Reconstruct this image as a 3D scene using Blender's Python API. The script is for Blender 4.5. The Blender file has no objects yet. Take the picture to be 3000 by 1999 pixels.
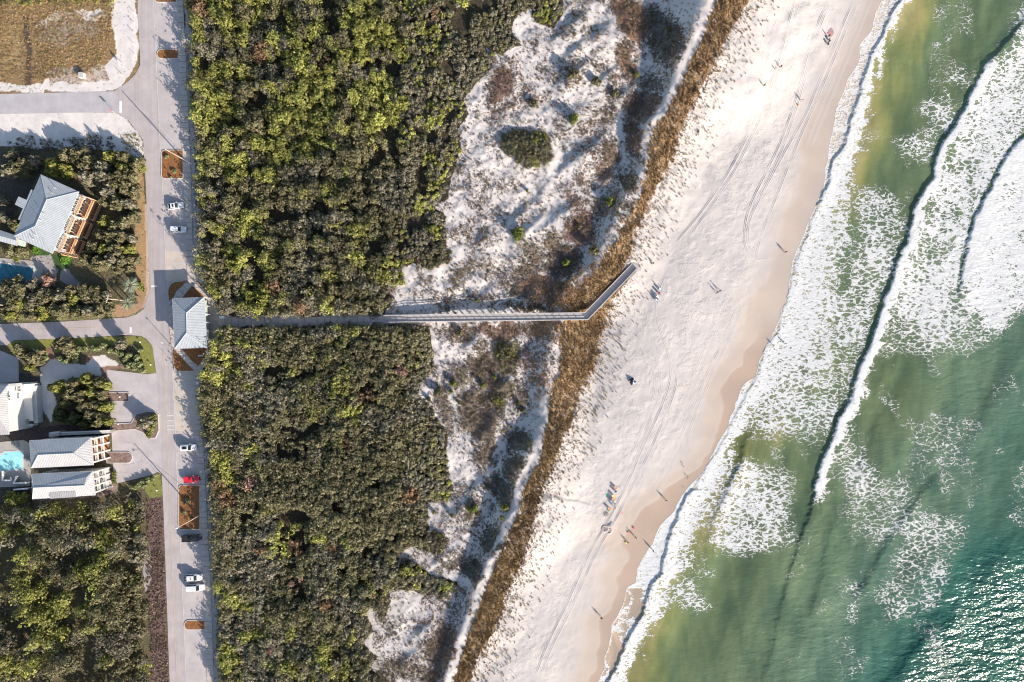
import bpy, bmesh, math, random
import numpy as np
from mathutils import Vector, Matrix, Euler
random.seed(7)
RNG = np.random.default_rng(11)
S = bpy.context.scene
COL = S.collection
CAMZ = 200.0
SUN_EL = math.radians(22.0)
SHADOW_DIR = (-0.67, 0.742)          # where shadows fall on the ground

# ---------------------------------------------------------------- scene helpers
def P(px, py, z=0.0):
    k = (CAMZ - z) / CAMZ * 0.1
    return ((px - 1500.0) * k, (1000.0 - py) * k, z)

def tag(o, label=None, cat=None, group=None, kind=None):
    if label: o['label'] = label
    if cat: o['category'] = cat
    if group: o['group'] = group
    if kind: o['kind'] = kind
    return o

def empty(name, loc=(0, 0, 0), rz=0.0):
    o = bpy.data.objects.new(name, None)
    o.empty_display_size = 0.5
    COL.objects.link(o)
    o.location = loc
    o.rotation_euler = (0, 0, rz)
    return o

def link(name, me, parent=None):
    o = bpy.data.objects.new(name, me)
    COL.objects.link(o)
    if parent is not None:
        o.parent = parent
    return o

def copy_tree(o, parent=None):
    c = o.copy()
    COL.objects.link(c)
    c.parent = parent
    for ch in list(o.children):
        copy_tree(ch, c)
    return c

class MB:
    """collects simple shapes, builds them as one mesh"""
    def __init__(s):
        s.v = []; s.f = []; s.m = []
    def add(s, vs, fs, mi=0):
        n = len(s.v)
        s.v += [tuple(v) for v in vs]
        for f in fs:
            s.f.append([i + n for i in f]); s.m.append(mi)
    def box(s, x0, x1, y0, y1, z0, z1, mi=0):
        s.add([(x0,y0,z0),(x1,y0,z0),(x1,y1,z0),(x0,y1,z0),(x0,y0,z1),(x1,y0,z1),(x1,y1,z1),(x0,y1,z1)],
              [(3,2,1,0),(4,5,6,7),(0,1,5,4),(1,2,6,5),(2,3,7,6),(3,0,4,7)], mi)
    def obox(s, c, u, hl, hw, z0, z1, mi=0):
        """box centred c, along unit vector u (xy), half length hl, half width hw"""
        n = (-u[1], u[0])
        q = [(c[0]+a*u[0]*hl+b*n[0]*hw, c[1]+a*u[1]*hl+b*n[1]*hw) for a, b in ((-1,-1),(1,-1),(1,1),(-1,1))]
        s.prism(q, z0, z1, mi)
    def prism(s, pts, z0, z1, mi=0):
        n = len(pts)
        a = sum(pts[i][0]*pts[(i+1)%n][1]-pts[(i+1)%n][0]*pts[i][1] for i in range(n))
        if a < 0: pts = pts[::-1]
        vs = [(p[0], p[1], z0) for p in pts] + [(p[0], p[1], z1) for p in pts]
        fs = [tuple(range(n))[::-1], tuple(range(n, 2*n))]
        fs += [(i, (i+1) % n, n+(i+1) % n, n+i) for i in range(n)]
        s.add(vs, fs, mi)
    def sheet(s, pts3, mi=0):
        s.add(pts3, [tuple(range(len(pts3)))], mi)
    def tube(s, pts, rads, n=8, mi=0, cap=True):
        rings = []
        pts = [Vector(p) for p in pts]
        for i, p in enumerate(pts):
            d = (pts[min(i+1, len(pts)-1)] - pts[max(i-1, 0)])
            if d.length < 1e-6: d = Vector((0,0,1))
            d.normalize()
            a = d.cross(Vector((0.31, 0.17, 0.93)))
            if a.length < 0.2: a = d.cross(Vector((1, 0, 0)))
            a.normalize(); b = d.cross(a)
            r = rads[i] if hasattr(rads, '__len__') else rads
            rings.append([p + a*math.cos(2*math.pi*k/n)*r + b*math.sin(2*math.pi*k/n)*r for k in range(n)])
        vs = [v for r in rings for v in r]; fs = []
        for i in range(len(rings)-1):
            for k in range(n):
                fs.append((i*n+k, i*n+(k+1)%n, (i+1)*n+(k+1)%n, (i+1)*n+k))
        if cap:
            fs.append(tuple(range(n))[::-1]); fs.append(tuple(range((len(rings)-1)*n, len(rings)*n)))
        s.add(vs, fs, mi)
    def ball(s, c, r, mi=0, nu=10, nv=6):
        if not hasattr(r, '__len__'): r = (r, r, r)
        vs = [(c[0], c[1], c[2]-r[2])]
        for j in range(1, nv):
            t = -math.pi/2 + math.pi*j/nv
            for k in range(nu):
                a = 2*math.pi*k/nu
                vs.append((c[0]+r[0]*math.cos(t)*math.cos(a), c[1]+r[1]*math.cos(t)*math.sin(a), c[2]+r[2]*math.sin(t)))
        vs.append((c[0], c[1], c[2]+r[2])); fs = []
        for k in range(nu): fs.append((0, 1+(k+1)%nu, 1+k))
        for j in range(nv-2):
            for k in range(nu):
                fs.append((1+j*nu+k, 1+j*nu+(k+1)%nu, 1+(j+1)*nu+(k+1)%nu, 1+(j+1)*nu+k))
        e = len(vs)-1; b = 1+(nv-2)*nu
        for k in range(nu): fs.append((b+k, b+(k+1)%nu, e))
        s.add(vs, fs, mi)
    def loft(s, secs, mi=0, cap=True):
        n = len(secs[0]); vs = [v for q in secs for v in q]; fs = []
        for i in range(len(secs)-1):
            for k in range(n):
                fs.append((i*n+k, i*n+(k+1)%n, (i+1)*n+(k+1)%n, (i+1)*n+k))
        if cap:
            fs.append(tuple(range(n))[::-1]); fs.append(tuple(range((len(secs)-1)*n, len(secs)*n)))
        s.add(vs, fs, mi)
    def build(s, name, mats, parent=None, smooth=False, fixn=True):
        me = bpy.data.meshes.new(name)
        me.from_pydata(s.v, [], s.f)
        if not isinstance(mats, (list, tuple)): mats = [mats]
        for m in mats: me.materials.append(m)
        me.polygons.foreach_set('material_index', s.m)
        if smooth: me.polygons.foreach_set('use_smooth', [True]*len(s.f))
        if fixn:
            bm = bmesh.new(); bm.from_mesh(me); bmesh.ops.recalc_face_normals(bm, faces=bm.faces[:]); bm.to_mesh(me); bm.free()
        me.update()
        return link(name, me, parent)

def np_mesh(name, verts, faces, mat, cols=None, smooth=False, attrs=None):
    me = bpy.data.meshes.new(name)
    verts = np.ascontiguousarray(verts, dtype=np.float32); faces = np.ascontiguousarray(faces, dtype=np.int32)
    k = faces.shape[1]
    me.vertices.add(len(verts)); me.vertices.foreach_set('co', verts.ravel())
    me.loops.add(faces.size); me.loops.foreach_set('vertex_index', faces.ravel())
    me.polygons.add(len(faces))
    me.polygons.foreach_set('loop_start', np.arange(0, faces.size, k, dtype=np.int32))
    me.polygons.foreach_set('loop_total', np.full(len(faces), k, dtype=np.int32))
    if smooth: me.polygons.foreach_set('use_smooth', np.ones(len(faces), dtype=bool))
    me.update(calc_edges=True)
    if cols is not None:
        c4 = np.ones((len(verts), 4), dtype=np.float32); c4[:, :3] = cols
        a = me.color_attributes.new('col', 'FLOAT_COLOR', 'POINT'); a.data.foreach_set('color', c4.ravel())
    for nm, arr in (attrs or {}).items():
        a = me.attributes.new(nm, 'FLOAT', 'POINT'); a.data.foreach_set('value', np.ascontiguousarray(arr, dtype=np.float32).ravel())
    me.materials.append(mat)
    return me

# ---------------------------------------------------------------- noise & distance
_T = np.random.default_rng(5).random((256, 256)).astype(np.float32)
def vnoise(x, y, seed=0):
    x = x + seed*17.37; y = y + seed*9.71
    ix = np.floor(x).astype(np.int64); iy = np.floor(y).astype(np.int64)
    fx = x-ix; fy = y-iy
    fx = fx*fx*fx*(fx*(fx*6-15)+10); fy = fy*fy*fy*(fy*(fy*6-15)+10)
    a = _T[ix & 255, iy & 255]; b = _T[(ix+1) & 255, iy & 255]; c = _T[ix & 255, (iy+1) & 255]; d = _T[(ix+1) & 255, (iy+1) & 255]
    return (a*(1-fx)+b*fx)*(1-fy)+(c*(1-fx)+d*fx)*fy
def fbm(x, y, o=4, seed=0, gain=.5):
    r = 0; a = 1; t = 0
    for i in range(o):
        r = r + a*vnoise(x*2**i, y*2**i, seed+i*3); t += a; a *= gain
    return r/t
def sstep(a, b, x):
    t = np.clip((x-a)/(b-a), 0, 1); return t*t*(3-2*t)
def pdist(x, y, pts, vals=None):
    """signed distance to a polyline running down the picture (positive on its right/east side), plus interpolated values"""
    best = np.full(x.shape, 1e9); sg = np.zeros(x.shape); out = [np.zeros(x.shape) for _ in (vals or [])]
    for i in range(len(pts)-1):
        ax, ay = pts[i]; bx, by = pts[i+1]; dx, dy = bx-ax, by-ay; L = dx*dx+dy*dy
        t = np.clip(((x-ax)*dx+(y-ay)*dy)/L, 0, 1)
        qx = x-(ax+t*dx); qy = y-(ay+t*dy); d = np.hypot(qx, qy); m = d < best
        best = np.where(m, d, best); cr = dx*qy-dy*qx
        sg = np.where(m, np.where(cr > 0, 1.0, -1.0), sg)
        for j, v in enumerate(vals or []):
            out[j] = np.where(m, v[i]*(1-t)+v[i+1]*t, out[j])
    return (best*sg, *out) if vals else best*sg
def inpoly(x, y, pts):
    c = np.zeros(x.shape, dtype=bool); n = len(pts)
    for i in range(n):
        x0, y0 = pts[i]; x1, y1 = pts[(i+1) % n]
        if y0 == y1: continue
        c ^= ((y0 > y) != (y1 > y)) & (x < (x1-x0)*(y-y0)/(y1-y0)+x0)
    return c
def W(pts): return [P(a, b)[:2] for a, b in pts]

# ---------------------------------------------------------------- material helpers
class NT:
    def __init__(s, name):
        s.m = bpy.data.materials.new(name); s.m.use_nodes = True
        s.t = s.m.node_tree; s.t.nodes.clear()
        s.out = s.t.nodes.new('ShaderNodeOutputMaterial')
    def n(s, typ, ins=None, **kw):
        nd = s.t.nodes.new(typ)
        for k, v in kw.items(): setattr(nd, k, v)
        for k, v in (ins or {}).items(): s.put(nd.inputs[k], v)
        return nd
    def put(s, inp, v):
        if isinstance(v, bpy.types.NodeSocket): s.t.links.new(v, inp)
        elif isinstance(v, bpy.types.Node): s.t.links.new(v.outputs[0], inp)
        elif isinstance(v, tuple) and len(v) == 3 and inp.type == 'RGBA': inp.default_value = (*v, 1)
        else: inp.default_value = v
    def math(s, op, a, b=0.0, c=None, clamp=False):
        nd = s.n('ShaderNodeMath', operation=op, use_clamp=clamp); s.put(nd.inputs[0], a); s.put(nd.inputs[1], b)
        if c is not None: s.put(nd.inputs[2], c)
        return nd.outputs[0]
    def ramp(s, x, a, b, lo=0.0, hi=1.0):
        nd = s.n('ShaderNodeMapRange', interpolation_type='SMOOTHSTEP')
        for k, v in zip(('Value','From Min','From Max','To Min','To Max'), (x, a, b, lo, hi)): s.put(nd.inputs[k], v)
        return nd.outputs['Result']
    def mix(s, f, a, b, blend='MIX'):
        nd = s.n('ShaderNodeMix', data_type='RGBA', blend_type=blend)
        s.put(nd.inputs[0], f); s.put(nd.inputs[6], a); s.put(nd.inputs[7], b)
        return nd.outputs[2]
    def coord(s, scale=(1,1,1), rot=0.0, kind='Object'):
        tc = s.n('ShaderNodeTexCoord'); mp = s.n('ShaderNodeMapping')
        s.t.links.new(tc.outputs[kind], mp.inputs[0]); mp.inputs['Scale'].default_value = scale
        mp.inputs['Rotation'].default_value = (0, 0, rot)
        return mp.outputs[0]
    def noise(s, vec, scale, detail=3, rough=.5, dist=0.0, out='Fac'):
        nd = s.n('ShaderNodeTexNoise'); s.put(nd.inputs['Vector'], vec)
        nd.inputs['Scale'].default_value = scale; nd.inputs['Detail'].default_value = detail
        nd.inputs['Roughness'].default_value = rough; nd.inputs['Distortion'].default_value = dist
        return nd.outputs[out]
    def bump(s, h, strength=.5, dist=.1):
        nd = s.n('ShaderNodeBump'); s.put(nd.inputs['Height'], h); s.put(nd.inputs['Strength'], strength); s.put(nd.inputs['Distance'], dist)
        return nd.outputs[0]
    def bsdf(s, col, rough=.8, normal=None, metal=0.0, spec=.3, **kw):
        b = s.n('ShaderNodeBsdfPrincipled')
        s.put(b.inputs['Base Color'], col); s.put(b.inputs['Roughness'], rough); s.put(b.inputs['Metallic'], metal)
        s.put(b.inputs['Specular IOR Level'], spec)
        if normal is not None: s.put(b.inputs['Normal'], normal)
        for k, v in kw.items(): s.put(b.inputs[k.replace('_', ' ')], v)
        return b.outputs[0]
    def done(s, sh):
        s.t.links.new(sh, s.out.inputs[0]); return s.m

def simple(name, c, rough=.7, var=.12, scale=2.0, bump=0.0, metal=0.0, spec=.3):
    """a plain surface with gentle mottling"""
    t = NT(name); v = t.coord()
    n = t.noise(v, scale, 4, .6)
    f = t.ramp(n, .3, .7)
    a = tuple(x*(1-var) for x in c); b = tuple(min(1, x*(1+var)) for x in c)
    nrm = t.bump(t.noise(v, scale*6, 3), bump, .05) if bump else None
    return t.done(t.bsdf(t.mix(f, a, b), rough, nrm, metal, spec))
# ---------------------------------------------------------------- materials
def attr_col(t, name='col'):
    return t.n('ShaderNodeAttribute', attribute_name=name).outputs['Color']
def attr_f(t, name):
    return t.n('ShaderNodeAttribute', attribute_name=name).outputs['Fac']

def mat_ground():
    t = NT('ground_sand_and_soil'); v = t.coord()
    col = attr_col(t); veg = attr_f(t, 'veg'); trod = attr_f(t, 'trod'); wet = attr_f(t, 'wet')
    n1 = t.noise(v, 1.15, 6, .68, .6); n2 = t.noise(v, 3.1, 4, .6); n3 = t.noise(v, .12, 3, .5)
    # clumps of dead brush and litter where the growth is thin, crisp edged
    lvl = t.math('SUBTRACT', 1.0, veg)
    th = t.math('MULTIPLY_ADD', lvl, .30, .355)
    lit = t.ramp(t.math('SUBTRACT', t.math('MULTIPLY_ADD', n2, .42, t.math('MULTIPLY', n1, .58)), th), 0.0, .05)
    lit = t.math('MULTIPLY', lit, t.ramp(veg, .02, .12))
    vegc = attr_col(t, 'vcol')
    vc = t.mix(t.ramp(n2, .35, .65), t.mix(1.0, vegc, (.62, .60, .60), 'MULTIPLY'), t.mix(1.0, vegc, (1.35, 1.3, 1.25), 'MULTIPLY'))
    base = t.mix(t.ramp(n3, .35, .65), t.mix(1.0, col, (.95, .95, .96), 'MULTIPLY'), t.mix(1.0, col, (1.04, 1.03, 1.02), 'MULTIPLY'))
    base = t.mix(t.math('MULTIPLY', t.ramp(n2, .3, .75), .07), base, t.mix(1.0, col, (.8, .76, .74), 'MULTIPLY'))
    c = t.mix(lit, base, vc)
    # footprints
    vo = t.n('ShaderNodeTexVoronoi', {'Vector': v, 'Scale': 1.5, 'Randomness': 1.0}, feature='F1')
    pit = t.ramp(vo.outputs['Distance'], .08, .26)
    vo2 = t.n('ShaderNodeTexVoronoi', {'Vector': v, 'Scale': 2.9, 'Randomness': 1.0}, feature='F1')
    pit2 = t.ramp(vo2.outputs['Distance'], .10, .34)
    patch = t.math('MULTIPLY', trod, t.ramp(t.noise(v, .16, 4, .6), .42, .62, .15, 1.0))
    pits = t.math('MULTIPLY', t.math('ADD', pit, t.math('MULTIPLY', pit2, .6)), patch)
    dryf = t.math('SUBTRACT', 1.0, wet)
    h = t.math('ADD', t.math('MULTIPLY', pits, .085), t.math('MULTIPLY', t.math('MULTIPLY', n2, dryf), .05))
    h = t.math('ADD', h, t.math('MULTIPLY', t.math('MULTIPLY', lit, n1), .35))
    h = t.math('ADD', h, t.math('MULTIPLY', t.math('MULTIPLY', t.noise(v, .5, 4, .6), dryf), .08))
    nrm = t.bump(h, .9, 1.0)
    return t.done(t.bsdf(c, t.ramp(wet, 0, 1, .95, .42), nrm, 0, .2))

def mat_leaf(name, trans=.25, rough=.55):
    t = NT(name); c = attr_col(t)
    b = t.bsdf(c, rough, None, 0, .25)
    tr = t.n('ShaderNodeBsdfTranslucent', {'Color': t.mix(1.0, c, (1.1, 1.15, .7), 'MULTIPLY')})
    mx = t.n('ShaderNodeMixShader', {0: trans}); t.t.links.new(b, mx.inputs[1]); t.t.links.new(tr.outputs[0], mx.inputs[2])
    return t.done(mx.outputs[0])

def mat_water():
    t = NT('sea_water_with_foam'); v = t.coord(); col = attr_col(t); D = attr_f(t, 'foam'); film = attr_f(t, 'film'); calm = attr_f(t, 'glit')
    # web of foam: warped cell edges stretched along the waves
    wn = t.n('ShaderNodeTexNoise', {'Vector': v, 'Scale': .55, 'Detail': 4.0, 'Roughness': .6})
    off = t.n('ShaderNodeVectorMath', {0: wn.outputs['Color'], 1: (.5, .5, .5)}, operation='SUBTRACT')
    off2 = t.n('ShaderNodeVectorMath', {0: off.outputs[0], 'Scale': 2.1}, operation='SCALE')
    vv = t.n('ShaderNodeVectorMath', {0: v, 1: off2.outputs[0]}, operation='ADD').outputs[0]
    mp = t.n('ShaderNodeMapping'); t.t.links.new(vv, mp.inputs[0]); mp.inputs['Rotation'].default_value = (0, 0, math.radians(30)); mp.inputs['Scale'].default_value = (.62, 1.30, 1)
    e1 = t.n('ShaderNodeTexVoronoi', {'Vector': mp.outputs[0], 'Scale': .62}, feature='DISTANCE_TO_EDGE').outputs['Distance']
    e2 = t.n('ShaderNodeTexVoronoi', {'Vector': mp.outputs[0], 'Scale': 1.35}, feature='DISTANCE_TO_EDGE').outputs['Distance']
    n1 = t.noise(mp.outputs[0], .35, 4, .6); n2 = t.noise(mp.outputs[0], 1.7, 5, .65, .5)
    w1 = t.ramp(e1, 0.0, .30, 1.0, 0.0); w2 = t.ramp(e2, 0.0, .36, 1.0, 0.0)
    val = t.math('MULTIPLY_ADD', w1, .50, t.math('MULTIPLY', w2, .44))
    val = t.math('ADD', val, t.math('MULTIPLY', n2, .55)); val = t.math('ADD', val, t.math('MULTIPLY', n1, .35))
    val = t.math('SUBTRACT', val, 1.0)
    val = t.math('ADD', val, t.math('MULTIPLY', D, 1.0))
    f = t.ramp(val, .47, .70); f = t.math('MULTIPLY', f, t.ramp(D, .03, .14))
    solid = t.ramp(D, .86, 1.02); f = t.math('MAXIMUM', f, t.math('MULTIPLY', solid, t.ramp(n2, .2, .5, .75, 1.0)))
    # stray specks of foam far out
    sp = t.ramp(t.noise(v, 1.5, 5, .75), .665, .70); sp = t.math('MULTIPLY', sp, t.ramp(t.noise(v, .07, 3), .48, .62)); sp = t.math('MULTIPLY', sp, t.ramp(film, .0, .3, 1., 0.))
    f = t.math('MAXIMUM', f, t.math('MULTIPLY', sp, .8))
    milk = t.math('MULTIPLY', t.ramp(D, .05, .9), .16)
    mott = t.noise(t.coord((.35, .11, 1), math.radians(-24)), .55, 5, .55, .4)
    wc = t.mix(t.ramp(mott, .3, .7), t.mix(1.0, col, (.72, .80, .82), 'MULTIPLY'), t.mix(1.0, col, (1.22, 1.16, 1.08), 'MULTIPLY'))
    wc = t.mix(milk, wc, (.45, .47, .38))
    foamc = t.mix(t.ramp(n2, .3, .8), (.50, .50, .495), (.64, .64, .63))
    foamc = t.mix(t.math('MULTIPLY', film, .35), foamc, (.62, .55, .50))
    c = t.mix(f, wc, foamc)
    # ripples
    r1 = t.noise(t.coord((.55, 1.3, 1), math.radians(-40)), .42, 2, .5, .3); r2 = t.noise(t.coord((.8, 1.6, 1), math.radians(20)), 1.0, 2, .5)
    rh = t.math('MULTIPLY', t.math('ADD', t.math('MULTIPLY', r1, .95), t.math('MULTIPLY', r2, .30)), calm)
    h = t.math('ADD', rh, t.math('MULTIPLY', t.math('MULTIPLY', f, t.math('MULTIPLY_ADD', n2, .5, .35)), .28))
    nrm = t.bump(h, 1.0, 1.0)
    rough = t.mix(f, (.17, .17, .17), (.8, .8, .8))
    return t.done(t.bsdf(c, rough, nrm, 0, .5, IOR=1.33))

def mat_asphalt(name, c, lines=True):
    t = NT(name); v = t.coord()
    n1 = t.noise(v, .25, 4, .6); n2 = t.noise(v, 7.0, 3, .7); n3 = t.noise(t.coord((1.6, .03, 1), math.radians(2.6)), 1.0, 3)
    a = tuple(x*.90 for x in c); b = tuple(x*1.08 for x in c)
    col = t.mix(t.ramp(n1, .3, .7), a, b)
    col = t.mix(t.math('MULTIPLY', t.ramp(n3, .35, .7), .38 if lines else .10), col, tuple(x*.72 for x in c))
    col = t.mix(t.math('MULTIPLY', t.ramp(n2, .45, .8), .2), col, tuple(x*.7 for x in c))
    st = t.ramp(t.noise(v, .6, 5, .7), .66, .74); col = t.mix(t.math('MULTIPLY', st, .38), col, tuple(x*.6 for x in c)); dr = t.ramp(t.noise(v, .11, 5, .65, .6), .56, .68); col = t.mix(t.math('MULTIPLY', dr, .35), col, (.52, .46, .41)); cr = t.n('ShaderNodeTexVoronoi', {'Vector': t.noise(v, .35, 4, .6, 0, 'Color'), 'Scale': 5.0}, feature='DISTANCE_TO_EDGE').outputs['Distance']; col = t.mix(t.math('MULTIPLY', t.ramp(cr, .0, .02, 1.0, 0.0), .22), col, tuple(x*.5 for x in c))
    return t.done(t.bsdf(col, .9, t.bump(n2, .25, .02), 0, .2))

def mat_mulch():
    t = NT('orange_pine_straw_mulch'); v = t.coord((1, 1, 1)); n = t.noise(t.coord((2.4, .8, 1), .6), 2.6, 5, .7, .8); n2 = t.noise(v, .5, 3)
    c = t.mix(t.ramp(n, .32, .68), (.13, .055, .025), (.36, .165, .065)); c = t.mix(t.math('MULTIPLY', t.ramp(n2, .4, .7), .4), c, (.26, .12, .06))
    return t.done(t.bsdf(c, .95, t.bump(n, 1.0, .12), 0, .1))

def mat_roof(name, c, axis=0, pitch=.45, metal=.0):
    """standing seam metal sheet; ribs follow each plane's slope through the uv map"""
    t = NT(name); uv = t.n('ShaderNodeUVMap', uv_map='uv').outputs[0]
    sx = t.n('ShaderNodeSeparateXYZ', {0: uv}).outputs[0]
    fr = t.math('FRACT', t.math('DIVIDE', sx, pitch)); rib = t.ramp(t.math('ABSOLUTE', t.math('SUBTRACT', fr, .5)), .33, .47)
    v = t.coord(); n = t.noise(v, .8, 4, .6); n2 = t.noise(v, 4.0, 3, .6)
    col = t.mix(t.ramp(n, .3, .7), tuple(x*.93 for x in c), tuple(min(1, x*1.05) for x in c))
    pn = t.n('ShaderNodeTexWhiteNoise', {'W': t.math('FLOOR', t.math('DIVIDE', sx, pitch*3))}, noise_dimensions='1D').outputs['Value']; col = t.mix(t.math('MULTIPLY', pn, .35), col, tuple(x*.84 for x in c)); st = t.ramp(t.noise(t.coord((.9, .9, 1)), .5, 5, .7, 1.0), .5, .68); col = t.mix(t.math('MULTIPLY', st, .30), col, tuple(x*k for x, k in zip(c, (.74, .70, .64))))
    return t.done(t.bsdf(col, .38, t.bump(rib, 1.0, .07), metal, .45))

def mat_path():
    t = NT('path_concrete'); v = t.coord(); n = t.noise(v, .5, 4, .6); n2 = t.noise(v, 5, 3)
    c = t.mix(t.ramp(n, .3, .7), (.44, .375, .33), (.54, .47, .42)); c = t.mix(t.math('MULTIPLY', t.ramp(n2, .45, .8), .15), c, (.30, .26, .24))
    return t.done(t.bsdf(c, .9, t.bump(n2, .2, .02), 0, .2))

def mat_boards(name, c, rot=0.0, pitch=.16):
    t = NT(name); v = t.coord(); mp = t.n('ShaderNodeMapping'); t.t.links.new(v, mp.inputs[0]); mp.inputs['Rotation'].default_value = (0, 0, rot)
    sx = t.n('ShaderNodeSeparateXYZ', {0: mp.outputs[0]}).outputs[0]
    q = t.math('DIVIDE', sx, pitch); fr = t.math('FRACT', q); gap = t.ramp(t.math('ABSOLUTE', t.math('SUBTRACT', fr, .5)), .42, .49)
    idn = t.n('ShaderNodeTexWhiteNoise', {'W': t.math('FLOOR', q)}, noise_dimensions='1D').outputs['Value']
    n = t.noise(v, 2.0, 4, .6)
    col = t.mix(idn, tuple(x*.88 for x in c), tuple(x*1.08 for x in c)); col = t.mix(t.math('MULTIPLY', t.ramp(n, .4, .8), .2), col, tuple(x*.7 for x in c))
    col = t.mix(t.math('MULTIPLY', gap, .45), col, tuple(x*.3 for x in c))
    return t.done(t.bsdf(col, .85, None, 0, .2))

def mat_pool(name, c1, c2):
    t = NT(name); v = t.coord(); n = t.noise(v, .6, 4, .6, 1.2); r = t.noise(v, 2.2, 3, .6, .8)
    return t.done(t.bsdf(t.mix(t.ramp(n, .35, .7), c1, c2), .06, t.bump(r, .25, .08), 0, .5, IOR=1.33))

def mat_paint(name, c, rough=.25):
    t = NT(name); v = t.coord(); n = t.noise(v, 3.0, 4, .6)
    col = t.mix(t.math('MULTIPLY', t.ramp(n, .45, .8), .10), c, tuple(x*.7+.05 for x in c))
    return t.done(t.bsdf(col, t.ramp(n, .3, .8, rough, rough+.12), None, 0, .5, Coat_Weight=.6, Coat_Roughness=.08))

M = {}
M['ground'] = mat_ground(); M['leaf'] = mat_leaf('leaf_foliage'); M['grass'] = mat_leaf('dune_grass_blades', .35, .7)
M['water'] = mat_water()
M['asphalt'] = mat_asphalt('asphalt_pale', (.42, .368, .362)); M['bay'] = mat_asphalt('parking_bay_paving', (.445, .398, .388), False)
M['grav'] = mat_asphalt('side_street_paving', (.41, .385, .395), False)
M['drive'] = mat_asphalt('driveway_concrete', (.44, .395, .395), False)
M['beige'] = mat_asphalt('accessible_bay_concrete', (.52, .44, .375), False)
M['greydeck'] = mat_asphalt('pool_deck_stone', (.36, .335, .31), False)
M['walk'] = mat_path(); M['mulch'] = mat_mulch()
M['leaflitter'] = simple('brown_leaf_litter', (.20, .135, .115), .95, .35, 1.5, .8)
M['kerb'] = simple('kerb_concrete', (.52, .48, .45), .85, .1, 2, .2)
M['joint'] = simple('joint_dark', (.10, .095, .09), .95)
M['white'] = simple('white_painted_render', (.50, .495, .48), .6, .04, .6)
M['trimwhite'] = simple('white_trim', (.70, .69, .675), .5, .03)
M['markwhite'] = simple('road_paint_white', (.72, .71, .70), .7, .1, 5)
M['markblue'] = simple('road_paint_pale_blue', (.44, .52, .58), .8, .12, 3)
M['markyel'] = simple('road_paint_faded_yellow', (.50, .40, .27), .8, .15, 1.2)
M['roofblue'] = mat_roof('roof_blue_grey_and_shaded_metal', (.36, .385, .41)); M['roofwhite'] = mat_roof('roof_pale_and_sunlit_metal', (.46, .45, .45))
M['roofgrey'] = mat_roof('roof_warm_grey_and_sunlit_metal', (.36, .35, .355), pitch=.5)
M['glass'] = NT('dark_window_glass'); M['glass'] = M['glass'].done(M['glass'].bsdf((.02, .03, .035), .05, None, 0, .6))
M['glassgreen'] = simple('window_glass_green_tint', (.08, .12, .11), .1, .3, .8, 0, 0, .6)
M['orange'] = simple('orange_wood_and_room_glow', (.42, .20, .08), .7, .3, 1.5)
M['deckwood'] = mat_boards('deck_boards_orange', (.62, .37, .21), math.radians(27), .2)
M['mint'] = simple('mint_awning', (.52, .60, .54), .6, .06)
M['darkwall'] = simple('house_wall_blue_grey', (.22, .26, .30), .8, .08)
M['siding'] = simple('beige_siding', (.45, .43, .40), .8, .06)
M['timber'] = mat_boards('boardwalk_boards', (.44, .41, .40), 0.0, .15); M['timber2'] = mat_boards('boardwalk_boards_diagonal', (.44, .41, .40), math.radians(-47), .15)
M['rail'] = simple('weathered_rail_timber', (.50, .46, .435), .85, .1, 3)
M['pole'] = simple('weathered_pole_wood', (.42, .35, .28), .9, .2, 2)
M['metal'] = simple('galvanised_metal', (.42, .43, .44), .4, .08, 3, 0, .6)
M['signred'] = simple('sign_red', (.55, .05, .04), .5); M['signwhite'] = simple('sign_white', (.75, .75, .73), .5)
M['poolA'] = mat_pool('pool_water_deep_blue', (.03, .12, .17), (.06, .20, .26)); M['poolB'] = mat_pool('pool_water_turquoise', (.26, .60, .64), (.38, .70, .72))
M['carwhite'] = mat_paint('car_paint_white', (.74, .74, .74)); M['carred'] = mat_paint('car_paint_red', (.62, .02, .04)); M['carblack'] = mat_paint('car_paint_black', (.012, .014, .018))
M['carpearl'] = mat_paint('car_paint_silver_white', (.66, .68, .69))
M['tyre'] = simple('tyre_rubber', (.02, .02, .02), .9); M['rim'] = simple('alloy_rim', (.45, .45, .46), .3, .05, 3, 0, .8)
M['lampglass'] = simple('headlamp_glass', (.70, .72, .74), .15, .05); M['tail'] = simple('tail_lamp_red', (.35, .02, .02), .2)
M['blackplastic'] = simple('black_plastic', (.02, .02, .022), .6)
M['skin'] = simple('skin', (.45, .26, .18), .6, .05); M['hairdark'] = simple('hair_dark', (.03, .02, .015), .7); M['bark'] = simple('tree_bark', (.17, .13, .10), .95, .3, 3, .5)
M['lawn'] = simple('lawn_grass', (.16, .17, .045), .9, .3, 1.5, .6)
M['brightlawn'] = simple('clipped_bright_lawn', (.10, .22, .03), .9, .2, 1.5, .5)
for nm, c in dict(cloth_black=(.02,.02,.025), cloth_brown=(.12,.06,.04), cloth_grey=(.22,.24,.26), cloth_blue=(.05,.09,.22), cloth_red=(.62,.04,.10), cloth_white=(.72,.72,.72),
                  cloth_orange=(.80,.25,.06), cloth_yellow=(.75,.72,.12), cloth_lightblue=(.35,.55,.70), cloth_green=(.05,.42,.22), cloth_pink=(.80,.18,.22), cloth_mauve=(.33,.20,.20), cloth_tan=(.45,.34,.25), cloth_navy=(.02,.03,.08)).items():
    M[nm] = simple(nm, c, .85, .08, 4)
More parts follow.
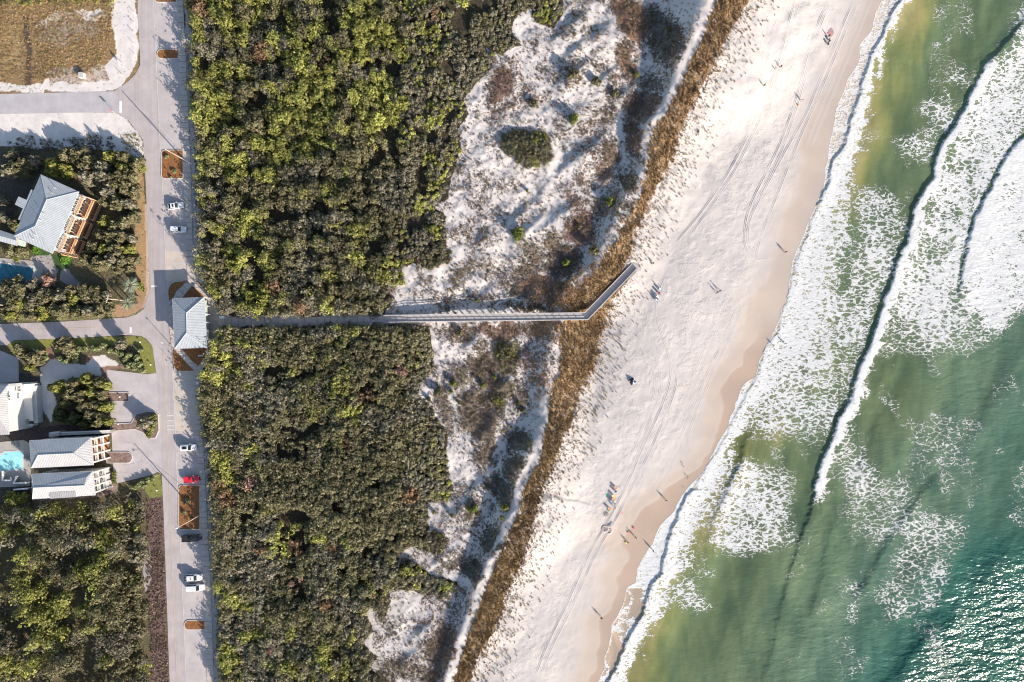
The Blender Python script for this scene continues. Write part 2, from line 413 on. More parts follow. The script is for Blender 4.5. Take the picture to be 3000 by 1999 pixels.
# ---------------------------------------------------------------- the lie of the land (all outlines in photo pixels on the ground)
SHORE = [(2700,-400),(2583,0),(2558,80),(2531,122),(2517,184),(2483,245),(2460,295),(2449,363),(2431,428),(2430,478),(2418,536),(2403,590),(2384,626),(2361,687),(2332,764),(2322,825),(2307,886),(2280,967),(2242,1030),(2221,1107),(2189,1126),(2162,1180),(2141,1245),(2099,1329),(2053,1398),(1999,1459),(1982,1501),(1938,1543),(1909,1604),(1884,1642),(1869,1676),(1868,1712),(1843,1727),(1831,1770),(1818,1805),(1793,1838),(1790,1880),(1778,1931),(1773,1969),(1745,2030),(1600,2400)]
BORE = [(2760,-400),(2644,0),(2613,46),(2602,92),(2563,161),(2537,249),(2502,352),(2483,425),(2449,470),(2437,536),(2411,592),(2392,626),(2368,687),(2340,764),(2329,825),(2314,886),(2288,967),(2250,1030),(2227,1107),(2202,1153),(2150,1245),(2107,1329),(2060,1398),(2015,1470),(1980,1545),(1973,1557),(1952,1638),(1948,1676),(1909,1731),(1888,1808),(1863,1838),(1833,1897),(1790,1999),(1620,2400)]
WAVE1 = [(3010,60),(2965,115),(2931,157),(2908,176),(2885,214),(2850,283),(2820,360),(2785,405),(2751,470),(2749,516),(2697,596),(2682,653),(2659,730),(2625,814),(2602,875),(2586,928),(2556,1013),(2527,1088),(2508,1180),(2466,1230),(2443,1306),(2413,1383),(2400,1420),(2374,1536),(2347,1600),(2315,1706),(2288,1820),(2260,1960),(2200,2200)]
WAVE1H = [.5,.6,.7,.8,.9,1,1,1,1,1,1,1,1,1,1,1,1,1,1,1,1,.95,.9,.55,.48,.4,.32,.25,.1]
WAVE2 = [(3200,250),(3000,413),(2950,486),(2896,597),(2869,653),(2850,737),(2835,806),(2831,863),(2846,905),(2860,980)]
WAVE2H = [.9,.9,.9,.9,.9,.9,.8,.6,.2,0]
WAVE3 = [(2202,1290),(2185,1330),(2165,1385),(2140,1440),(2100,1520),(2080,1600),(2060,1700)]
WAVE3H = [.2,.6,.7,.6,.35,.2,0]
SWELLS = [([(2790,1370),(2723,1446),(2640,1570),(2563,1690),(2500,1800)], .45, 3.0), ([(2475,1457),(2440,1600),(2410,1720),(2383,1850)], .35, 3.0),
          ([(2800,1780),(2723,1889),(2640,1995),(2560,2080)], .5, 3.5), ([(3050,0),(2960,120),(2900,180),(2840,260)], .4, 4.0), ([(3050,1080),(2960,1140),(2900,1230),(2850,1330)], .35, 4.0),
          ([(2720,-30),(2640,160),(2580,330),(2540,420)], .16, 4.0), ([(2860,-30),(2770,160),(2690,330),(2640,470)], .16, 4.0), ([(2630,1100),(2590,1250),(2560,1330),(2520,1480)], .25, 3.5), ([(3060,1500),(2960,1620),(2880,1750)], .3, 4.0)]
CREST = [(2095,-120),(2069,0),(2039,106),(2001,191),(1971,255),(1937,331),(1893,382),(1880,446),(1875,527),(1852,583),(1822,638),(1788,697),(1763,740),(1737,782),(1690,830),(1650,880),(1625,960),(1615,1050),(1600,1130),(1589,1214),(1580,1261),(1563,1346),(1527,1400),(1506,1485),(1472,1561),(1442,1629),(1416,1697),(1395,1753),(1374,1808),(1353,1859),(1331,1927),(1314,1995),(1280,2120)]
CH = [7.0,7.0,6.9,6.5,5.6,4.6,4.0,4.0,3.6,3.4,3.3,3.4,3.4,3.4,3.2,2.4,2.0,2.4,2.6,3.0,3.2,3.6,4.0,4.2,4.0,3.8,3.4,3.0,2.8,2.4,2.2,2.0,1.8]
CW = [15,15,14,12,9,7.5,6.5,6.5,6,6,6,6,6,6,7,7,7,7,6,6,6,7,8,7.5,6.5,6,5,4.5,4,4,4,4,4]
RIDGE = [(2190,-120),(2150,0),(2080,130),(2025,230),(1970,330),(1925,450),(1880,560),(1838,670),(1795,760),(1750,840),(1715,910),(1700,980),(1690,1060),(1655,1170),(1625,1260),(1590,1370),(1555,1440),(1525,1540),(1485,1640),(1455,1720),(1415,1820),(1380,1910),(1345,2010),(1310,2110)]
RW = [44,44,42,42,42,40,34,32,42,56,60,60,54,42,36,34,34,36,36,36,36,36,36,36]
SCRUB_N = [(549,-30),(549,0),(571,120),(565,241),(573,335),(587,420),(579,534),(590,641),(590,748),(596,832),(638,881),(641,913),(680,929),(1125,924),(1147,886),(1140,860),(1147,839),(1188,831),(1180,780),(1210,775),(1242,787),(1290,780),(1312,751),(1304,697),(1308,634),(1270,604),(1312,578),(1321,527),(1350,442),(1338,382),(1372,336),(1359,293),(1410,225),(1444,200),(1427,136),(1469,166),(1499,140),(1529,132),(1495,93),(1499,64),(1520,42),(1554,25),(1571,64),(1622,80),(1652,34),(1648,-30)]
SCRUB_S = [(642,957),(1130,952),(1180,950),(1257,958),(1270,1040),(1268,1074),(1240,1112),(1227,1163),(1261,1197),(1283,1231),(1308,1261),(1312,1367),(1325,1418),(1310,1468),(1255,1472),(1255,1557),(1297,1566),(1314,1583),(1297,1621),(1242,1612),(1195,1604),(1164,1629),(1170,1651),(1204,1642),(1263,1689),(1340,1706),(1340,1736),(1297,1753),(1242,1744),(1204,1727),(1144,1731),(1144,1765),(1136,1799),(1123,1829),(1102,1774),(1072,1782),(1093,1850),(1064,1884),(1102,1927),(1089,1965),(1127,1991),(1140,2040),(655,2040),(644,1900),(649,1761),(628,1583),(630,1493),(622,1440),(618,1308),(598,1289),(594,1144),(600,1090),(615,1040),(635,1000)]
WOODS = [(-30,1478),(60,1484),(200,1478),(330,1466),(400,1448),(432,1480),(430,1620),(424,1700),(432,1850),(446,2040),(-30,2040)]
BOARD = [(1126,935.5),(1714,928.5),(1855,783)]           # boardwalk centre line
BOARDZ = [0.25, 2.9, 1.7]
WSHORE = W(SHORE); WBORE = W(BORE)
def shore_x(py):
    ys = np.array([p[1] for p in SHORE]); xs = np.array([p[0] for p in SHORE])
    return np.interp(py, ys, xs)
def px_of(x, y): return x*10+1500, 1000-y*10

# sand hummocks that throw the blue shade patches between scrub and ridge: px, py, height, radius px, sharp side towards NW
HUMPS = [(1665,90,1.8,55),(1690,150,1.2,40),(1760,110,2.2,60),(1700,215,2.0,55),(1775,235,1.8,45),(1830,280,1.6,45),(1640,250,.9,40),(1700,330,1.0,40),(1745,430,1.6,50),(1690,470,1.8,55),(1790,520,1.4,45),
         (1545,690,2.2,60),(1520,640,1.4,40),(1640,640,1.8,60),(1700,690,1.2,45),(1600,560,1.0,45),(1420,700,.8,45),(1380,470,.7,40),(1680,830,1.2,45),(1560,870,1.0,40),(1430,860,.8,40),(1380,1010,.9,35),
         (1480,1130,1.6,50),(1520,1060,1.2,40),(1430,1260,1.0,45),(1500,1330,1.8,55),(1410,1420,1.2,45),(1345,1500,1.0,45),(1440,1520,1.3,40),(1240,1850,1.0,50),(1200,1930,.8,40),(1300,1640,.9,45),(1700,60,.8,30)]
def gz(x, y):
    """height of the ground at world x, y (arrays)"""
    x = np.asarray(x, float); y = np.asarray(y, float)
    px, py = px_of(x, y)
    wx = x+(fbm(x*.08, y*.08, 3, 1)-.5)*4; wy = y+(fbm(x*.08, y*.08, 3, 2)-.5)*4
    ds = -pdist(x, y, WSHORE)                              # + inland of the water's edge, metres
    d, h, w = pdist(wx, wy, W(CREST), [CH, CW])
    beach = -1.9*(1-sstep(0, 34, ds)) - .04*np.clip(-ds, 0, 160)
    lump = fbm(x*.055, y*.055, 4, 4)
    h = h*(.8+.4*lump)
    west = h*(1-sstep(0, 1, -d/w*.92))
    east = h*(1-sstep(0, 1, d/np.maximum(h*5.6, 10)))
    ridge = np.where(d < 0, west, east)
    dune = sstep(-2, 8, -d)*sstep(1120, 1250, px+(py-1000)*-.12)*sstep(-40, -10, x*1.0)
    hum = (fbm(x*.09, y*.09, 5, 6, .6)-.5)*1.5*dune + (fbm(x*.35, y*.35, 3, 8)-.5)*.7*sstep(1080, 1200, px)*sstep(8, 26, ds)*sstep(20, 2, d)
    z = beach+ridge+hum*np.where(d > 0, .14, .35+.65*sstep(2, 12, -d))+(fbm(x*.25, y*.25, 3, 10)-.5)*1.5*np.exp(-((d-4)/6)**2)*np.clip(h/3, 0, 1)
    for hx, hy, hh, hr in HUMPS:
        cx, cy, _ = P(hx, hy); u = (x-cx)*SHADOW_DIR[0]+(y-cy)*SHADOW_DIR[1]; v = (x-cx)*SHADOW_DIR[1]-(y-cy)*SHADOW_DIR[0]
        ru = np.where(u > 0, hr*.032, hr*.11); g = np.exp(-(np.abs(u)/ru)**2.2-(v/(hr*.095))**2)
        z = z+hh*.72*g*sstep(-1, 3, -d)
    z = z+(fbm(x*.6, y*.6, 3, 9)-.5)*.14*sstep(1160, 1260, px)*sstep(4, 14, ds)
    bd, bz = pdist(x, y, W(BOARD), [BOARDZ])
    z = np.where(x > -38.5, np.minimum(z, bz-.45+np.clip(np.abs(bd)-1.1, 0, 99)*.9), z)
    land = sstep(1180, 1080, px)
    return z*(1-land)
def gz1(x, y): return float(gz(np.array([x]), np.array([y]))[0])
def G(px, py, dz=0.0):
    """point on the ground that shows at this photo pixel"""
    z = 0.0
    for _ in range(3):
        p = P(px, py, z); z = gz1(p[0], p[1])
    return (p[0], p[1], z+dz)

def axis_steps(lo, hi, step, far):
    a = list(np.arange(lo, hi+1e-6, step)); s = step; e = a[-1]; b = []; c = []
    x = hi; 
    while x < far: s *= 1.5; x += s; b.append(x)
    s = step; x = lo
    while x > -far: s *= 1.5; x -= s; c.append(x)
    return np.array(c[::-1]+a+b)

def smooth_mask(x, y, pts, soft=1.0, warp=1.2, seed=0, freq=.25):
    """soft polygon mask in world metres with a naturally wandering edge"""
    wx = x+(fbm(x*freq, y*freq, 3, seed)-.5)*2*warp; wy = y+(fbm(x*freq, y*freq, 3, seed+40)-.5)*2*warp
    return inpoly(wx, wy, W(pts)).astype(float)
def blur(a, n=1):
    for _ in range(n):
        b = a.copy(); b[1:] += a[:-1]; b[:-1] += a[1:]; b[0] += a[0]; b[-1] += a[-1]; b /= 3
        a = b.copy(); a[:, 1:] += b[:, :-1]; a[:, :-1] += b[:, 1:]; a[:, 0] += b[:, 0]; a[:, -1] += b[:, -1]; a /= 3
    return a

SAND = np.array((.456, .420, .400)); SANDW = np.array((.435, .362, .308)); SANDWW = np.array((.395, .300, .235)); LOTSAND = np.array((.60, .555, .525)); SHADED_SOIL = np.array((.045, .042, .030)); DRY = np.array((.34, .235, .125)); BROWN = np.array((.20, .125, .095)); HEATH = np.array((.15, .125, .105)); LOT = np.array((.33, .255, .14))
# patches of brush on the dunes, blue-black ones painting in the trough shade: polygon or (cx,cy,rx,ry,rot), density, colour
VEG_AND_SHADE = [((1480,250,60,45,.6), .75, (.20,.12,.10)), ((1520,300,70,55,0), .45, (.20,.13,.11)), ((1600,210,50,60,0), .4, (.22,.15,.13)), ((1860,60,55,85,.2), .95, (.21,.11,.08)), ((1840,170,35,60,.1), .8, (.22,.14,.11)),
       ((1560,380,120,60,0), .35, (.17,.14,.11)), ((1680,120,30,60,.2), .35, (.15,.15,.13)), ((1940,120,60,130,.4), .8, (.10,.10,.09)), ((1900,250,60,70,.4), .62, (.14,.13,.12)), ((1870,330,60,60,.4), .7, (.17,.12,.11)), ((1760,340,50,55,.5), .55, (.18,.13,.11)),
       ((1700,370,80,50,0), .45, (.2,.14,.12)), ((1860,430,30,80,.2), .92, (.14,.09,.09)), ((1790,470,30,90,.1), .68, (.20,.14,.12)), ((1770,430,25,60,0), .6, (.17,.13,.12)), ((1840,560,35,50,.3), .85, (.10,.09,.08)), ((1700,600,35,50,.3), .6, (.17,.11,.10)),
       ((1400,560,90,60,0), .25, (.17,.14,.12)), ((1450,640,50,90,.3), .35, (.18,.13,.11)), ((1700,680,80,60,.5), .75, (.20,.11,.10)), ((1760,620,40,60,.3), .6, (.2,.15,.12)), ((1620,720,60,45,0), .6, (.19,.16,.12)), ((1540,740,60,50,0), .6, (.20,.17,.13)), ((1650,770,70,55,0), .85, (.12,.10,.10)), ((1560,780,60,60,.2), .62, (.20,.15,.13)),
       ((1400,800,120,45,0), .5, (.18,.15,.12)), ((1350,820,60,60,0), .35, (.2,.16,.13)), ((1480,820,90,60,0), .5, (.17,.13,.13)), ((1590,830,90,35,.3), .8, (.20,.11,.09)), ((1650,860,70,50,.3), .85, (.27,.16,.12)), ((1540,850,60,40,.2), .72, (.11,.11,.11)), ((1330,780,60,30,0), .3, (.2,.17,.14)),
       ((1230,860,50,40,0), .35, (.2,.14,.12)), ((1300,870,90,30,0), .42, (.18,.13,.12)), ((1400,880,120,20,0), .5, (.19,.12,.10)), ((1340,905,200,16,0), .30, (.12,.13,.08)), ((1560,905,160,20,0), .55, (.14,.10,.06)),
       ((1330,980,90,35,0), .55, (.18,.12,.09)), ((1470,970,110,30,0), .8, (.21,.13,.11)), ((1600,970,90,40,0), .75, (.24,.16,.12)), ((1420,1060,95,65,.3), .82, (.16,.125,.095)), ((1490,1040,50,70,.2), .85, (.13,.13,.07)), ((1450,1130,70,50,0), .8, (.15,.13,.10)), ((1350,1110,70,70,0), .62, (.18,.155,.12)),
       ((1560,1050,60,60,0), .55, (.22,.14,.14)), ((1600,1130,50,60,0), .72, (.22,.13,.09)), ((1310,1200,40,110,0), .6, (.18,.15,.12)), ((1400,1220,50,90,.1), .82, (.17,.135,.11)), ((1450,1190,40,60,0), .65, (.18,.16,.10)), ((1520,1160,40,90,0), .6, (.14,.13,.13)), ((1530,1290,60,50,.4), .78, (.10,.11,.10)), ((1480,1270,40,40,.4), .5, (.2,.15,.13)),
       ((1400,1320,35,60,.1), .75, (.17,.14,.12)), ((1350,1330,60,60,0), .3, (.18,.15,.13)), ((1500,1370,60,50,.6), .72, (.12,.12,.11)), ((1470,1440,55,60,.6), .75, (.10,.12,.12)), ((1350,1430,60,50,.6), .4, (.18,.15,.13)), ((1360,1510,50,40,.5), .62, (.17,.14,.12)), ((1300,1520,60,50,0), .35, (.16,.14,.13)), ((1430,1560,60,45,.8), .6, (.17,.14,.12)), ((1440,1590,35,70,.4), .88, (.07,.09,.09)),
       ((1350,1640,70,40,.6), .6, (.17,.15,.12)), ((1395,1680,25,80,.2), .9, (.08,.10,.10)), ((1330,1780,60,60,0), .42, (.16,.14,.14)), ((1375,1790,25,70,.1), .8, (.09,.11,.11)), ((1200,1960,120,50,0), .6, (.17,.14,.12)), ((1300,1900,60,110,.3), .82, (.16,.115,.105)), ((1180,1840,60,60,0), .35, (.17,.15,.14)), ((1250,1900,50,50,0), .5, (.15,.14,.10)),
       ((1150,1970,70,40,0), .6, (.15,.13,.10)), ((1270,1980,60,40,0), .75, (.16,.12,.11)), ((1600,40,60,40,0), .15, (.17,.15,.13)), ((1560,140,70,50,0), .22, (.17,.14,.13))]

def boxblur(a, r, n=3):
    for _ in range(n):
        for ax in (0, 1):
            b = np.concatenate([np.repeat(np.take(a, [0], ax), r+1, ax), a, np.repeat(np.take(a, [-1], ax), r, ax)], ax); c = np.cumsum(b, ax); m = a.shape[ax]
            a = (np.take(c, range(2*r+1, 2*r+1+m), ax)-np.take(c, range(0, m), ax))/(2*r+1)
    return a

def build_ground():
    xs = axis_steps(-156, 122, .32, 1500); ys = axis_steps(-106, 106, .32, 1500)
    X, Y = np.meshgrid(xs, ys); px, py = px_of(X, Y)
    Z = gz(X, Y)
    inside = (np.abs(Y) < 115) & (X > -160) & (X < 130)
    n1 = fbm(X*.2, Y*.2, 4, 11); n2 = fbm(X*.7, Y*.7, 3, 12)
    ds = -pdist(X+(n1-.5)*2.5, Y+(n1-.5)*2.5, WSHORE)
    col = np.ones(X.shape+(3,))*SAND
    col *= (1+(fbm(X*.03, Y*.05, 3, 14)-.5)*.10)[..., None]
    col *= (1+.16*((px > 1080)*sstep(2, -4, pdist(X, Y, W(CREST)))))[..., None]
    # moist then wet sand towards the water
    wavy = (fbm(Y*.05+3, Y*0+.5, 4, 15)-.5)
    m1 = sstep(9.5+wavy*16, 6.0+wavy*16, ds); m2 = sstep(3.8+wavy*14, 2.4+wavy*14, ds)*sstep(-900, -1080, -py)
    m3 = sstep(16+wavy*20, 9+wavy*20, ds)*.25
    for m, c in ((m3, SANDW), (m1, SANDW), (m2, SANDWW)): col = col*(1-m[..., None])+c*m[..., None]
    wet = np.clip(m1*.6+m2, 0, 1)
    veg = np.zeros(X.shape); vcol = np.ones(X.shape+(3,))*BROWN
    wx = X+(fbm(X*.12, Y*.12, 4, 21)-.5)*9; wy = Y+(fbm(X*.12, Y*.12, 4, 22)-.5)*9
    for (cx, cy, rx, ry, ro), den, c in VEG_AND_SHADE:
        x0, y0, _ = P(cx, cy); u = (wx-x0)*math.cos(ro)+(wy-y0)*math.sin(ro); v = -(wx-x0)*math.sin(ro)+(wy-y0)*math.cos(ro)
        g = den*np.exp(-((u/(rx*.1))**2+(v/(ry*.1))**2)**1.2)*1.12
        m = g > veg; vcol = np.where(m[..., None], (np.array(c)*.75+np.array((.14,.115,.08))*.25)*1.05, vcol); veg = np.maximum(veg, g)
    dC = pdist(X, Y, W(CREST)); dune = (px > 1090) & (dC < 1)
    veg = np.where(dune, np.clip(veg*1.15, 0, .86), veg); veg = np.where(dune, np.maximum(veg, .25+1.0*(n1-.42)+.35*(n2-.5)), veg)
    # the brown grass ridge and the sparse fringe on its beach side
    dr, rw = pdist(X+(n1-.5)*5, Y+(n1-.5)*5, W(RIDGE), [RW]); rw = rw*.1*(.62+.8*fbm(X*.045, Y*.045, 3, 16))
    rd = sstep(rw*1.06, rw*.72, np.abs(dr))*.95; fr = .40*sstep(rw+8.5, rw+1, dr)*(dr > 0)
    thin = sstep(.62, .42, n1); rd *= (.8+.2*thin)
    g = np.maximum(rd, fr); g *= sstep(.6, 1.8, dC+(n2-.5)*1.6); strip = np.interp(py, [0,380,470,560,1080,1180,2000], [.85,.85,.5,.1,.1,.8,.8])*sstep(.34, .52, n2+.12); veg *= 1-strip*sstep(-1.8, -.6, dC)*sstep(2.0, .9, dC)
    gc = DRY*(.9+.5*(n2-.5))[..., None]*np.where(py > 1200, .58, .85)[..., None]*np.where((dr > rw*.2)[..., None], np.array((.85, .85, .9)), 1)
    m = g > veg; vcol = np.where(m[..., None], gc, vcol); veg = np.maximum(veg, g)
    # under scrub and woods: soil and litter, gap shade put into the colour
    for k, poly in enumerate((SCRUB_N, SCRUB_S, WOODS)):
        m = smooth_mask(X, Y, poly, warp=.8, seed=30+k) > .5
        col[m] = SHADED_SOIL; veg[m] = .75; vcol[m] = (.06, .05, .032)
    # the town side: everything west of the sidewalk
    town = px < 552
    col[town] = np.array((.15, .125, .085)); veg[town] = .7; vcol[town] = (.12, .105, .06)
    def patch(poly, c, v, vc, seed, warp=.5):
        m = smooth_mask(X, Y, poly, warp=warp, seed=seed) > .5
        col[m] = np.array(c)*(1+(n2[m]-.5)*.25)[:, None]; veg[m] = v; vcol[m] = np.array(vc)
    strip = [(540,-40),(548,0),(570,120),(566,330),(586,420),(580,640),(596,800),(588,1090),(600,1290),(632,1440),(636,1500),(640,1600),(650,1760),(660,2040),(612,2040),(600,1600),(590,1300),(570,1090),(570,820),(550,640),(545,300)]
    patch(strip, SAND*.9, .30, (.10,.09,.08), 50, .8)
    patch([(588,1090),(630,1000),(640,960),(622,1100),(622,1300),(600,1290)], (.07,.06,.05), .6, (.06,.05,.04), 51)
    patch([(-40,-40),(405,-40),(408,150),(405,215),(375,245),(336,268),(-40,285)], LOT, .75, (.25,.165,.085), 52, .3)
    patch([(330,-40),(400,-40),(406,190),(345,268),(200,272),(120,262),(135,232),(240,226),(300,205),(345,160),(325,70)], LOTSAND, .22, LOT, 53, 1.2)
    patch([(100,70),(160,30),(290,25),(320,50),(250,62),(140,86)], LOTSAND*.95, .42, (.30,.22,.13), 54, 1.5)
    patch([(-40,262),(-40,235),(60,250),(130,240),(130,275)], LOTSAND, .35, (.22,.2,.09), 55, .6)
    patch([(150,60),(210,45),(290,60),(300,100),(230,110),(170,140),(110,130)], (.36,.31,.26), .55, (.27,.18,.10), 80, 2.5)
    patch([(-20,60),(50,70),(60,200),(-20,210)], (.37,.27,.14), .6, (.29,.20,.10), 81, 1.5)
    patch([(130,215),(230,200),(300,190),(330,230),(150,250)], (.45,.38,.32), .5, (.30,.20,.14), 82, 1.5)
    patch([(64,40),(84,44),(94,150),(92,250),(76,250),(78,160)], (.18,.13,.10), .7, (.10,.07,.05), 56, .7)
    patch([(-40,330),(335,330),(375,352),(410,400),(422,440),(412,470),(385,455),(330,440),(-40,430)], LOTSAND, .16, (.2,.16,.12), 57, .5)
    patch([(340,395),(400,380),(420,430),(415,500),(380,450)], LOTSAND, .40, (.30,.22,.12), 58, .6)
    patch([(392,500),(420,505),(430,640),(440,830),(436,880),(420,905),(400,880),(395,840),(398,700)], (.36,.235,.125), .35, (.26,.19,.08), 59, .4)
    patch([(424,600),(432,600),(440,830),(436,880),(420,905),(385,925),(420,890),(430,850)], (.46,.35,.27), .15, (.3,.22,.12), 60, .3)
    patch([(-40,905),(420,905),(400,925),(370,930),(-40,949)], (.27,.24,.13), .55, (.17,.17,.06), 61, .4)
    patch([(340,895),(400,890),(425,880),(415,905),(372,930),(330,930)], (.38,.24,.15), .3, (.3,.2,.1), 62, .4)
    patch([(20,1000),(240,990),(413,985),(442,1008),(453,1035),(459,1095),(425,1095),(400,1010),(240,1012),(150,1040),(40,1040)], (.21,.205,.055), .3, (.14,.15,.04), 63, .15)
    patch([(130,1020),(155,1015),(170,1065),(150,1080),(120,1062)], (.27,.15,.11), .4, (.2,.11,.08), 64, .3)
    patch([(120,1075),(160,1055),(250,1070),(260,1045),(310,1040),(350,1065),(310,1100),(270,1100),(200,1110),(150,1130),(165,1180),(150,1240),(128,1200),(118,1110)], LOTSAND, .12, (.25,.2,.16), 65, .7)
    patch([(255,1048),(275,1040),(260,1062),(248,1068)], (.30,.16,.09), .4, (.2,.11,.08), 66, .3)
    patch([(295,1075),(370,1072),(375,1085),(313,1086),(318,1180),(322,1245),(308,1245),(300,1150)], (.27,.165,.125), .4, (.18,.11,.09), 67, .25)
    patch([(118,1110),(118,1260),(60,1290),(-20,1300),(-20,1120),(60,1095)], (.085,.075,.07), .6, (.07,.06,.055), 68, .4)
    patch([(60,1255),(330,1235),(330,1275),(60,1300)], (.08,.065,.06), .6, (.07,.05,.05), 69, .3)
    patch([(425,1395),(470,1390),(478,1455),(440,1460),(425,1440)], (.20,.20,.06), .3, (.14,.15,.04), 70, .2)
    patch([(430,1462),(478,1460),(482,1700),(497,2040),(448,2040),(440,1850),(428,1700),(432,1600)], (.22,.15,.13), .72, (.13,.085,.075), 71, .4)
    patch([(424,1600),(440,1610),(445,1700),(430,1740),(418,1690)], SAND*.8, .35, (.2,.14,.12), 72, .6)
    patch([(250,1395),(345,1385),(345,1440),(300,1455),(95,1470),(95,1460)], (.26,.19,.16), .4, (.17,.11,.09), 73, .3)
    patch([(0,1385),(95,1400),(95,1475),(0,1480)], (.10,.09,.08), .6, (.06,.055,.04), 74, .4)
    patch([(96,722),(150,742),(190,750),(214,762),(200,785),(185,792),(150,780),(120,768),(100,752)], (.045,.085,.025), .3, (.05,.10,.03), 84, .3)
    patch([(90,755),(150,745),(170,790),(160,840),(110,830)], (.33,.30,.29), .35, (.2,.13,.08), 75, .5)
    patch([(180,790),(200,790),(205,800),(250,845),(245,860),(170,820)], (.26,.24,.24), .2, (.15,.12,.1), 76, .4)
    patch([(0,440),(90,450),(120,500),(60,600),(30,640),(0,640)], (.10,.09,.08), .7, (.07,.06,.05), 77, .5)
    # beach is walked on
    trod = sstep(9, 16, ds)*sstep(2, 7, dr-rw)*(px > 1200)
    veg = np.where(inside, veg, veg*0+.2)
    nx, ny = len(xs), len(ys)
    I = np.arange(nx*ny).reshape(ny, nx); F = np.stack([I[:-1, :-1], I[:-1, 1:], I[1:, 1:], I[1:, :-1]], -1).reshape(-1, 4)
    V = np.stack([X, Y, Z], -1).reshape(-1, 3)
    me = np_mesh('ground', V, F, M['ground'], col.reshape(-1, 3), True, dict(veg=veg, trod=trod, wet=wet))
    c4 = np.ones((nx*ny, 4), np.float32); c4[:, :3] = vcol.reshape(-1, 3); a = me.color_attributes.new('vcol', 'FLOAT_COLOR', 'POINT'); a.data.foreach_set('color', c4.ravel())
    tag(link('ground', me), kind='structure')
    return (xs, ys, veg, dr, rw, dC)

# ---------------------------------------------------------------- sea
SEA = -1.95
FOAM = [  # polygon, density
 ([(2440,430),(2650,430),(2650,500),(2440,500)], 0),
 ([(2774,176),(2810,185),(2830,200),(2866,205),(2866,249),(2830,250),(2795,235),(2774,240)], .62),
 ([(2690,310),(2750,285),(2790,300),(2815,340),(2800,375),(2770,390),(2730,350)], .64),
 ([(2590,400),(2640,395),(2690,365),(2740,390),(2760,440),(2735,480),(2700,490),(2650,460),(2620,420)], .62),
 ([(2500,385),(2560,370),(2580,400),(2540,420),(2530,445),(2505,420)], .52),
 ([(2615,95),(2670,100),(2650,120),(2620,115)], .45), ([(2600,130),(2622,125),(2618,180),(2590,180)], .5),
 ([(2515,560),(2560,535),(2600,565),(2640,570),(2680,630),(2680,700),(2650,760),(2615,860),(2580,890),(2560,960),(2560,1020),(2525,1085),(2510,1150),(2440,1270),(2400,1330),(2330,1290),(2240,1300),(2205,1290),(2200,1170),(2262,1120),(2275,1050),(2330,900),(2400,840),(2470,860),(2480,800),(2500,720),(2510,640)], .62),
 ([(2540,590),(2600,600),(2650,640),(2630,740),(2540,780),(2500,760),(2530,680)], .68), ([(2300,900),(2400,850),(2480,930),(2440,1100),(2260,1090),(2265,1000)], .74),
 ([(2255,1000),(2300,890),(2345,860),(2380,920),(2340,1000),(2300,1050),(2260,1130),(2235,1120)], .84),
 ([(2940,150),(3100,60),(3100,400),(2960,470),(2890,600),(2850,700),(2830,860),(2780,1000),(2590,1045),(2600,900),(2690,700),(2760,530),(2800,420),(2870,280),(2905,190)], .72),
 ([(2960,20),(3100,-20),(3100,150),(2975,150),(2990,90)], .66),
 ([(2600,1030),(2630,1000),(2800,985),(2830,880),(2900,900),(2960,950),(2940,1000),(2850,1040),(2740,1055),(2700,1040)], .64),
 ([(3000,420),(3200,300),(3200,900),(3000,910),(2930,960),(2850,900),(2835,800),(2880,640),(2950,500)], .93),
 ([(2900,700),(3200,680),(3200,880),(3000,905),(2930,960),(2870,900)], .78), ([(2960,600),(3200,640),(3200,880),(2990,880),(2950,760)], .66),
 ([(2470,1310),(2530,1330),(2570,1400),(2660,1440),(2665,1480),(2600,1480),(2520,1460),(2480,1400),(2440,1370)], .62),
 ([(2420,1290),(2470,1240),(2500,1200),(2530,1250),(2560,1320),(2480,1380)], .5),
 ([(2195,1345),(2290,1375),(2345,1430),(2320,1500),(2352,1585),(2340,1610),(2250,1625),(2190,1640),(2120,1640),(2075,1600),(2085,1500),(2130,1430),(2150,1390)], .60),
 ([(2170,1370),(2215,1380),(2240,1470),(2200,1500),(2130,1470),(2145,1410)], .74), ([(2100,1540),(2200,1510),(2260,1560),(2240,1610),(2110,1630)], .68),
 ([(2437,1702),(2480,1700),(2525,1720),(2510,1770),(2460,1760)], .60), ([(2415,1780),(2440,1760),(2430,1800),(2418,1830)], .55),
 ([(1985,1700),(2040,1720),(2060,1760),(2110,1780),(2080,1800),(2020,1780),(1960,1770)], .62), ([(1960,1690),(1990,1700),(2000,1790),(1950,1760)], .66),
 ([(2600,1500),(2740,1480),(2830,1540),(2820,1660),(2760,1780),(2640,1800),(2560,1740),(2640,1620)], .44),
 ([(2470,1480),(2600,1490),(2640,1560),(2560,1640),(2490,1560)], .34), ([(2540,1750),(2700,1760),(2780,1770),(2700,1820),(2600,1800)], .46),
 ([(2280,1925),(2340,1935),(2385,1900),(2400,1850),(2375,1925),(2340,1950),(2290,1940)], .6), ([(2480,1950),(2560,1930),(2580,1900),(2540,1970),(2460,2000)], .5),
 ([(2780,1500),(2820,1530),(2800,1680),(2740,1790),(2790,1660),(2760,1560)], .5), ([(2330,1640),(2370,1560),(2395,1520),(2370,1620),(2340,1760),(2320,1760)], .36),
 ([(2720,1180),(2800,1260),(2900,1420),(2860,1440),(2760,1330)], .38), ([(2480,1450),(2640,1560),(2560,1570),(2470,1500)], .30)]
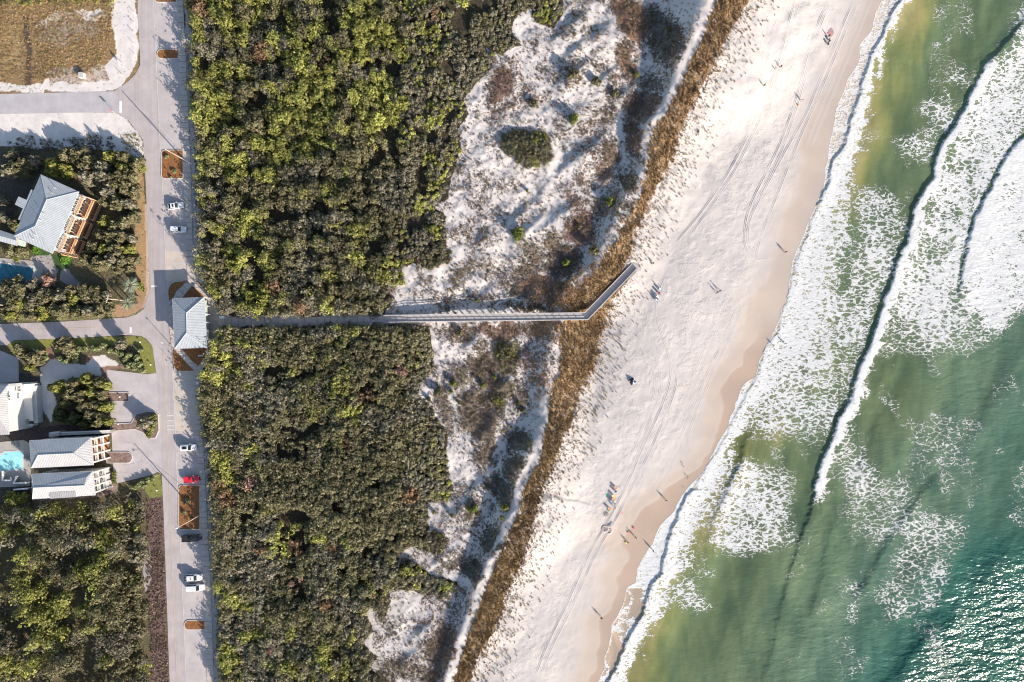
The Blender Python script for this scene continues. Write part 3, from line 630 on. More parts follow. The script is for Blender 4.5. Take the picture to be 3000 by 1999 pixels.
def build_sea():
    ys = axis_steps(-106, 106, .26, 1400)
    t = np.concatenate([np.arange(0, 128, .27), 128+np.cumsum(.27*1.35**np.arange(1, 26))])
    pyv = np.clip(1000-ys*10, -400, 2400)
    # shoreline x for each row, measured at sea height, with scallops
    x0 = (shore_x(pyv)-1500)*.1
    ext = np.where(np.abs(ys) > 140, (np.abs(ys)-140)*np.sign(ys)*.4, 0); x0 = x0+ext
    amp = np.where(pyv < 560, .55, .9); x0 = x0+(fbm(ys*.35, ys*0+.3, 4, 70)-.5)*amp*1.6+np.abs(np.sin(ys*.35+2*fbm(ys*.1, ys*0, 2, 71)))*.5*(pyv < 600)
    Tt, Y = np.meshgrid(t, ys); X = Tt+x0[:, None]; px, py = px_of(X, Y)
    nw = (fbm(X*.10, Y*.10, 3, 73)-.5); nf = (fbm(X*.5, Y*.5, 3, 74)-.5)
    nh = (fbm(X*1.3, Y*1.3, 2, 86)-.5); XX = X+nw*2.4+nf*1.3+nh*.5; YY = Y+nw*2.0
    Z = np.full(X.shape, SEA); D = np.zeros(X.shape)
    # foam: first the net patches, blurred
    off0 = pdist(X, Y, WBORE); Xw = X+(fbm(X*.16, Y*.16, 4, 75)-.5)*7; Yw = Y+(fbm(X*.16, Y*.16, 4, 76)-.5)*7
    for poly, den in FOAM:
        if den: D = np.maximum(D, inpoly(Xw, Yw, W(poly))*den)
    D = .5*boxblur(D, 9)+.5*boxblur(D, 4); D = D*(.55+.55*fbm(X*.16, Y*.16, 3, 83)+.40*fbm(X*.5, Y*.5, 2, 84))*1.0
    D = np.maximum(D, .36*sstep(.49, .66, fbm(X*.10, Y*.07, 4, 87))*sstep(990, 1150, py)*sstep(14, 30, off0)*sstep(2960, 2700, px)*sstep(2380, 2540, px)); D = np.maximum(D, .30*sstep(.5, .66, fbm(X*.13, Y*.09, 4, 88))*sstep(3, 9, off0)*(py < 1700)); holes = fbm(X*.12, Y*.12, 3, 77); D = D*(1-.34*sstep(.50, .66, holes)*(D < .8))
    # waves: steep shoreward face, white crest, foam spreading seaward
    def wave(pts, hs, H, face, back, foamw, foamd, w=1.0):
        nonlocal Z, D
        d, h = pdist(XX, YY, W(pts), [hs])
        prof = np.where(d < 0, np.exp(-(d/face)**2), np.exp(-(d/back)**2))
        Z += H*h*prof
        if foamw:
            c = foamd*sstep(-.9, -.2, d)*sstep(foamw*1.7, foamw*.6, d+nf*3)*sstep(.62, .88, h)
            D = np.maximum(D, c)
            D = np.where((d < -.6) & (d > -1.3+nf*2) & (h > .5), D*.42, D)
    wave(WAVE1, WAVE1H, .72, .85, 4.5, 2.3, .98)
    wave(WAVE2, WAVE2H, .55, .7, 6, 4.5, 1.0)
    wave(WAVE3, WAVE3H, .75, 1.0, 3.0, 0, 0)
    for pts, H, wd in SWELLS:
        d = pdist(XX, YY, W(pts)); yy = sstep(0, 8, Y-min(W(pts)[0][1], W(pts)[-1][1]))*sstep(0, 8, max(W(pts)[0][1], W(pts)[-1][1])-Y)
        Z += H*yy*np.where(d < 0, np.exp(-(d/(wd*.55))**2), np.exp(-(d/(wd*1.8))**2))
    Z += (fbm(X*.07+Y*.03, Y*.05, 3, 78)-.5)*.5*sstep(5, 25, Tt)
    # the little bore that runs up the sand, and the white wash behind it
    db = pdist(XX, YY, WBORE); low = py > 1150
    bh = np.where(py < 600, .38, np.where(py > 1440, .42, .16)); Z += bh*np.where(db < 0, np.exp(-(db/.45)**2), np.exp(-(db/2.2)**2))
    bw = np.interp(py, [0,250,450,600,700,850,1000,1110,1200,1320,1420,1520,1600,1750,1900,2000], [1.6,2.2,3.2,5.5,8.0,8.5,10,8,3.5,2.5,5.5,6,4.5,4,3,3])
    wash = sstep(-.45, .05, db)*sstep(bw*1.35, bw*.75, db+nf*4+nw*3)
    D = np.maximum(D, wash*np.where(py < 560, .93, np.where(py > 1700, .82, .9)))
    D = np.maximum(D, .78*sstep(bw*2.2, bw*1.0, db+nf*5)*(db > 0)*np.interp(py, [0,500,700,1100,1300,1999], [.6,.6,.95,1.0,.7,.75]))
    inner = (db < -.25)
    wide = py > 1120
    solid = ((py > 1150) & (py < 1730))
    D = np.where(inner & solid, np.maximum(D, .93), D)
    # thin film on the sand with lacy edges
    film = np.where(inner & ~solid, 1.0, 0.0)
    lace = np.abs(fbm(X*.22, Y*.22, 3, 79)-.5)*14; edge = Tt
    D = np.where(film > 0, np.maximum(.43*(py < 1200)+.12*nf+.1, np.maximum(sstep(.42, .12, edge)*1.02, sstep(.12, .03, np.abs((fbm(X*.17, Y*.17, 2, 80)-.5)))*.80)), D)
    D = np.where((film > 0) & (py < 600), np.maximum(D, .80*sstep(2.6, .2, -db)), D)
    D = np.where((Tt < .22), np.maximum(D, 1.02), D)
    film = blur(film, 3)
    # colour of the water body: stirred sand by the shore, green, deeper teal
    off = db+nw*10
    cols = [(-2, (.27,.235,.115)), (3, (.255,.225,.10)), (9, (.165,.178,.070)), (17, (.100,.136,.070)), (40, (.098,.140,.083)), (70, (.072,.122,.085)), (110, (.030,.102,.078))]
    off2 = off+np.clip((py-1450)/550, 0, 1)*np.clip((px-2300)/600, 0, 1)*70+(fbm(X*.05, Y*.05, 3, 81)-.5)*22
    off2 = off2*(1-.45*np.exp(-((px-2640)/110)**2-((py-1150)/130)**2))
    C = np.stack([np.interp(off2, [c[0] for c in cols], [c[1][k] for c in cols]) for k in range(3)], -1)
    al = X*.90-Y*.43; ac = X*.43+Y*.90; C *= (1+(fbm(al*.13, ac*.028, 4, 82)-.5)*.85+(fbm(al*.4, ac*.12, 3, 85)-.5)*.22)[..., None]
    fc = np.where((py < 1200)[..., None], np.array((.52, .44, .385)), np.array((.43, .315, .24)))
    C = C*(1-film[..., None])+fc*film[..., None]
    glit = .08+.17*sstep(10, 60, off2)+.72*sstep(96, 134, off2)
    glit = glit*(1-film*.8)
    Z = np.where(Tt < 6, np.maximum(Z, gz(X, Y)+.03), np.maximum(Z, SEA-.3))
    Z = np.maximum(Z, np.where(Tt < 14, gz(X, Y)+.03, -9))
    ny, nx = X.shape
    I = np.arange(nx*ny).reshape(ny, nx); F = np.stack([I[:-1, :-1], I[:-1, 1:], I[1:, 1:], I[1:, :-1]], -1).reshape(-1, 4)
    V = np.stack([X, Y, Z], -1).reshape(-1, 3)
    me = np_mesh('sea', V, F, M['water'], C.reshape(-1, 3), True, dict(foam=D, film=film, glit=glit))
    tag(link('sea', me), kind='structure')

GRID = build_ground()
build_sea()

def sand_tracks():
    """wheel ruts: pairs of low berms pushed up on the sand"""
    T = [([(2440,-20),(2400,60),(2370,150),(2350,240),(2330,310),(2290,420),(2250,500),(2200,600),(2185,650),(2182,720),(2205,760),(2240,765),(2275,755)], .5, 1.0),
         ([(2448,-20),(2410,60),(2380,150),(2360,240),(2340,310),(2300,430),(2262,510),(2212,605),(2195,655),(2192,715),(2210,748),(2240,753)], .4, .8),
         ([(2515,-20),(2480,60),(2440,160),(2405,240),(2370,330),(2300,450),(2240,560),(2200,640),(2160,760)], .35, .8), ([(2530,-20),(2495,60),(2450,170),(2400,290),(2350,400),(2310,500),(2270,600),(2230,700),(2215,780)], .35, .7),
         ([(2330,-20),(2300,80),(2280,170),(2240,280),(2200,380),(2150,480),(2100,560),(2050,630),(1990,700),(1940,750)], .35, .9), ([(2345,-20),(2315,80),(2292,170),(2252,285),(2212,385),(2160,490),(2108,572),(2060,640),(2000,712)], .35, .8),
         ([(1985,760),(1950,800),(1925,860),(1922,930),(1945,1000),(1968,1060),(1968,1110),(1950,1170),(1920,1240),(1885,1310),(1850,1400),(1800,1500),(1730,1620),(1660,1780),(1600,1900),(1560,2010)], .45, .9),
         ([(1920,830),(1895,860),(1888,920),(1905,980),(1940,1040),(1985,1080),(1988,1120),(1968,1180),(1935,1260),(1900,1340),(1870,1400),(1815,1510),(1745,1630),(1675,1790),(1612,1910),(1575,2010)], .4, .8),
         ([(1860,870),(1850,930),(1870,1000),(1885,1050)], .3, .6), ([(2180,870),(2150,960),(2100,1060),(2050,1180),(2000,1300),(1960,1380),(1925,1450)], .3, .5), ([(2130,840),(2110,930),(2060,1060),(2030,1150),(1990,1250)], .25, .4),
         ([(1900,1000),(1930,1090),(1925,1170),(1890,1260),(1850,1360),(1800,1450)], .25, .5), ([(2280,-20),(2255,60),(2235,150),(2215,240),(2180,350)], .25, .5), ([(2560,-20),(2520,80),(2470,200),(2420,320),(2380,420),(2380,420)], .2, .3)]
    V = []; F = []; n = 0
    for pts, w, amp in T:
        # resample
        q = np.array([P(a, b)[:2] for a, b in pts]); seg = np.hypot(*np.diff(q, axis=0).T); s = np.concatenate([[0], np.cumsum(seg)]); L = s[-1]
        u = np.arange(0, L, .5); 
        cx = np.interp(u, s, q[:, 0]); cy = np.interp(u, s, q[:, 1])
        for _ in range(14): cx[1:-1] = (cx[:-2]+cx[1:-1]+cx[2:])/3; cy[1:-1] = (cy[:-2]+cy[1:-1]+cy[2:])/3
        for _ in range(6): cx[2:-2] = (cx[:-4]+cx[4:]+cx[2:-2])/3; cy[2:-2] = (cy[:-4]+cy[4:]+cy[2:-2])/3
        tx = np.gradient(cx); ty = np.gradient(cy); l = np.hypot(tx, ty); nx, ny = -ty/l, tx/l
        fade = sstep(0, 6, u)*sstep(0, 6, L-u)*(.55+.9*vnoise(u*.3, u*0, int(L) % 31))
        for off in ((0,) if T.index((pts, w, amp)) < 8 else (-.8, .8)):
            prof = [(-.40, 0), (-.20, .085), (-.07, .0), (.07, .0), (.20, .085), (.36, 0)]
            cols = []
            for po, pz in prof:
                x = cx+nx*(off+po); y = cy+ny*(off+po); z = gz(x, y)-.012+.02*(pz > 0)+pz*amp*fade*1.15
                cols.append(np.stack([x, y, z], -1))
            A = np.stack(cols, 1); m = len(u); k = len(prof)
            I = n+np.arange(m*k).reshape(m, k); V.append(A.reshape(-1, 3)); n += m*k
            F.append(np.stack([I[:-1, :-1], I[:-1, 1:], I[1:, 1:], I[1:, :-1]], -1).reshape(-1, 4))
    V = np.concatenate(V); F = np.concatenate(F)[:, ::-1]
    me = np_mesh('tyre_tracks', V, F, M['rutsand'], None, True)
    tag(link('tyre_tracks', me), kind='structure')
M['rutsand'] = simple('rut_sand', tuple(SAND*.985), .95, .03, 1.0, .3)
sand_tracks()

# ---------------------------------------------------------------- roads, paths, paving
def sheet(name, pts, z, mat, kind='structure', th=None):
    mb = MB(); q = [P(a, b, z)[:2] for a, b in pts]
    mb.prism(q, z-(th or .05), z, 0)
    o = mb.build(name, mat); 
    if kind: tag(o, kind=kind)
    return o
ROAD_L = [(403,-30),(404,60),(410,150),(412,300),(420,420),(428,560),(433,700),(439,847),(444,1000),(458,1095),(466,1200),(470,1300),(474,1393),(479,1500),(484,1640),(490,1800),(498,2030)]
ROAD_R = [(449,-30),(452,40),(460,200),(470,420),(478,560),(484,700),(488,820),(497,900),(500,1000),(506,1080),(512,1200),(518,1350),(524,1480),(530,1600),(537,1760),(542,1880),(548,2030)]
BAY_R = [(519,-30),(520,10),(524,180),(531,420),(536,520),(543,650),(547,800),(560,960),(568,1085),(573,1260),(578,1400),(584,1500),(590,1620),(597,1760),(602,1860),(608,2030)]
WALK_R = [(535,-30),(537,20),(548,250),(556,440),(560,560),(566,760),(568,800),(585,950),(590,1085),(594,1260),(600,1400),(606,1510),(614,1650),(620,1800),(628,2030)]
sheet('road', ROAD_L+ROAD_R[::-1], .03, M['asphalt'])
sheet('side_road_paving', [(-40,277),(8,276),(335,268),(340,329),(-40,336)], .034, M['grav'])
sheet('road_junction_paving', [(335,268),(375,240),(400,215),(411,190),(417,300),(425,420),(405,390),(375,352),(340,330)], .036, M['asphalt'])
sheet('side_road', [(-40,952),(189,943),(246,939),(370,931),(400,922),(422,905),(431,876),(438,847),(450,900),(455,1035),(442,1008),(428,993),(413,985),(370,982),(243,990),(40,998),(20,1012),(-40,1014)], .038, M['asphalt'])
sheet('road_shoulder', [(438,847),(500,900),(506,1080),(458,1095)], .026, M['asphalt'])
sheet('left_forecourt', [(-40,1030),(0,1028),(54,1050),(55,1120),(-40,1125)], .03, M['drive'])
sheet('parking_bays', ROAD_R[:7]+[(497,900),(547,800)]+BAY_R[:6][::-1], .05, M['bay'])
sheet('parking_bays_south', ROAD_R[9:]+BAY_R[8:][::-1], .05, M['bay'])
sheet('accessible_bays_north', [(485,737),(546,737),(549,822),(489,826)], .058, M['beige'])
sheet('accessible_bays_south', [(507,1086),(567,1088),(574,1262),(514,1264)], .058, M['beige'])
sheet('driveway', [(313,1084),(428,1097),(458,1094),(466,1200),(471,1300),(475,1392),(463,1383),(442,1393),(343,1417),(334,1400),(330,1340),(326,1250),(318,1180)], .034, M['drive'])
def walkway(name, left, right, z, jpx=16, mat='walk'):
    o = MB(); q = [P(a, b, z)[:2] for a, b in left+right[::-1]]; o.prism(q, z-.1, z, 0)
    # expansion joints across
    L = np.array(left, float); R = np.array(right, float); sl = np.concatenate([[0], np.cumsum(np.hypot(*np.diff(L, axis=0).T))])
    sr = np.concatenate([[0], np.cumsum(np.hypot(*np.diff(R, axis=0).T))])
    k = max(2, int(sl[-1]/jpx))
    for i in range(1, k):
        a = i/k; a += random.uniform(-.1, .1)/k
        l = [np.interp(a*sl[-1], sl, L[:, j]) for j in (0, 1)]; r = [np.interp(a*sr[-1], sr, R[:, j]) for j in (0, 1)]
        pl = P(*l, z); pr = P(*r, z); d = Vector((pr[0]-pl[0], pr[1]-pl[1])); w = d.length; d.normalize()
        o.obox(((pl[0]+pr[0])/2, (pl[1]+pr[1])/2), d, w/2-.06, .045, z-.02, z+.004, 1)
    o = o.build(name, [M[mat], M['joint']]); return tag(o, kind='structure')
walkway('sidewalk_north', BAY_R[:7], WALK_R[:7], .16)
walkway('sidewalk_south', BAY_R[8:], WALK_R[8:], .16)
walkway('beach_path', [(638,934),(800,931),(1000,929),(1126,927)], [(638,950),(800,948),(1000,946),(1126,945)], .14, 19)
sheet('bathhouse_terrace', [(598,905),(606,868),(620,878),(634,885),(638,905),(640,1000),(628,1030),(612,1060),(604,1066),(560,1018),(520,1020),(528,880)], .10, M['greydeck'])
walkway('bathhouse_path_north', [(547,800),(549,824),(560,836),(590,860),(606,880)], [(568,800),(570,822),(588,838),(614,864),(636,884)], .205)
walkway('bathhouse_path_northwest', [(545,828),(515,856),(506,880)], [(562,838),(535,872),(520,892)], .202, 14)
walkway('bathhouse_path_southwest', [(506,1020),(530,1046),(560,1078),(572,1086)], [(530,1020),(560,1056),(588,1080),(590,1086)], .202, 14)
walkway('bathhouse_path_southeast', [(603,1020),(602,1050),(582,1076)], [(616,1030),(615,1054),(592,1084)], .208, 14)
walkway('bathhouse_front_walk', [(493,905),(496,960),(503,1018)], [(506,890),(512,960),(515,1020)], .21, 16)
sheet('path_landing', [(860,922),(884,922),(886,932),(860,933)], .12, M['walk']); sheet('path_landing_south', [(858,950),(888,949),(884,966),(864,966)], .12, M['walk'])

def island(pts, z=.2, lab=None, mat='mulch', kw=.18, nm='planting_island'):
    """a kerbed planting island: mulch top with a concrete kerb round it"""
    r = empty(nm, P(sum(p[0] for p in pts)/len(pts), sum(p[1] for p in pts)/len(pts)))
    q = np.array([P(a, b)[:2] for a, b in pts]); c = q.mean(0)
    lp = [tuple(p-c) for p in q]; mb = MB(); mb.prism(lp, .02, z-.03, 0); mb.build('mulch_bed', M[mat], r)
    mb = MB()
    for i in range(len(lp)):
        a = Vector(lp[i]); b = Vector(lp[(i+1) % len(lp)]); d = b-a
        if d.length < .05: continue
        mb.obox(tuple((a+b)/2), tuple(d.normalized()), d.length*0+(b-a).length/2+.05, kw/2, .02, z+.002*(i % 3), 0)
    mb.build('kerb', M['kerb'], r); r.location = (c[0], c[1], 0)
    return tag(r, lab, 'planter')
def rr(x0, y0, x1, y1, r, left=True):
    p = []
    for k in range(7):
        a = math.pi/2*k/6; p.append((x0+r-r*math.sin(math.pi/2-a*1), y0+r-r*math.sin(a)) if False else (x0+r-r*math.cos(a), y0+r-r*math.sin(a)))
    q = [(x0+r-r*math.cos(math.pi/2-math.pi/2*k/6), y1-r+r*math.sin(math.pi/2-math.pi/2*k/6)) for k in range(7)]
    return p+[(x1, y0), (x1, y1)]+q
island(rr(455,-30,518,8,10), lab='mulched planting island cut by the top edge of the photo')
island(rr(461,146,523,173,13), lab='small round-nosed mulch island in the bays, second from the top')
island(rr(474,441,537,524,9), lab='large square mulch island beside the utility pole')
island(rr(524,1422,586,1552,10), lab='long mulch island with a leafy shrub between the red pickup and the black pickup')
island(rr(541,1818,601,1845,13), lab='small round-nosed mulch island near the bottom edge of the photo')
island([(493,862),(494,845),(502,832),(514,826),(545,824),(563,838),(612,866),(600,900),(598,872),(500,880),(497,890)], lab='dark mulch bed in shade north of the bathhouse', nm='planting_bed', kw=.14)
island([(506,1020),(605,1020),(603,1048),(582,1074),(566,1088),(520,1088),(512,1078),(508,1060)], lab='bright orange mulch bed south of the bathhouse', nm='planting_bed', kw=.14)
island([(570,823),(580,824),(612,850),(640,882),(636,886),(610,860)], lab='narrow orange mulch strip between path and scrub', nm='planting_bed', kw=.1)
island(rr(313,1151,378,1177,11), mat='leaflitter', lab='brown mulch finger in the driveway beside the clump of trees')
def rot_nose(x0, y0, x1, y1, r):
    return [(x0+x1-a, b) for a, b in rr(x0, y0, x1, y1, r)][::-1]
island(rot_nose(314,1325,388,1357,15), mat='leaflitter', lab='brown mulch finger in front of the orange lit house')
island([(324,1243),(386,1240),(400,1214),(430,1207),(452,1206),(464,1215),(466,1262),(456,1284),(436,1284),(420,1268),(396,1258),(326,1264)], mat='leaflitter', lab='planted driveway island with a round tree')

def marks(name, boxes, mat, kind='structure'):
    mb = MB()
    for pts in boxes: mb.prism([P(a, b)[:2] for a, b in pts], .062, .066, 0)
    return tag(mb.build(name, mat), kind=kind)
def bar(x0, y0, x1, y1): return [(x0,y0),(x1,y0),(x1,y1),(x0,y1)]
def line(pts, w):
    out = []
    for (a, b), (c, d) in zip(pts[:-1], pts[1:]):
        L = math.hypot(c-a, d-b); nx, ny = -(d-b)/L*w/2, (c-a)/L*w/2; out.append([(a+nx,b+ny),(c+nx,d+ny),(c-nx,d-ny),(a-nx,b-ny)])
    return out
marks('stop_line_side_street', [bar(350,297,357.5,331)], M['markwhite']); marks('stop_line_south_street', [bar(380,959,386,977)], M['markwhite']); marks('stop_line_main_road', [bar(443,837,461,842)], M['markwhite'])
marks('crossing_bars', [bar(490,y,512,y+1.6) for y in (1216.6,1231,1245.5,1259)], M['markwhite'])
marks('centre_line', line([(477,1030),(485,1180),(493,1348),(496,1440),(503,1640),(511,1810),(520,2030)], 1.5)+line([(-30,968),(100,966),(289,960)], 1.2), M['markyel'])
marks('bay_edge_line', line([(a-1, b) for a, b in ROAD_R[:7]], 2.2)+line([(a-1, b) for a, b in ROAD_R[9:]], 2.2), M['kerb'])
lad = lambda x0, y0, x1, y1, n: line([(x0,y0),(x1,y0)], 1.1)+line([(x0,y1),(x1,y1)], 1.1)+[s for i in range(n) for s in line([(x0+(x1-x0)*(i+.5)/n, y0), (x0+(x1-x0)*(i+.5)/n, y1)], 1.0)]
marks('accessible_aisle_markings', lad(504,773,544,788,5)+lad(512,1124,562,1140,7)+lad(515,1210,554,1226,4)+line([(508,1178),(570,1177)], 1), M['markblue'])
def wheelchair(cx, cy, s=1.0):
    out = []
    for k in range(8):
        a0 = 2*math.pi*k/10+.6; a1 = 2*math.pi*(k+1)/10+.6; out += line([(cx+3.2*s*math.cos(a0), cy+3.2*s*math.sin(a0)), (cx+3.2*s*math.cos(a1), cy+3.2*s*math.sin(a1))], 1.1*s)
    out += line([(cx-1,cy-5*s),(cx-1,cy),(cx+3*s,cy),(cx+5*s,cy+4*s)], 1.3*s); out.append(bar(cx-2*s, cy-7.4*s, cx, cy-5.6*s)); return out
marks('accessible_symbols', [s for c in ((535,1104),(538,1158),(540,1190),(541,1242),(520,800)) for s in wheelchair(*c)], M['markblue'])
marks('driveway_scoring', [s for c in ((331,1150,38,34),(352,1338,62,42)) for s in line([(c[0]+c[2]*1.4*math.cos(a/10*math.pi-math.pi/2), c[1]-8+c[3]*.8*math.sin(a/10*math.pi-math.pi/2)) for a in range(11)], .8)]+line([(420,1100),(400,1150),(372,1176),(330,1182)], .8)+line([(322,1212),(360,1209)], .8)+line([(460,1290),(430,1300),(418,1340),(400,1390)], .8)+line([(330,1386),(372,1386)], .8), M['kerb'])
# ---------------------------------------------------------------- foliage
def leaf_quads(cx, cy, cz, rx, ry, rz, per, size, col, rng, up=.35, jit=.55, cvar=.22, shell=(.55, 1.05), lump=.28, zmin=-.15):
    """leaf clumps spread through dome-shaped crowns; arrays describe one crown each; returns quads and colours"""
    n = len(cx); idx = np.repeat(np.arange(n), per); N = len(idx)
    z = rng.uniform(zmin, 1, N); a = rng.uniform(0, 2*np.pi, N); r = np.sqrt(np.clip(1-z*z, 0, 1))
    d = np.stack([r*np.cos(a), r*np.sin(a), z], -1)
    ph = idx*1.7
    lm = 1+lump*(np.sin(d[:, 0]*4.1+ph)+np.sin(d[:, 1]*4.7+ph*1.3)+np.sin(d[:, 2]*5+ph*.7))*.6
    rad = rng.uniform(shell[0], shell[1], N)*lm
    c = np.stack([cx[idx]+d[:, 0]*rx[idx]*rad, cy[idx]+d[:, 1]*ry[idx]*rad, cz[idx]+d[:, 2]*rz[idx]*rad], -1)
    nrm = d+np.array([0, 0, up])+rng.normal(0, jit, (N, 3)); nrm /= np.linalg.norm(nrm, axis=1, keepdims=True)
    t = np.cross(nrm, rng.normal(0, 1, (N, 3))); t /= np.linalg.norm(t, axis=1, keepdims=True)+1e-9; b = np.cross(nrm, t)
    s = (size*rng.uniform(.6, 1.35, N))[:, None] if np.isscalar(size) else (size[idx]*rng.uniform(.6, 1.35, N))[:, None]
    q = np.stack([c+t*s, c+b*s*.62, c-t*s*.8, c-b*s*.62], 1)
    cc = col[idx]*(1+rng.normal(0, cvar, N))[:, None]; cc *= (1+rng.normal(0, .06, (N, 3)))
    cc = np.clip(cc, .006, .8)
    return q.reshape(-1, 3), np.repeat(cc, 4, axis=0)
def quads_obj(name, q, c, mat=None):
    F = np.arange(len(q)).reshape(-1, 4)
    return np_mesh(name, q, F, mat or M['leaf'], c)

OLIVE = np.array((.120,.108,.058)); GREY = np.array((.150,.136,.096)); YEL = np.array((.205,.205,.055)); DARKG = np.array((.065,.075,.030)); RUST = np.array((.165,.105,.060)); PINK = np.array((.33,.20,.16)); PALE = np.array((.25,.27,.13)); LIME = np.array((.175,.19,.045))

def scatter(polys, spacing, rng):
    """jittered grid inside pixel polygons; returns world xy and distance to the nearest edge"""
    P0 = [p for poly in polys for p in poly]; ax = np.array([P(a, b)[:2] for a, b in P0])
    lo = np.maximum(ax.min(0), (-156, -104)); hi = np.minimum(ax.max(0), (125, 104))
    gx = np.arange(lo[0], hi[0], spacing); gy = np.arange(lo[1], hi[1], spacing); X, Y = np.meshgrid(gx, gy); X = X.ravel(); Y = Y.ravel()
    X = X+rng.uniform(-.5, .5, X.shape)*spacing; Y = Y+rng.uniform(-.5, .5, Y.shape)*spacing
    m = np.zeros(X.shape, bool); ed = np.full(X.shape, 99.)
    for poly in polys:
        k = inpoly(X, Y, W(poly)); m |= k
        e = np.abs(pdist(X, Y, W(poly+[poly[0]]))); ed = np.where(k, np.minimum(ed, e), ed)
    return X[m], Y[m], ed[m]

def worley(x, y, cell, seed):
    """nearest jittered centre: distance, distance gap to the second, random ids"""
    gx = np.floor(x/cell).astype(int); gy = np.floor(y/cell).astype(int); f1 = np.full(x.shape, 1e9); f2 = f1.copy(); r1 = np.zeros(x.shape); r2 = r1.copy(); r3 = r1.copy()
    for i in (-1, 0, 1):
        for j in (-1, 0, 1):
            a = gx+i+seed*7; b = gy+j+seed*3; jx = _T[a & 255, b & 255]; jy = _T[(a+91) & 255, (b+37) & 255]
            d = np.hypot(x-(gx+i+.15+.7*jx)*cell, y-(gy+j+.15+.7*jy)*cell); m = d < f1
            f2 = np.where(m, f1, np.minimum(f2, d)); f1 = np.where(m, d, f1)
            r1 = np.where(m, _T[(a+13) & 255, (b+201) & 255], r1); r2 = np.where(m, _T[(a+133) & 255, (b+77) & 255], r2); r3 = np.where(m, _T[(a+57) & 255, (b+150) & 255], r3)
    return f1, f2, r1, r2, r3
def scrub(name, polys, label, cat, spacing, height, yel_bias, rng, per=74, size=.30, seed=0, grey=.3, edge_w=5.5, gaps=.30, cell=3.6, relief=.75, miss=.10, crack=1.0, gain=1.0):
    x, y, e = scatter(polys, spacing, rng)
    big = fbm(x*.035, y*.035, 4, 90+seed); mid = fbm(x*.14, y*.14, 3, 93+seed); tone = fbm(x*.06, y*.06, 4, 96+seed)
    wob = (fbm(x*.25, y*.25, 3, 97+seed)-.5)*2.4
    keep = e > .35+wob*.5
    gap = (mid < gaps) & (e > 4) & (rng.random(x.shape) < .75)
    keep &= ~gap
    wx_ = x+(fbm(x*.4, y*.4, 2, 160+seed)-.5)*2.4; wy_ = y+(fbm(x*.4, y*.4, 2, 161+seed)-.5)*2.4
    f1, f2, r1, r2, r3 = worley(wx_, wy_, cell, seed+1)
    keep &= ~((r1 < miss*(.4+2.2*sstep(.50, .62, big))) & (e > 2.5))
    x, y, e, big, mid, tone, f1, f2, r1, r2, r3 = (a[keep] for a in (x, y, e, big, mid, tone, f1, f2, r1, r2, r3))
    px, py = px_of(x, y)
    # low and wind-clipped towards the sea, taller inland
    sea = np.where(py < 950, sstep(1380, 1000, px+np.abs(py-300)*.1), sstep(1330, 1120, px)) if name != 'woodland' else np.ones(x.shape)
    H = height*(.28+.72*sea)*(.30+.70*sstep(0, 1.3+(edge_w-1.3)*(1-sea), e))*(.45+1.0*mid)+.25
    prof = np.clip(1-(f1/(cell*.74))**2, 0, 1); H = H*(1-relief)+H*relief*(prof*(.55+.75*r2)+.05)*1.25; H = H*(1-.45*crack+.45*crack*sstep(0, .9, f2-f1))
    if name == 'woodland': H = H*sstep(452, 330, px-8)+.6
    if name != 'woodland': H = np.where((e < 6) & (px < 690), H*1.35+.6, H)
    R = (spacing+.1)*(.66+.55*rng.random(x.shape)**1.5)*(.72+.28*sea)
    z0 = gz(x, y)
    yb = yel_bias(px, py)
    # colour: mostly olive and grey green, runs of yellow green, odd rust
    t = tone*.55+.225+(r3-.5)*.42+rng.normal(0, .03, x.shape)+(yb-.5)*.42
    col = np.where((t > .60)[:, None], YEL, np.where((t > .54)[:, None], (OLIVE+YEL)/2, OLIVE))
    g = fbm(x*.11, y*.11, 3, 99+seed)+rng.normal(0, .05, x.shape)
    col = np.where(((g > .57) & (t < .57))[:, None], GREY*(.8+.4*grey), col)
    col = np.where((r2*7 % 1 < .018)[:, None], RUST, col); col = np.where((r2*13 % 1 < .006)[:, None], PINK*.8, col)
    low = (sea < .45) | (e < 1.6)
    col = np.where((low & (rng.random(x.shape) < .4))[:, None], GREY*.9, col)
    col = col*(.92+.16*rng.random(x.shape))[:, None]*(.78+.5*(r2*17 % 1))[:, None]*gain*1.1*(.85+.5*(big[:, None]-.2))
    q, c = leaf_quads(x, y, z0+H*.5, R, R, H*.5+.15, per, size, col, rng, up=.2, jit=.5)
    o = link(name, quads_obj(name, q, c)); tag(o, label, cat, kind='stuff')
    return o
rng = np.random.default_rng(3)
def yb_n(px, py): return .45+.38*np.exp(-((px-720)/330)**2-((py-260)/300)**2)+.16*np.exp(-((px-1080)/200)**2-((py-120)/170)**2)-.10*sstep(600, 900, py)
def yb_s(px, py): return .13+.18*np.exp(-((px-820)/260)**2-((py-1150)/160)**2)+.16*np.exp(-((px-1140)/90)**2-((py-1700)/90)**2)+.12*np.exp(-((px-1270)/60)**2-((py-1230)/60)**2)
def yb_w(px, py): return .40+.35*np.exp(-((px-130)/190)**2-((py-1640)/260)**2)+.15*np.exp(-((px-330)/100)**2-((py-1850)/120)**2)-.15*sstep(330, 420, px)
scrub('coastal_scrub', [SCRUB_N], 'dense olive and yellow green coastal scrub north of the boardwalk', 'scrub', 1.14, 4.6, yb_n, rng, seed=0, cell=4.2, relief=.70, miss=.08, gain=1.14)
scrub('coastal_scrub', [SCRUB_S], 'dense dark olive coastal scrub south of the boardwalk', 'scrub', 1.14, 3.8, yb_s, rng, seed=20, grey=.35, cell=3.1, relief=.28, miss=.03, crack=.36, gain=1.34)
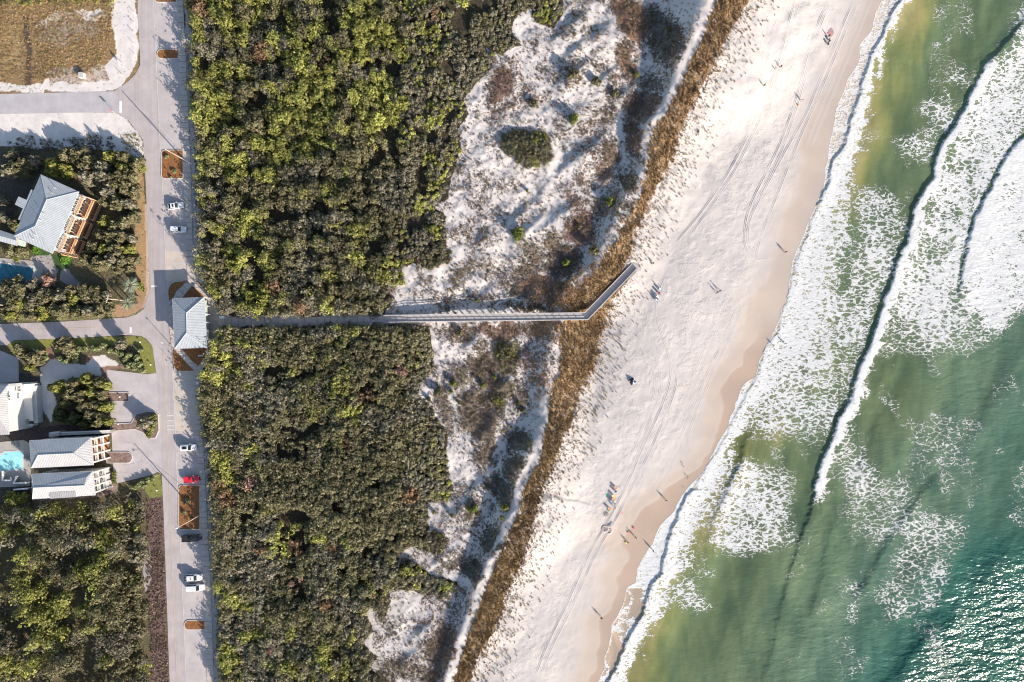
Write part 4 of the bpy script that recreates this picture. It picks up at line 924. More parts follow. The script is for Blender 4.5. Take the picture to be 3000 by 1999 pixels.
scrub('woodland', [WOODS], 'yellow green woodland filling the bottom left corner', 'woodland', 1.75, 6.6, yb_w, rng, per=120, size=.36, seed=40, edge_w=7, gaps=.36, cell=5.0, relief=.8, miss=.12)

# ---- dune plants: small tufts wherever the brush is thick enough, grass on the ridge
def dune_cover():
    rg = np.random.default_rng(21); xs, ys, veg, dr, rw, dC = GRID
    N = 130000; x = rg.uniform(-42, 92, N); y = rg.uniform(-102, 102, N)
    ix = np.clip(np.searchsorted(xs, x), 0, len(xs)-1); iy = np.clip(np.searchsorted(ys, y), 0, len(ys)-1)
    v = veg[iy, ix]; d = dr[iy, ix]; w = rw[iy, ix]; c = dC[iy, ix]; px, py = px_of(x, y)
    bare = inpoly(x, y, W(SCRUB_N)) | inpoly(x, y, W(SCRUB_S)) | (np.abs(pdist(x, y, W(BOARD))) < 1.5)
    # ridge grass
    tri = inpoly(x, y, W([(1500,905),(1560,870),(1650,820),(1740,770),(1800,740),(1790,800),(1740,900),(1700,922),(1560,925)])) & (rg.random(N) < .55)
    g = tri & (~bare) | (~bare) & (c > .4+(py > 1080)*.9+(py < 480)*.8) & (np.abs(d) < w*1.12) & (rg.random(N) < v*(.55+.9*(fbm(x*.3, y*.3, 3, 122)-.1))) & (v > .2)
    f = (~bare) & (d > w) & (d < w+10.5) & (rg.random(N) < .16*sstep(w+10.5, w+2, d)+.02)
    out = []
    def tufts(m, H, spread, blades, colf, width, name, lab, cat, lean=.3):
        X = x[m]; Y = y[m]; n = len(X); Z = gz(X, Y)-.03; idx = np.repeat(np.arange(n), blades); K = len(idx)
        a = rg.uniform(0, 2*np.pi, K); r = rg.uniform(.0, .16, K); L = H*rg.uniform(.6, 1.3, K)*(.7+.6*rg.random(n))[idx]; sp = spread*rg.uniform(.4, 1.3, K)
        bx = X[idx]+np.cos(a)*r; by = Y[idx]+np.sin(a)*r; tx = bx+np.cos(a)*L*sp-lean*L*.7; ty = by+np.sin(a)*L*sp+lean*L*.5; mx = (bx+tx)/2-np.cos(a)*.05; my = (by+ty)/2
        ox, oy = -np.sin(a)*width, np.cos(a)*width; zb = Z[idx]; 
        q = np.stack([np.stack([bx-ox, by-oy, zb], -1), np.stack([bx+ox, by+oy, zb], -1), np.stack([mx+ox*1.6, my+oy*1.6, zb+L*.62], -1), np.stack([tx, ty, zb+L*.85], -1)], 1)
        col = colf(X, Y, n)[idx]*(1+rg.normal(0, .18, K))[:, None]; col = np.clip(col, .01, .8)
        o = link(name, quads_obj(name, q.reshape(-1, 3), np.repeat(col, 4, 0), M['grass'])); tag(o, lab, cat, kind='stuff')
    def cg(X, Y, n):
        u = fbm(X*.35, Y*.35, 3, 121)[:, None]
        t = fbm(X*.1, Y*.1, 3, 120)[:, None]; _, PY = px_of(X, Y)
        k = np.where(PY > 1180, .52, .88)[:, None]
        return (np.array((.46,.315,.185))*(1-t)+np.array((.27,.165,.105))*t)*(.75+.5*rg.random(n))[:, None]*k*(.35+1.45*u)
    tufts(g, .60, .55, 9, cg, .055, 'ridge_grass', 'golden brown dune grass along the crest of the long foredune', 'dune grass')
    def cf(X, Y, n): return np.where((rg.random(n) < .12)[:, None], np.array((.12,.15,.09)), np.array((.36,.27,.17)))*(.7+.5*rg.random(n))[:, None]
    tufts(f, .62, .35, 7, cf, .05, 'beach_grass', 'thin scattered grass tufts between the foredune and the open beach', 'dune grass', .55)
    # brush in the hollows
    b = (~bare) & (c < .5) & (px > 1100) & (rg.random(N) < np.clip(v-.18, 0, 1)**1.15*.85)
    X = x[b]; Y = y[b]; n = len(X); t = fbm(X*.09, Y*.09, 3, 130); R = .24+.50*rg.random(n)**2*(.6+t)
    sel = rg.random(n)
    col = np.where((sel < .42)[:, None], np.array((.19,.125,.095)), np.where((sel < .66)[:, None], np.array((.25,.185,.125)), np.where((sel < .85)[:, None], np.array((.12,.105,.07)), np.array((.12,.125,.05)))))
    col = np.where(((t > .56) & (sel < .6))[:, None], np.array((.17,.11,.09)), col)*(.8+.4*rg.random(n))[:, None]
    q, cc = leaf_quads(X, Y, gz(X, Y)+R*.35, R*1.15, R*1.15, R*.9, 13, .15, col, rg, up=.4, jit=.6)
    tag(link('dune_brush', quads_obj('dune_brush', q, cc)), 'low brown and olive brush speckling the white sand of the dunes', 'brush', kind='stuff')
    # single small plants dotted on open sand
    s = (~bare) & (c < -1) & (px > 1130) & (v < .5) & (rg.random(N) < .05)
    X = x[s]; Y = y[s]; n = len(X); R = .15+.25*rg.random(n)**2
    col = np.where((rg.random(n) < .6)[:, None], np.array((.13,.105,.075)), np.array((.20,.13,.10)))
    q, cc = leaf_quads(X, Y, gz(X, Y)+R*.4, R*1.2, R*1.2, R, 14, .12, col, rg, up=.4)
    tag(link('dune_plants', quads_obj('dune_plants', q, cc)), 'tiny dark plants dotted over the open dune sand', 'dune plants', kind='stuff')
    # litter plants round the town side
    def ground_cover(poly, dens, H, cols, name, lab, sz=.14, per=16, rmul=1.0):
        X, Y, e = scatter([poly], dens, rg); n = len(X); R = (H*(.5+.9*rg.random(n)))*rmul; pick = rg.integers(0, len(cols), n)
        col = np.array(cols)[pick]*(.75+.5*rg.random(n))[:, None]; tn = fbm(X*.12, Y*.12, 4, 141); keep = rg.random(n) < .15+1.7*(fbm(X*.16, Y*.16, 4, 140)-.2); col = col*(.45+1.15*tn)[:, None]
        X, Y, R, col = X[keep], Y[keep], R[keep], col[keep]
        q, cc = leaf_quads(X, Y, R*.3, R*1.3, R*1.3, R, per, sz, col, rg, up=.4)
        tag(link(name, quads_obj(name, q, cc)), lab, 'ground cover', kind='stuff')
    ground_cover([(-30,-30),(330,-30),(335,30),(320,150),(290,210),(230,225),(140,232),(60,245),(-30,240)], .55, .26, [(.33,.23,.12),(.40,.28,.14),(.30,.19,.11),(.24,.20,.08)], 'dry_weeds', 'straw brown weeds covering the vacant lot in the top left corner')
    ground_cover([(-30,-30),(345,-30),(330,14),(100,12),(-30,22)], .9, .7, [tuple(YEL), (.20,.20,.05), tuple(OLIVE)], 'hedge_growth', 'yellow green growth along the top edge above the vacant lot', .22, 30)
    ground_cover([(430,1462),(476,1460),(482,1700),(495,2030),(448,2030),(440,1850),(428,1700),(432,1600)], .5, .26, [(.23,.15,.13),(.17,.115,.10),(.27,.18,.14),(.14,.12,.06)], 'verge_brush', 'purple brown brush on the verge beside the bottom left woodland')
    ground_cover([(0,900),(330,900),(335,925),(180,938),(-30,944)], .8, .42, [(.20,.20,.09),(.26,.23,.11),(.13,.13,.06)], 'verge_growth', 'khaki green growth along the north verge of the lower side road', .2, 24)
    ground_cover([(240,395),(330,400),(340,440),(200,440),(60,440),(20,420),(80,400),(170,410)], .7, .45, [(.10,.10,.07),(.13,.12,.10),(.20,.17,.12)], 'shaded_brush', 'grey brush at the sandy edge north of the grey roofed house', .18, 20)
    ground_cover([(345,400),(400,390),(420,440),(420,560),(395,500)], .8, .3, [(.26,.21,.08),(.20,.19,.07)], 'roadside_weeds', 'tan and yellow weeds at the road edge beside the upper side street')
    ground_cover([(545,130),(556,130),(592,420),(600,640),(606,800),(590,800),(574,640),(566,420)], .7, .28, [(.12,.10,.09),(.20,.15,.15),(.10,.10,.05)], 'path_edge_brush', 'dull twiggy brush between the north sidewalk and the scrub')
    ground_cover([(596,1090),(622,1090),(622,1310),(634,1480),(634,1600),(655,1800),(660,2030),(640,2030),(630,1780),(618,1600),(616,1480),(606,1310)], .7, .28, [(.12,.10,.09),(.20,.15,.15),(.10,.10,.05)], 'path_edge_brush', 'dull twiggy brush between the south sidewalk and the scrub')
dune_cover()

# ---- individual shrubs and trees
def crown_mesh(name, seed, tone, R=1.0, H=1.0, per=1300, size=.19, blobs=9, bare=False):
    r = np.random.default_rng(seed); 
    a = r.uniform(0, 6.28, blobs); d = R*.62*np.sqrt(r.random(blobs)); bx = np.cos(a)*d; by = np.sin(a)*d; bz = H*(.25+.45*r.random(blobs))*(1.15-d/R*.6); br = R*(.30+.22*r.random(blobs))
    bx[0] = by[0] = 0; bz[0] = H*.55; br[0] = R*.5
    col = np.ones((blobs, 3))*tone*(.82+.36*r.random(blobs))[:, None]
    q, c = leaf_quads(bx, by, bz, br, br, br*.85*H/R, per//blobs, size, col, r, up=.3, jit=.55, zmin=-.4)
    return quads_obj(name, q, c)
def trunk_mesh(name, seed, H=1.0, R=1.0, limbs=6):
    r = random.Random(seed); mb = MB(); mb.tube([(0,0,0),(.02*R,.02*R,H*.2),(0,.03*R,H*.42)], [.075*R,.06*R,.045*R], 7)
    for k in range(limbs):
        a = 2*math.pi*k/limbs+r.uniform(-.3, .3); l = R*r.uniform(.45, .75); h = H*r.uniform(.6, .85)
        mb.tube([(0,.02*R,H*r.uniform(.25,.4)), (math.cos(a)*l*.5, math.sin(a)*l*.5, h*.78), (math.cos(a)*l, math.sin(a)*l, h)], [.035*R,.022*R,.008*R], 5)
    me_o = mb.build(name, M['bark'], None, True); me = me_o.data; bpy.data.objects.remove(me_o); return me
TONES = {0: OLIVE*1.42, 1: YEL*1.12, 2: DARKG*1.2, 3: PINK, 4: GREY*1.35, 5: PALE}
TWORD = {0: 'olive green', 1: 'bright yellow green', 2: 'dark green', 3: 'leafless pink brown', 4: 'grey green', 5: 'pale broad leaved green'}
CROWNS = {t: [crown_mesh('crown', 100+t*10+k, TONES[t], size=.17 if t != 5 else .13, per=1500 if t != 5 else 900) for k in range(3)] for t in TONES}
TRUNKS = [trunk_mesh('trunk', k) for k in range(3)]
SHRUBC = {t: [crown_mesh('foliage', 300+t*10+k, c, size=.19, per=650, blobs=6) for k in range(2)] for t, c in {0: OLIVE*1.1, 1: LIME, 5: PALE, 2: OLIVE*.8, 6: np.array((.12,.22,.03))}.items()}
def tree(px, py, rpx, tone, place, h=None, name='tree', cat='tree', group=None, lab=None):
    r = rpx*.1; h = h or r*1.9+1.2; b = P(px, py, h*.75)
    o = empty(name, (b[0], b[1], 0), random.uniform(0, 6.28)); k = random.randrange(3)
    c = link('crown', CROWNS[tone][k], o); c.scale = (r*1.22, r*1.22, h); t = link('trunk', TRUNKS[k], o); t.scale = (r, r, h)
    tag(o, lab or f'{TWORD[tone]} {place}', cat, group)
    return o
def shrub(px, py, rpx, tone, lab, hgt=None, name='shrub', cat='shrub', group=None, onground=True):
    r = rpx*.1; b = G(px, py) if onground else P(px, py, .3); h = hgt or r*1.1
    o = empty(name, (b[0], b[1], b[2]-.05 if onground else 0), random.uniform(0, 6.28)); k = random.randrange(2)
    c = link('foliage', SHRUBC[tone][k], o); c.scale = (r*1.15, r*1.15, h*1.1); s = link('stem', TRUNKS[k], o); s.scale = (r*.6, r*.6, h*.9)
    tag(o, lab, cat, group); return o
NB = 'between the vacant sandy lot and the grey roofed house'
for a in [(150,488,24,1),(182,496,20,1),(187,448,20,0),(220,454,22,0),(241,446,18,4),(254,480,22,0),(289,486,22,4),(316,459,19,1),(356,462,18,0),(356,494,19,1),(396,478,17,0),(411,490,10,1),(64,480,22,0),(94,468,20,4),(43,490,24,0),(16,500,22,4),(27,456,18,4)]:
    tree(*a, f'tree in the thicket above the grey roofed house', group='trees north of the grey roofed house')
for a in [(254,520,22,4),(295,518,24,4),(335,524,23,0),(375,515,19,0),(361,548,21,0),(316,559,21,4),(388,562,16,0),(335,592,21,0),(375,600,19,4),(302,588,14,0),(388,634,17,0),(303,650,17,1),(329,664,19,0),(358,650,19,0),(289,683,18,0),(316,697,21,0),(348,689,19,0),(382,700,15,4),(268,722,18,0),(300,727,19,1),(337,729,21,0),(370,732,17,1),(249,756,20,0),(284,770,23,0),(321,762,21,4),(356,759,19,0),(382,764,15,0),(343,786,15,0),(374,790,13,0)]:
    tree(*a, 'tree of the belt between the cedar decks and the main road', group='trees between the decked house and the road')
for a in [(5,641,20,4),(35,657,18,0),(53,660,11,1),(27,730,20,0),(54,738,14,0),(4,590,16,4)]:
    tree(*a, 'tree close to the left edge beside the grey roofed house', group='trees left of the grey roofed house', h=3.4)
for a in [(42,836,22,0),(14,842,20,0),(95,834,15,4),(53,852,19,0),(21,866,20,0),(56,868,19,0),(59,889,18,1),(35,893,17,0),(126,858,17,4),(123,877,21,0),(147,869,19,0),(175,865,17,4),(91,880,19,4),(203,849,17,0),(210,875,19,1),(238,847,17,0),(245,870,21,0),(274,854,19,0),(281,880,21,0),(295,896,18,0),(84,906,18,0),(119,905,18,1),(154,908,18,0),(189,908,18,0),(224,911,17,0),(260,911,17,4),(288,915,15,0),(8,915,16,0),(24,926,12,1),(84,928,13,0),(119,931,10,1),(238,925,12,0),(312,884,15,0),(305,866,14,4),(322,905,14,0)]:
    tree(*a, 'tree of the belt between the pool and the lower side road', group='trees between the pool and the lower side road', h=3.6)
tree(135,821,18,3,'', lab='leafless pinkish brown bush beside the corner of the upper pool', h=3.0)
for a in [(166,1134,19,1),(209,1128,19,0),(246,1115,19,1),(284,1120,17,0),(228,1160,19,0),(262,1150,19,1),(292,1160,15,0),(241,1192,19,0),(273,1187,19,0),(300,1195,15,1),(257,1222,17,0),(287,1219,17,0),(313,1237,12,1),(283,1243,12,0),(148,1136,12,2),(187,1182,19,2),(174,1216,19,2),(214,1226,20,2),(240,1246,15,2),(300,1130,12,1),(195,1155,17,0)]:  # lower dark green crowns have their shade painted into the leaf tone
    tree(*a, 'tree of the round clump between the white box house and the driveway', group='clump of trees beside the driveway', h=4.6)
tree(49,1027,18,0,'', lab='olive tree at the left end of the planting south of the side road'); tree(98,1046,21,0,'', lab='wide olive tree between the forecourt and the brown mulch path'); tree(179,1014,23,0,'', lab='large spiky grey green tree in the middle of the planting south of the side road')
tree(351,1005,17,4,'', lab='grey twiggy tree beside the end of the side road stop line'); tree(81,1077,11,1,'', lab='small yellow topped tree in the dark yard above the white box house')
tree(415,1240,22,4,'', lab='round grey green tree on the driveway island', h=4.0); tree(27,1468,20,1,'', lab='bright yellow green tree below the left end of the lowest white house', h=4.2); tree(60,1462,16,1,'', lab='small yellow green tree touching the lowest white house', h=3.4)
for i, a in enumerate([(254,1020),(277,1017),(306,1014),(330,1026),(292,1022),(237,1026),(220,1038),(197,1058),(179,1049),(225,1050),(208,1050),(130,1037),(121,1054),(140,1048),(361,1037),(370,1055),(387,1066),(405,1052),(413,1072),(384,1040),(396,1080),(418,1086),(345,1032),(378,1072),(400,1066)]):
    shrub(*a, 11, 5, 'pale broad leaved shrub in the winding bed south of the lower side road', 1.7, group='pale shrubs in the winding bed', onground=False)
for i, a in enumerate([(388,1428),(402,1425),(423,1412),(436,1408),(450,1402),(410,1418),(428,1422)]):
    shrub(*a, 9, 5, 'pale broad leaved shrub at the driveway corner beside the verge lawn', 1.4, group='pale shrubs at the driveway corner', onground=False)
shrub(416,1026,9,5,'small round pale shrub alone on the lawn at the street corner',1.3,onground=False)
for a in [(440,1256,14,1),(452,1222,10,1),(438,1271,11,1),(456,1240,9,5),(446,1240,9,5)]:
    shrub(*a, 'yellow green shrub crowded beside the round tree on the driveway island', 1.5, group='shrubs on the driveway island', onground=False)
for y in (1384,1394,1404,1414): shrub(337,y,6,1,'clipped yellow green hedge shrub against the lowest white house',1.3,group='hedge shrubs at the lowest white house',onground=False)
shrub(103,733,13,6,'bright green clipped hedge mound beside the lower left eave of the grey roofed house',1.0,onground=False); shrub(189,757,15,6,'bright green clipped hedge mound at the foot of the cedar decks',1.0,onground=False); shrub(414,838,15,1,'round bright green shrub beside the silvery palm at the street corner',2.2,onground=False)
shrub(78,752,10,5,'small leafy shrub between the grey roofed house and the pool',1.3,onground=False); shrub(50,760,10,1,'low green shrub at the upper left of the pool terrace',1.2,onground=False)
for i, (a, l) in enumerate([((490,460,7,5),'small leafy plant at the top of the large square mulch island'),((512,505,9,5),'tufted plant in the lower part of the large square mulch island'),((503,520,5,5),'small plant at the bottom of the large square mulch island'),((548,1470,13,0),'spreading olive shrub on the long mulch island'),((540,1500,8,5),'pale tuft below the olive shrub on the long mulch island'),((562,1520,5,1),'small yellow tuft on the long mulch island near the lamp')]):
    shrub(*a, l, .9, onground=False)
# dune shrubs
SH = [((1785,590,16,1),'round yellow green shrub in the dune hollow near the bottom of the foredune bend'),((1658,772,14,1),'bright yellow green shrub in the dark hollow north of the boardwalk bend'),((1737,737,16,0),'grey olive shrub in the hollow just inland of the foredune'),((1680,357,0,0),''),
      ((1517,687,22,1),'olive shrub at the tip of the curved blue sand hollow'),((1680,352,17,1),'upright olive shrub west of the long shaded trough'),((1678,225,18,0),'tall grey olive shrub on the shaded sand slope'),((1745,245,15,0),'round grey olive shrub in the middle of the upper dunes'),((1802,278,14,0),'flat grey shrub right of the small sandy bowl'),
      ((1563,305,13,0),'small dark shrub between red brown brush patches'),((1325,1133,0,0),''),((1330,1125,10,1),'small round shrub on white sand, upper of the dotted group south of the boardwalk'),((1322,1148,7,1),'tiny round shrub in the dotted group south of the boardwalk'),((1282,1150,16,0),'large round shrub in the dotted group beside the south scrub'),((1258,1172,8,0),'small dark shrub at the left of the dotted group beside the south scrub'),((1345,1180,6,1),'tiny yellow green shrub between dotted group and brown brush'),
      ((1480,1485,13,1),'yellow green shrub in the shaded trough in the south'),((1470,1516,7,1),'small shrub just below the trough shrub in the south'),((1386,1492,15,1),'yellow green shrub with a long shadow on the white southern dune'),((1398,1505,8,0),'small shrub touching the shrub with a long shadow'),((1272,1500,6,1),'tiny shrub next to the scrub point in the south'),((1324,1510,6,1),'tiny shrub right of the scrub point in the south'),
      ((1450,1105,7,1),'tiny bright shrub below the big olive mound south of the boardwalk'),((1413,1130,8,1),'small yellow shrub in the dark brush south of the boardwalk'),((1520,1182,6,1),'tiny bright plant in the shaded trough above the small yellow shrub'),((1531,1203,8,0),'small yellow olive shrub in the shaded trough south of the boardwalk'),((1498,1252,5,1),'tiny plant in the brush at the trough edge'),((1349,975,11,0),'round olive shrub just south of the boardwalk ramp'),((1442,162,8,1),'yellow green tuft at the scrub point in the north'),
      ((1397,882,7,1),'bright green plant in the boardwalk shadow'),((1544,560,5,1),'tiny plant with a blue shadow on the open sand'),((1694,665,10,0),'small olive shrub left of the foredune bend'),((1955,90,5,1),'tiny bright plant in the big shaded trough at the top'),((1862,222,9,1),'small yellow tuft at the foot of the big shaded trough'),((1295,740,9,0),'low olive shrub at the tip of the scrub point')]
for a, l in SH:
    if l: shrub(*a, l, hgt=.9+a[2]*.075)
def mound(pts, lab, H, tone, name='thicket', spacing=1.0, seed=0):
    """a wind-clipped thicket: one continuous low dome of foliage over stems"""
    rg = np.random.default_rng(seed); x, y, e = scatter([pts], spacing, rg); cx, cy = x.mean(), y.mean(); z0 = gz(x, y); base = float(z0.mean())
    keep = e > .2; x, y, e, z0 = x[keep], y[keep], e[keep], z0[keep]
    h = H*(.35+.65*sstep(0, 3.2, e))*(.75+.5*fbm(x*.3, y*.3, 3, seed)); R = np.full(len(x), spacing*.85)
    col = np.ones((len(x), 3))*tone*(.8+.4*rg.random(len(x)))[:, None]; k = fbm(x*.25, y*.25, 3, seed+5) > .58; col[k] = YEL*.85
    q, c = leaf_quads(x-cx, y-cy, z0-base+h*.5, R, R, h*.5+.1, 70, .22, col, rg, up=.2, jit=.45)
    o = empty(name, (cx, cy, base)); link('foliage', quads_obj('foliage', q, c), o)
    mb = MB()
    for i in range(0, len(x), 3): mb.tube([(x[i]-cx, y[i]-cy, z0[i]-base-.1), (x[i]-cx+.1, y[i]-cy, z0[i]-base+h[i]*.7)], [.06, .03], 5)
    mb.build('stems', M['bark'], o); tag(o, lab, 'thicket'); return o
mound([(1462,415),(1480,390),(1510,378),(1530,388),(1540,380),(1575,384),(1612,402),(1622,440),(1618,475),(1590,490),(1560,497),(1520,488),(1500,470),(1470,445)], 'large round olive thicket standing alone on the white northern dune', 1.9, OLIVE*1.05, seed=1)
mound([(1445,1035),(1460,1010),(1490,1002),(1508,1020),(1506,1050),(1490,1062),(1462,1058)], 'smooth olive mound between blue shaded sand south of the boardwalk', 1.8, OLIVE*1.15, seed=2)
mound([(1438,1160),(1460,1150),(1480,1155),(1478,1180),(1460,1195),(1440,1180)], 'small olive mound below the dark brush south of the boardwalk', 1.1, OLIVE*1.2, seed=3)
mound([(1295,742),(1330,735),(1318,770),(1280,790),(1260,800),(1250,780)], 'low olive thicket at the lower tip of the northern scrub', 1.2, OLIVE, seed=4)
mound([(1255,1560),(1290,1552),(1312,1575),(1305,1605),(1290,1625),(1250,1615)], 'brown olive thicket jutting over the southern sand', 1.6, np.array((.13,.105,.07)), seed=5)
shrub(780,876,20,1,'bright lime green bush standing out in the scrub just north of the beach path',4.8,onground=False,name='bush',cat='bush')

def palm(px, py, rpx, lab, tone):
    h = 3.6; b = P(px, py, h); o = empty('palm_tree', (b[0], b[1], 0)); mb = MB(); mb.tube([(0,0,0),(.05,0,h*.5),(0,0,h*.95)], [.22,.18,.15], 9); mb.build('trunk', M['bark'], o)
    V = []; C = []; rg = np.random.default_rng(int(px))
    for k in range(34):
        a = rg.uniform(0, 6.28); L = rpx*.1*rg.uniform(.7, 1.1); up = rg.uniform(-.1, .9)
        for sgm in range(9):
            f = (sgm+.5)/9; r = L*(.25+.75*f); z = h+up*L*f*.55-f*f*L*.45
            for sd in (-1, 1):
                a2 = a+sd*.05; w = .16*(1-f)+.05; ll = .42*L*(.35+math.sin(math.pi*f)*.6)
                p0 = np.array((math.cos(a)*r, math.sin(a)*r, z)); dirv = np.array((math.cos(a+sd*.75), math.sin(a+sd*.75), -.25)); tn = np.array((math.cos(a), math.sin(a), 0))*w
                V += [p0-tn*.5, p0+tn*.5, p0+dirv*ll+tn*.2, p0+dirv*ll*.9-tn*.3]; cc = np.array(tone)*rg.uniform(.75, 1.25); C += [cc]*4
    link('crown', quads_obj('crown', np.array(V), np.array(C)), o); tag(o, lab, 'palm')
palm(381, 837, 23, 'silvery green fan palm beside the round green shrub at the street corner', (.34,.36,.24)); palm(373, 890, 19, 'smaller grey green palm below the silvery palm near the utility pole', (.28,.29,.19)); palm(385, 868, 9, 'tiny palm between the two larger street corner palms', (.2,.2,.13))
# ---------------------------------------------------------------- buildings
def poly_obj(name, polys, mats, parent, ribs=True):
    """polys: list of (list of 3d points, material index); uv.x runs along each plane's level direction so the seams run up the slope"""
    me = bpy.data.meshes.new(name); vs = []; fs = []; mi = []
    for pts, m in polys: fs.append(list(range(len(vs), len(vs)+len(pts)))); vs += [tuple(p) for p in pts]; mi.append(m)
    me.from_pydata(vs, [], fs); 
    for m in mats: me.materials.append(m)
    me.polygons.foreach_set('material_index', mi)
    uv = me.uv_layers.new(name='uv')
    for p in me.polygons:
        n = p.normal.copy()
        if n.z < 0: n = -n
        h = Vector((-n.y, n.x, 0)); h = h.normalized() if h.length > .02 else Vector((1, 0, 0))
        for li in p.loop_indices:
            co = me.vertices[me.loops[li].vertex_index].co; uv.data[li].uv = (co.dot(h), co.z)
    bm = bmesh.new(); bm.from_mesh(me); bmesh.ops.recalc_face_normals(bm, faces=bm.faces[:])
    for f in bm.faces:
        if f.normal.z < -.05 and abs(f.normal.z) > .2: f.normal_flip()
    bm.to_mesh(me); bm.free()
    return link(name, me, parent)
def hip_roof(name, c, r0, r1, mats, parent, fascia=.28, fm=None):
    """c: NW, NE, SE, SW eave corners; r0, r1: ridge ends (west/north, east/south)"""
    return None
def V3(px, py, z, o): p = P(px, py, z); return Vector((p[0]-o[0], p[1]-o[1], z))
def slab_from(pts, z0, z1, mat, name, parent):
    mb = MB(); mb.prism([(p[0], p[1]) for p in pts], z0, z1, 0); return mb.build(name, mat, parent)
def inset(pts, d):
    c = Vector((sum(p[0] for p in pts)/len(pts), sum(p[1] for p in pts)/len(pts))); out = []
    n = len(pts)
    for i in range(n):
        a, b, e = Vector(pts[i-1][:2]), Vector(pts[i][:2]), Vector(pts[(i+1) % n][:2])
        u = (b-a).normalized(); v = (e-b).normalized(); n1 = Vector((-u.y, u.x)); n2 = Vector((-v.y, v.x))
        if n1.dot(c-b) < 0: n1 = -n1
        if n2.dot(c-b) < 0: n2 = -n2
        k = n1+n2; k = k/max(.3, (1+n1.dot(n2))); out.append((b.x+k.x*d, b.y+k.y*d))
    return out
def vents(parent, pts, o):
    for px, py, z in pts:
        p = V3(px, py, z, o); mb = MB(); mb.tube([(p.x, p.y, z-.3), (p.x, p.y, z+.55)], .08, 7); mb.tube([(p.x, p.y, z+.55), (p.x, p.y, z+.66)], .13, 7); mb.build('roof_vent', M['roofwhite'], parent)
class Face:
    """a vertical wall plane from a to b (xy), used to place openings on it; n points outwards"""
    def __init__(s, a, b, out):
        s.a = Vector(a[:2]); s.b = Vector(b[:2]); s.L = (s.b-s.a).length; s.u = (s.b-s.a)/s.L; n = Vector((-s.u.y, s.u.x)); s.n = n if n.dot(Vector(out)) > 0 else -n
    def pt(s, t, d): q = s.a+s.u*t+s.n*d; return (q.x, q.y)
    def box(s, mb, t0, t1, z0, z1, d0, d1, mi=0): mb.prism([s.pt(t0, d0), s.pt(t1, d0), s.pt(t1, d1), s.pt(t0, d1)], z0, z1, mi)
def window(face, t0, t1, z0, z1, parent, glass='glass', fr='trimwhite', d=.0, mull=1):
    mb = MB(); w = .09
    face.box(mb, t0, t1, z0, z0+w, d-.02, d+.07); face.box(mb, t0, t1, z1-w, z1, d-.02, d+.07); face.box(mb, t0, t0+w, z0+w, z1-w, d-.02, d+.068); face.box(mb, t1-w, t1, z0+w, z1-w, d-.02, d+.068)
    for k in range(mull): x = t0+(t1-t0)*(k+1)/(mull+1); face.box(mb, x-.035, x+.035, z0+w, z1-w, d-.02, d+.06)
    f = mb.build('window', M[fr], parent); g = MB(); face.box(g, t0+w, t1-w, z0+w, z1-w, d-.03, d+.03); g.build('pane', M[glass], f); return f

# ---- beach bathhouse
def bathhouse():
    z = 4.7; c = P(555, 950); o = empty('bathhouse', (c[0], c[1], 0)); q = lambda x, y, h=z: V3(x, y, h, c)
    NW, NE, SE, SW = q(505,876), q(598,872), q(605,1019), q(512,1022.5); r0, r1 = q(546,918,6.25), q(547.5,975,6.25)
    roof = poly_obj('roof', [([NW, NE, r0], 0), ([NE, SE, r1, r0], 0), ([SE, SW, r1], 0), ([SW, NW, r0, r1], 0)], [M['roofblue']], o)
    mb = MB(); E = [NW, NE, SE, SW]
    for i in range(4):
        a, b = E[i], E[(i+1) % 4]; d = (b-a).xy; mb.obox(tuple(((a+b)/2).xy), tuple(d.normalized()), d.length/2+.06, .07, z-.28, z-.01+.002*i)
    for a, b in ((NW, r0), (NE, r0), (SE, r1), (SW, r1), (r0, r1)): mb.tube([a+Vector((0,0,.05)), b+Vector((0,0,.05))], .09, 6)
    mb.build('ridge_caps', M['roofwhite'], roof)
    foot = inset([tuple(p.xy) for p in E], 1.15); mb = MB(); mb.prism(foot, 0.1, z-.1); mb.build('wall', M['siding'], o)
    slab_from(inset([tuple(p.xy) for p in E], .1), z-.34, z-.24, M['white'], 'soffit', o)
    e = Face(foot[1], foot[2], (1, 0)) 
    for t in (2.0, 5.2, 8.6, 11.0):
        if t+1.1 < e.L: mb = MB(); e.box(mb, t, t+1.05, .15, 2.3, 0, .05); d = mb.build('door', M['mint'], o); mb = MB(); e.box(mb, t+.85, t+.93, 1.05, 1.2, .05, .1); mb.build('handle', M['metal'], d)
    posts = [NE.lerp(SE, k/6) for k in range(7)]
    for p in posts: mb = MB(); mb.box(p.x-.45, p.x-.22, p.y-.1, p.y+.12, .1, z-.3); mb.build('column', M['trimwhite'], o)
    # pale mint panels below the east eave: shower screens
    for y0, y1, x in ((881, 899, 605), (895, 926, 607), (966, 996, 611), (1000, 1012, 610)):
        a = q(x, y0, 3.2); b = q(x, y1, 3.2); mb = MB(); mb.prism([(a.x-.9, a.y), (a.x, a.y), (b.x, b.y), (b.x-.9, b.y)], 3.1, 3.22); mb.build('shower_canopy', M['mint'], o)
    vents(o, [(585, 892, 5.6), (586, 998, 5.6)], c)
    tag(o, 'beach bathhouse with a hipped blue grey metal roof at the head of the boardwalk path', 'bathhouse')
bathhouse()

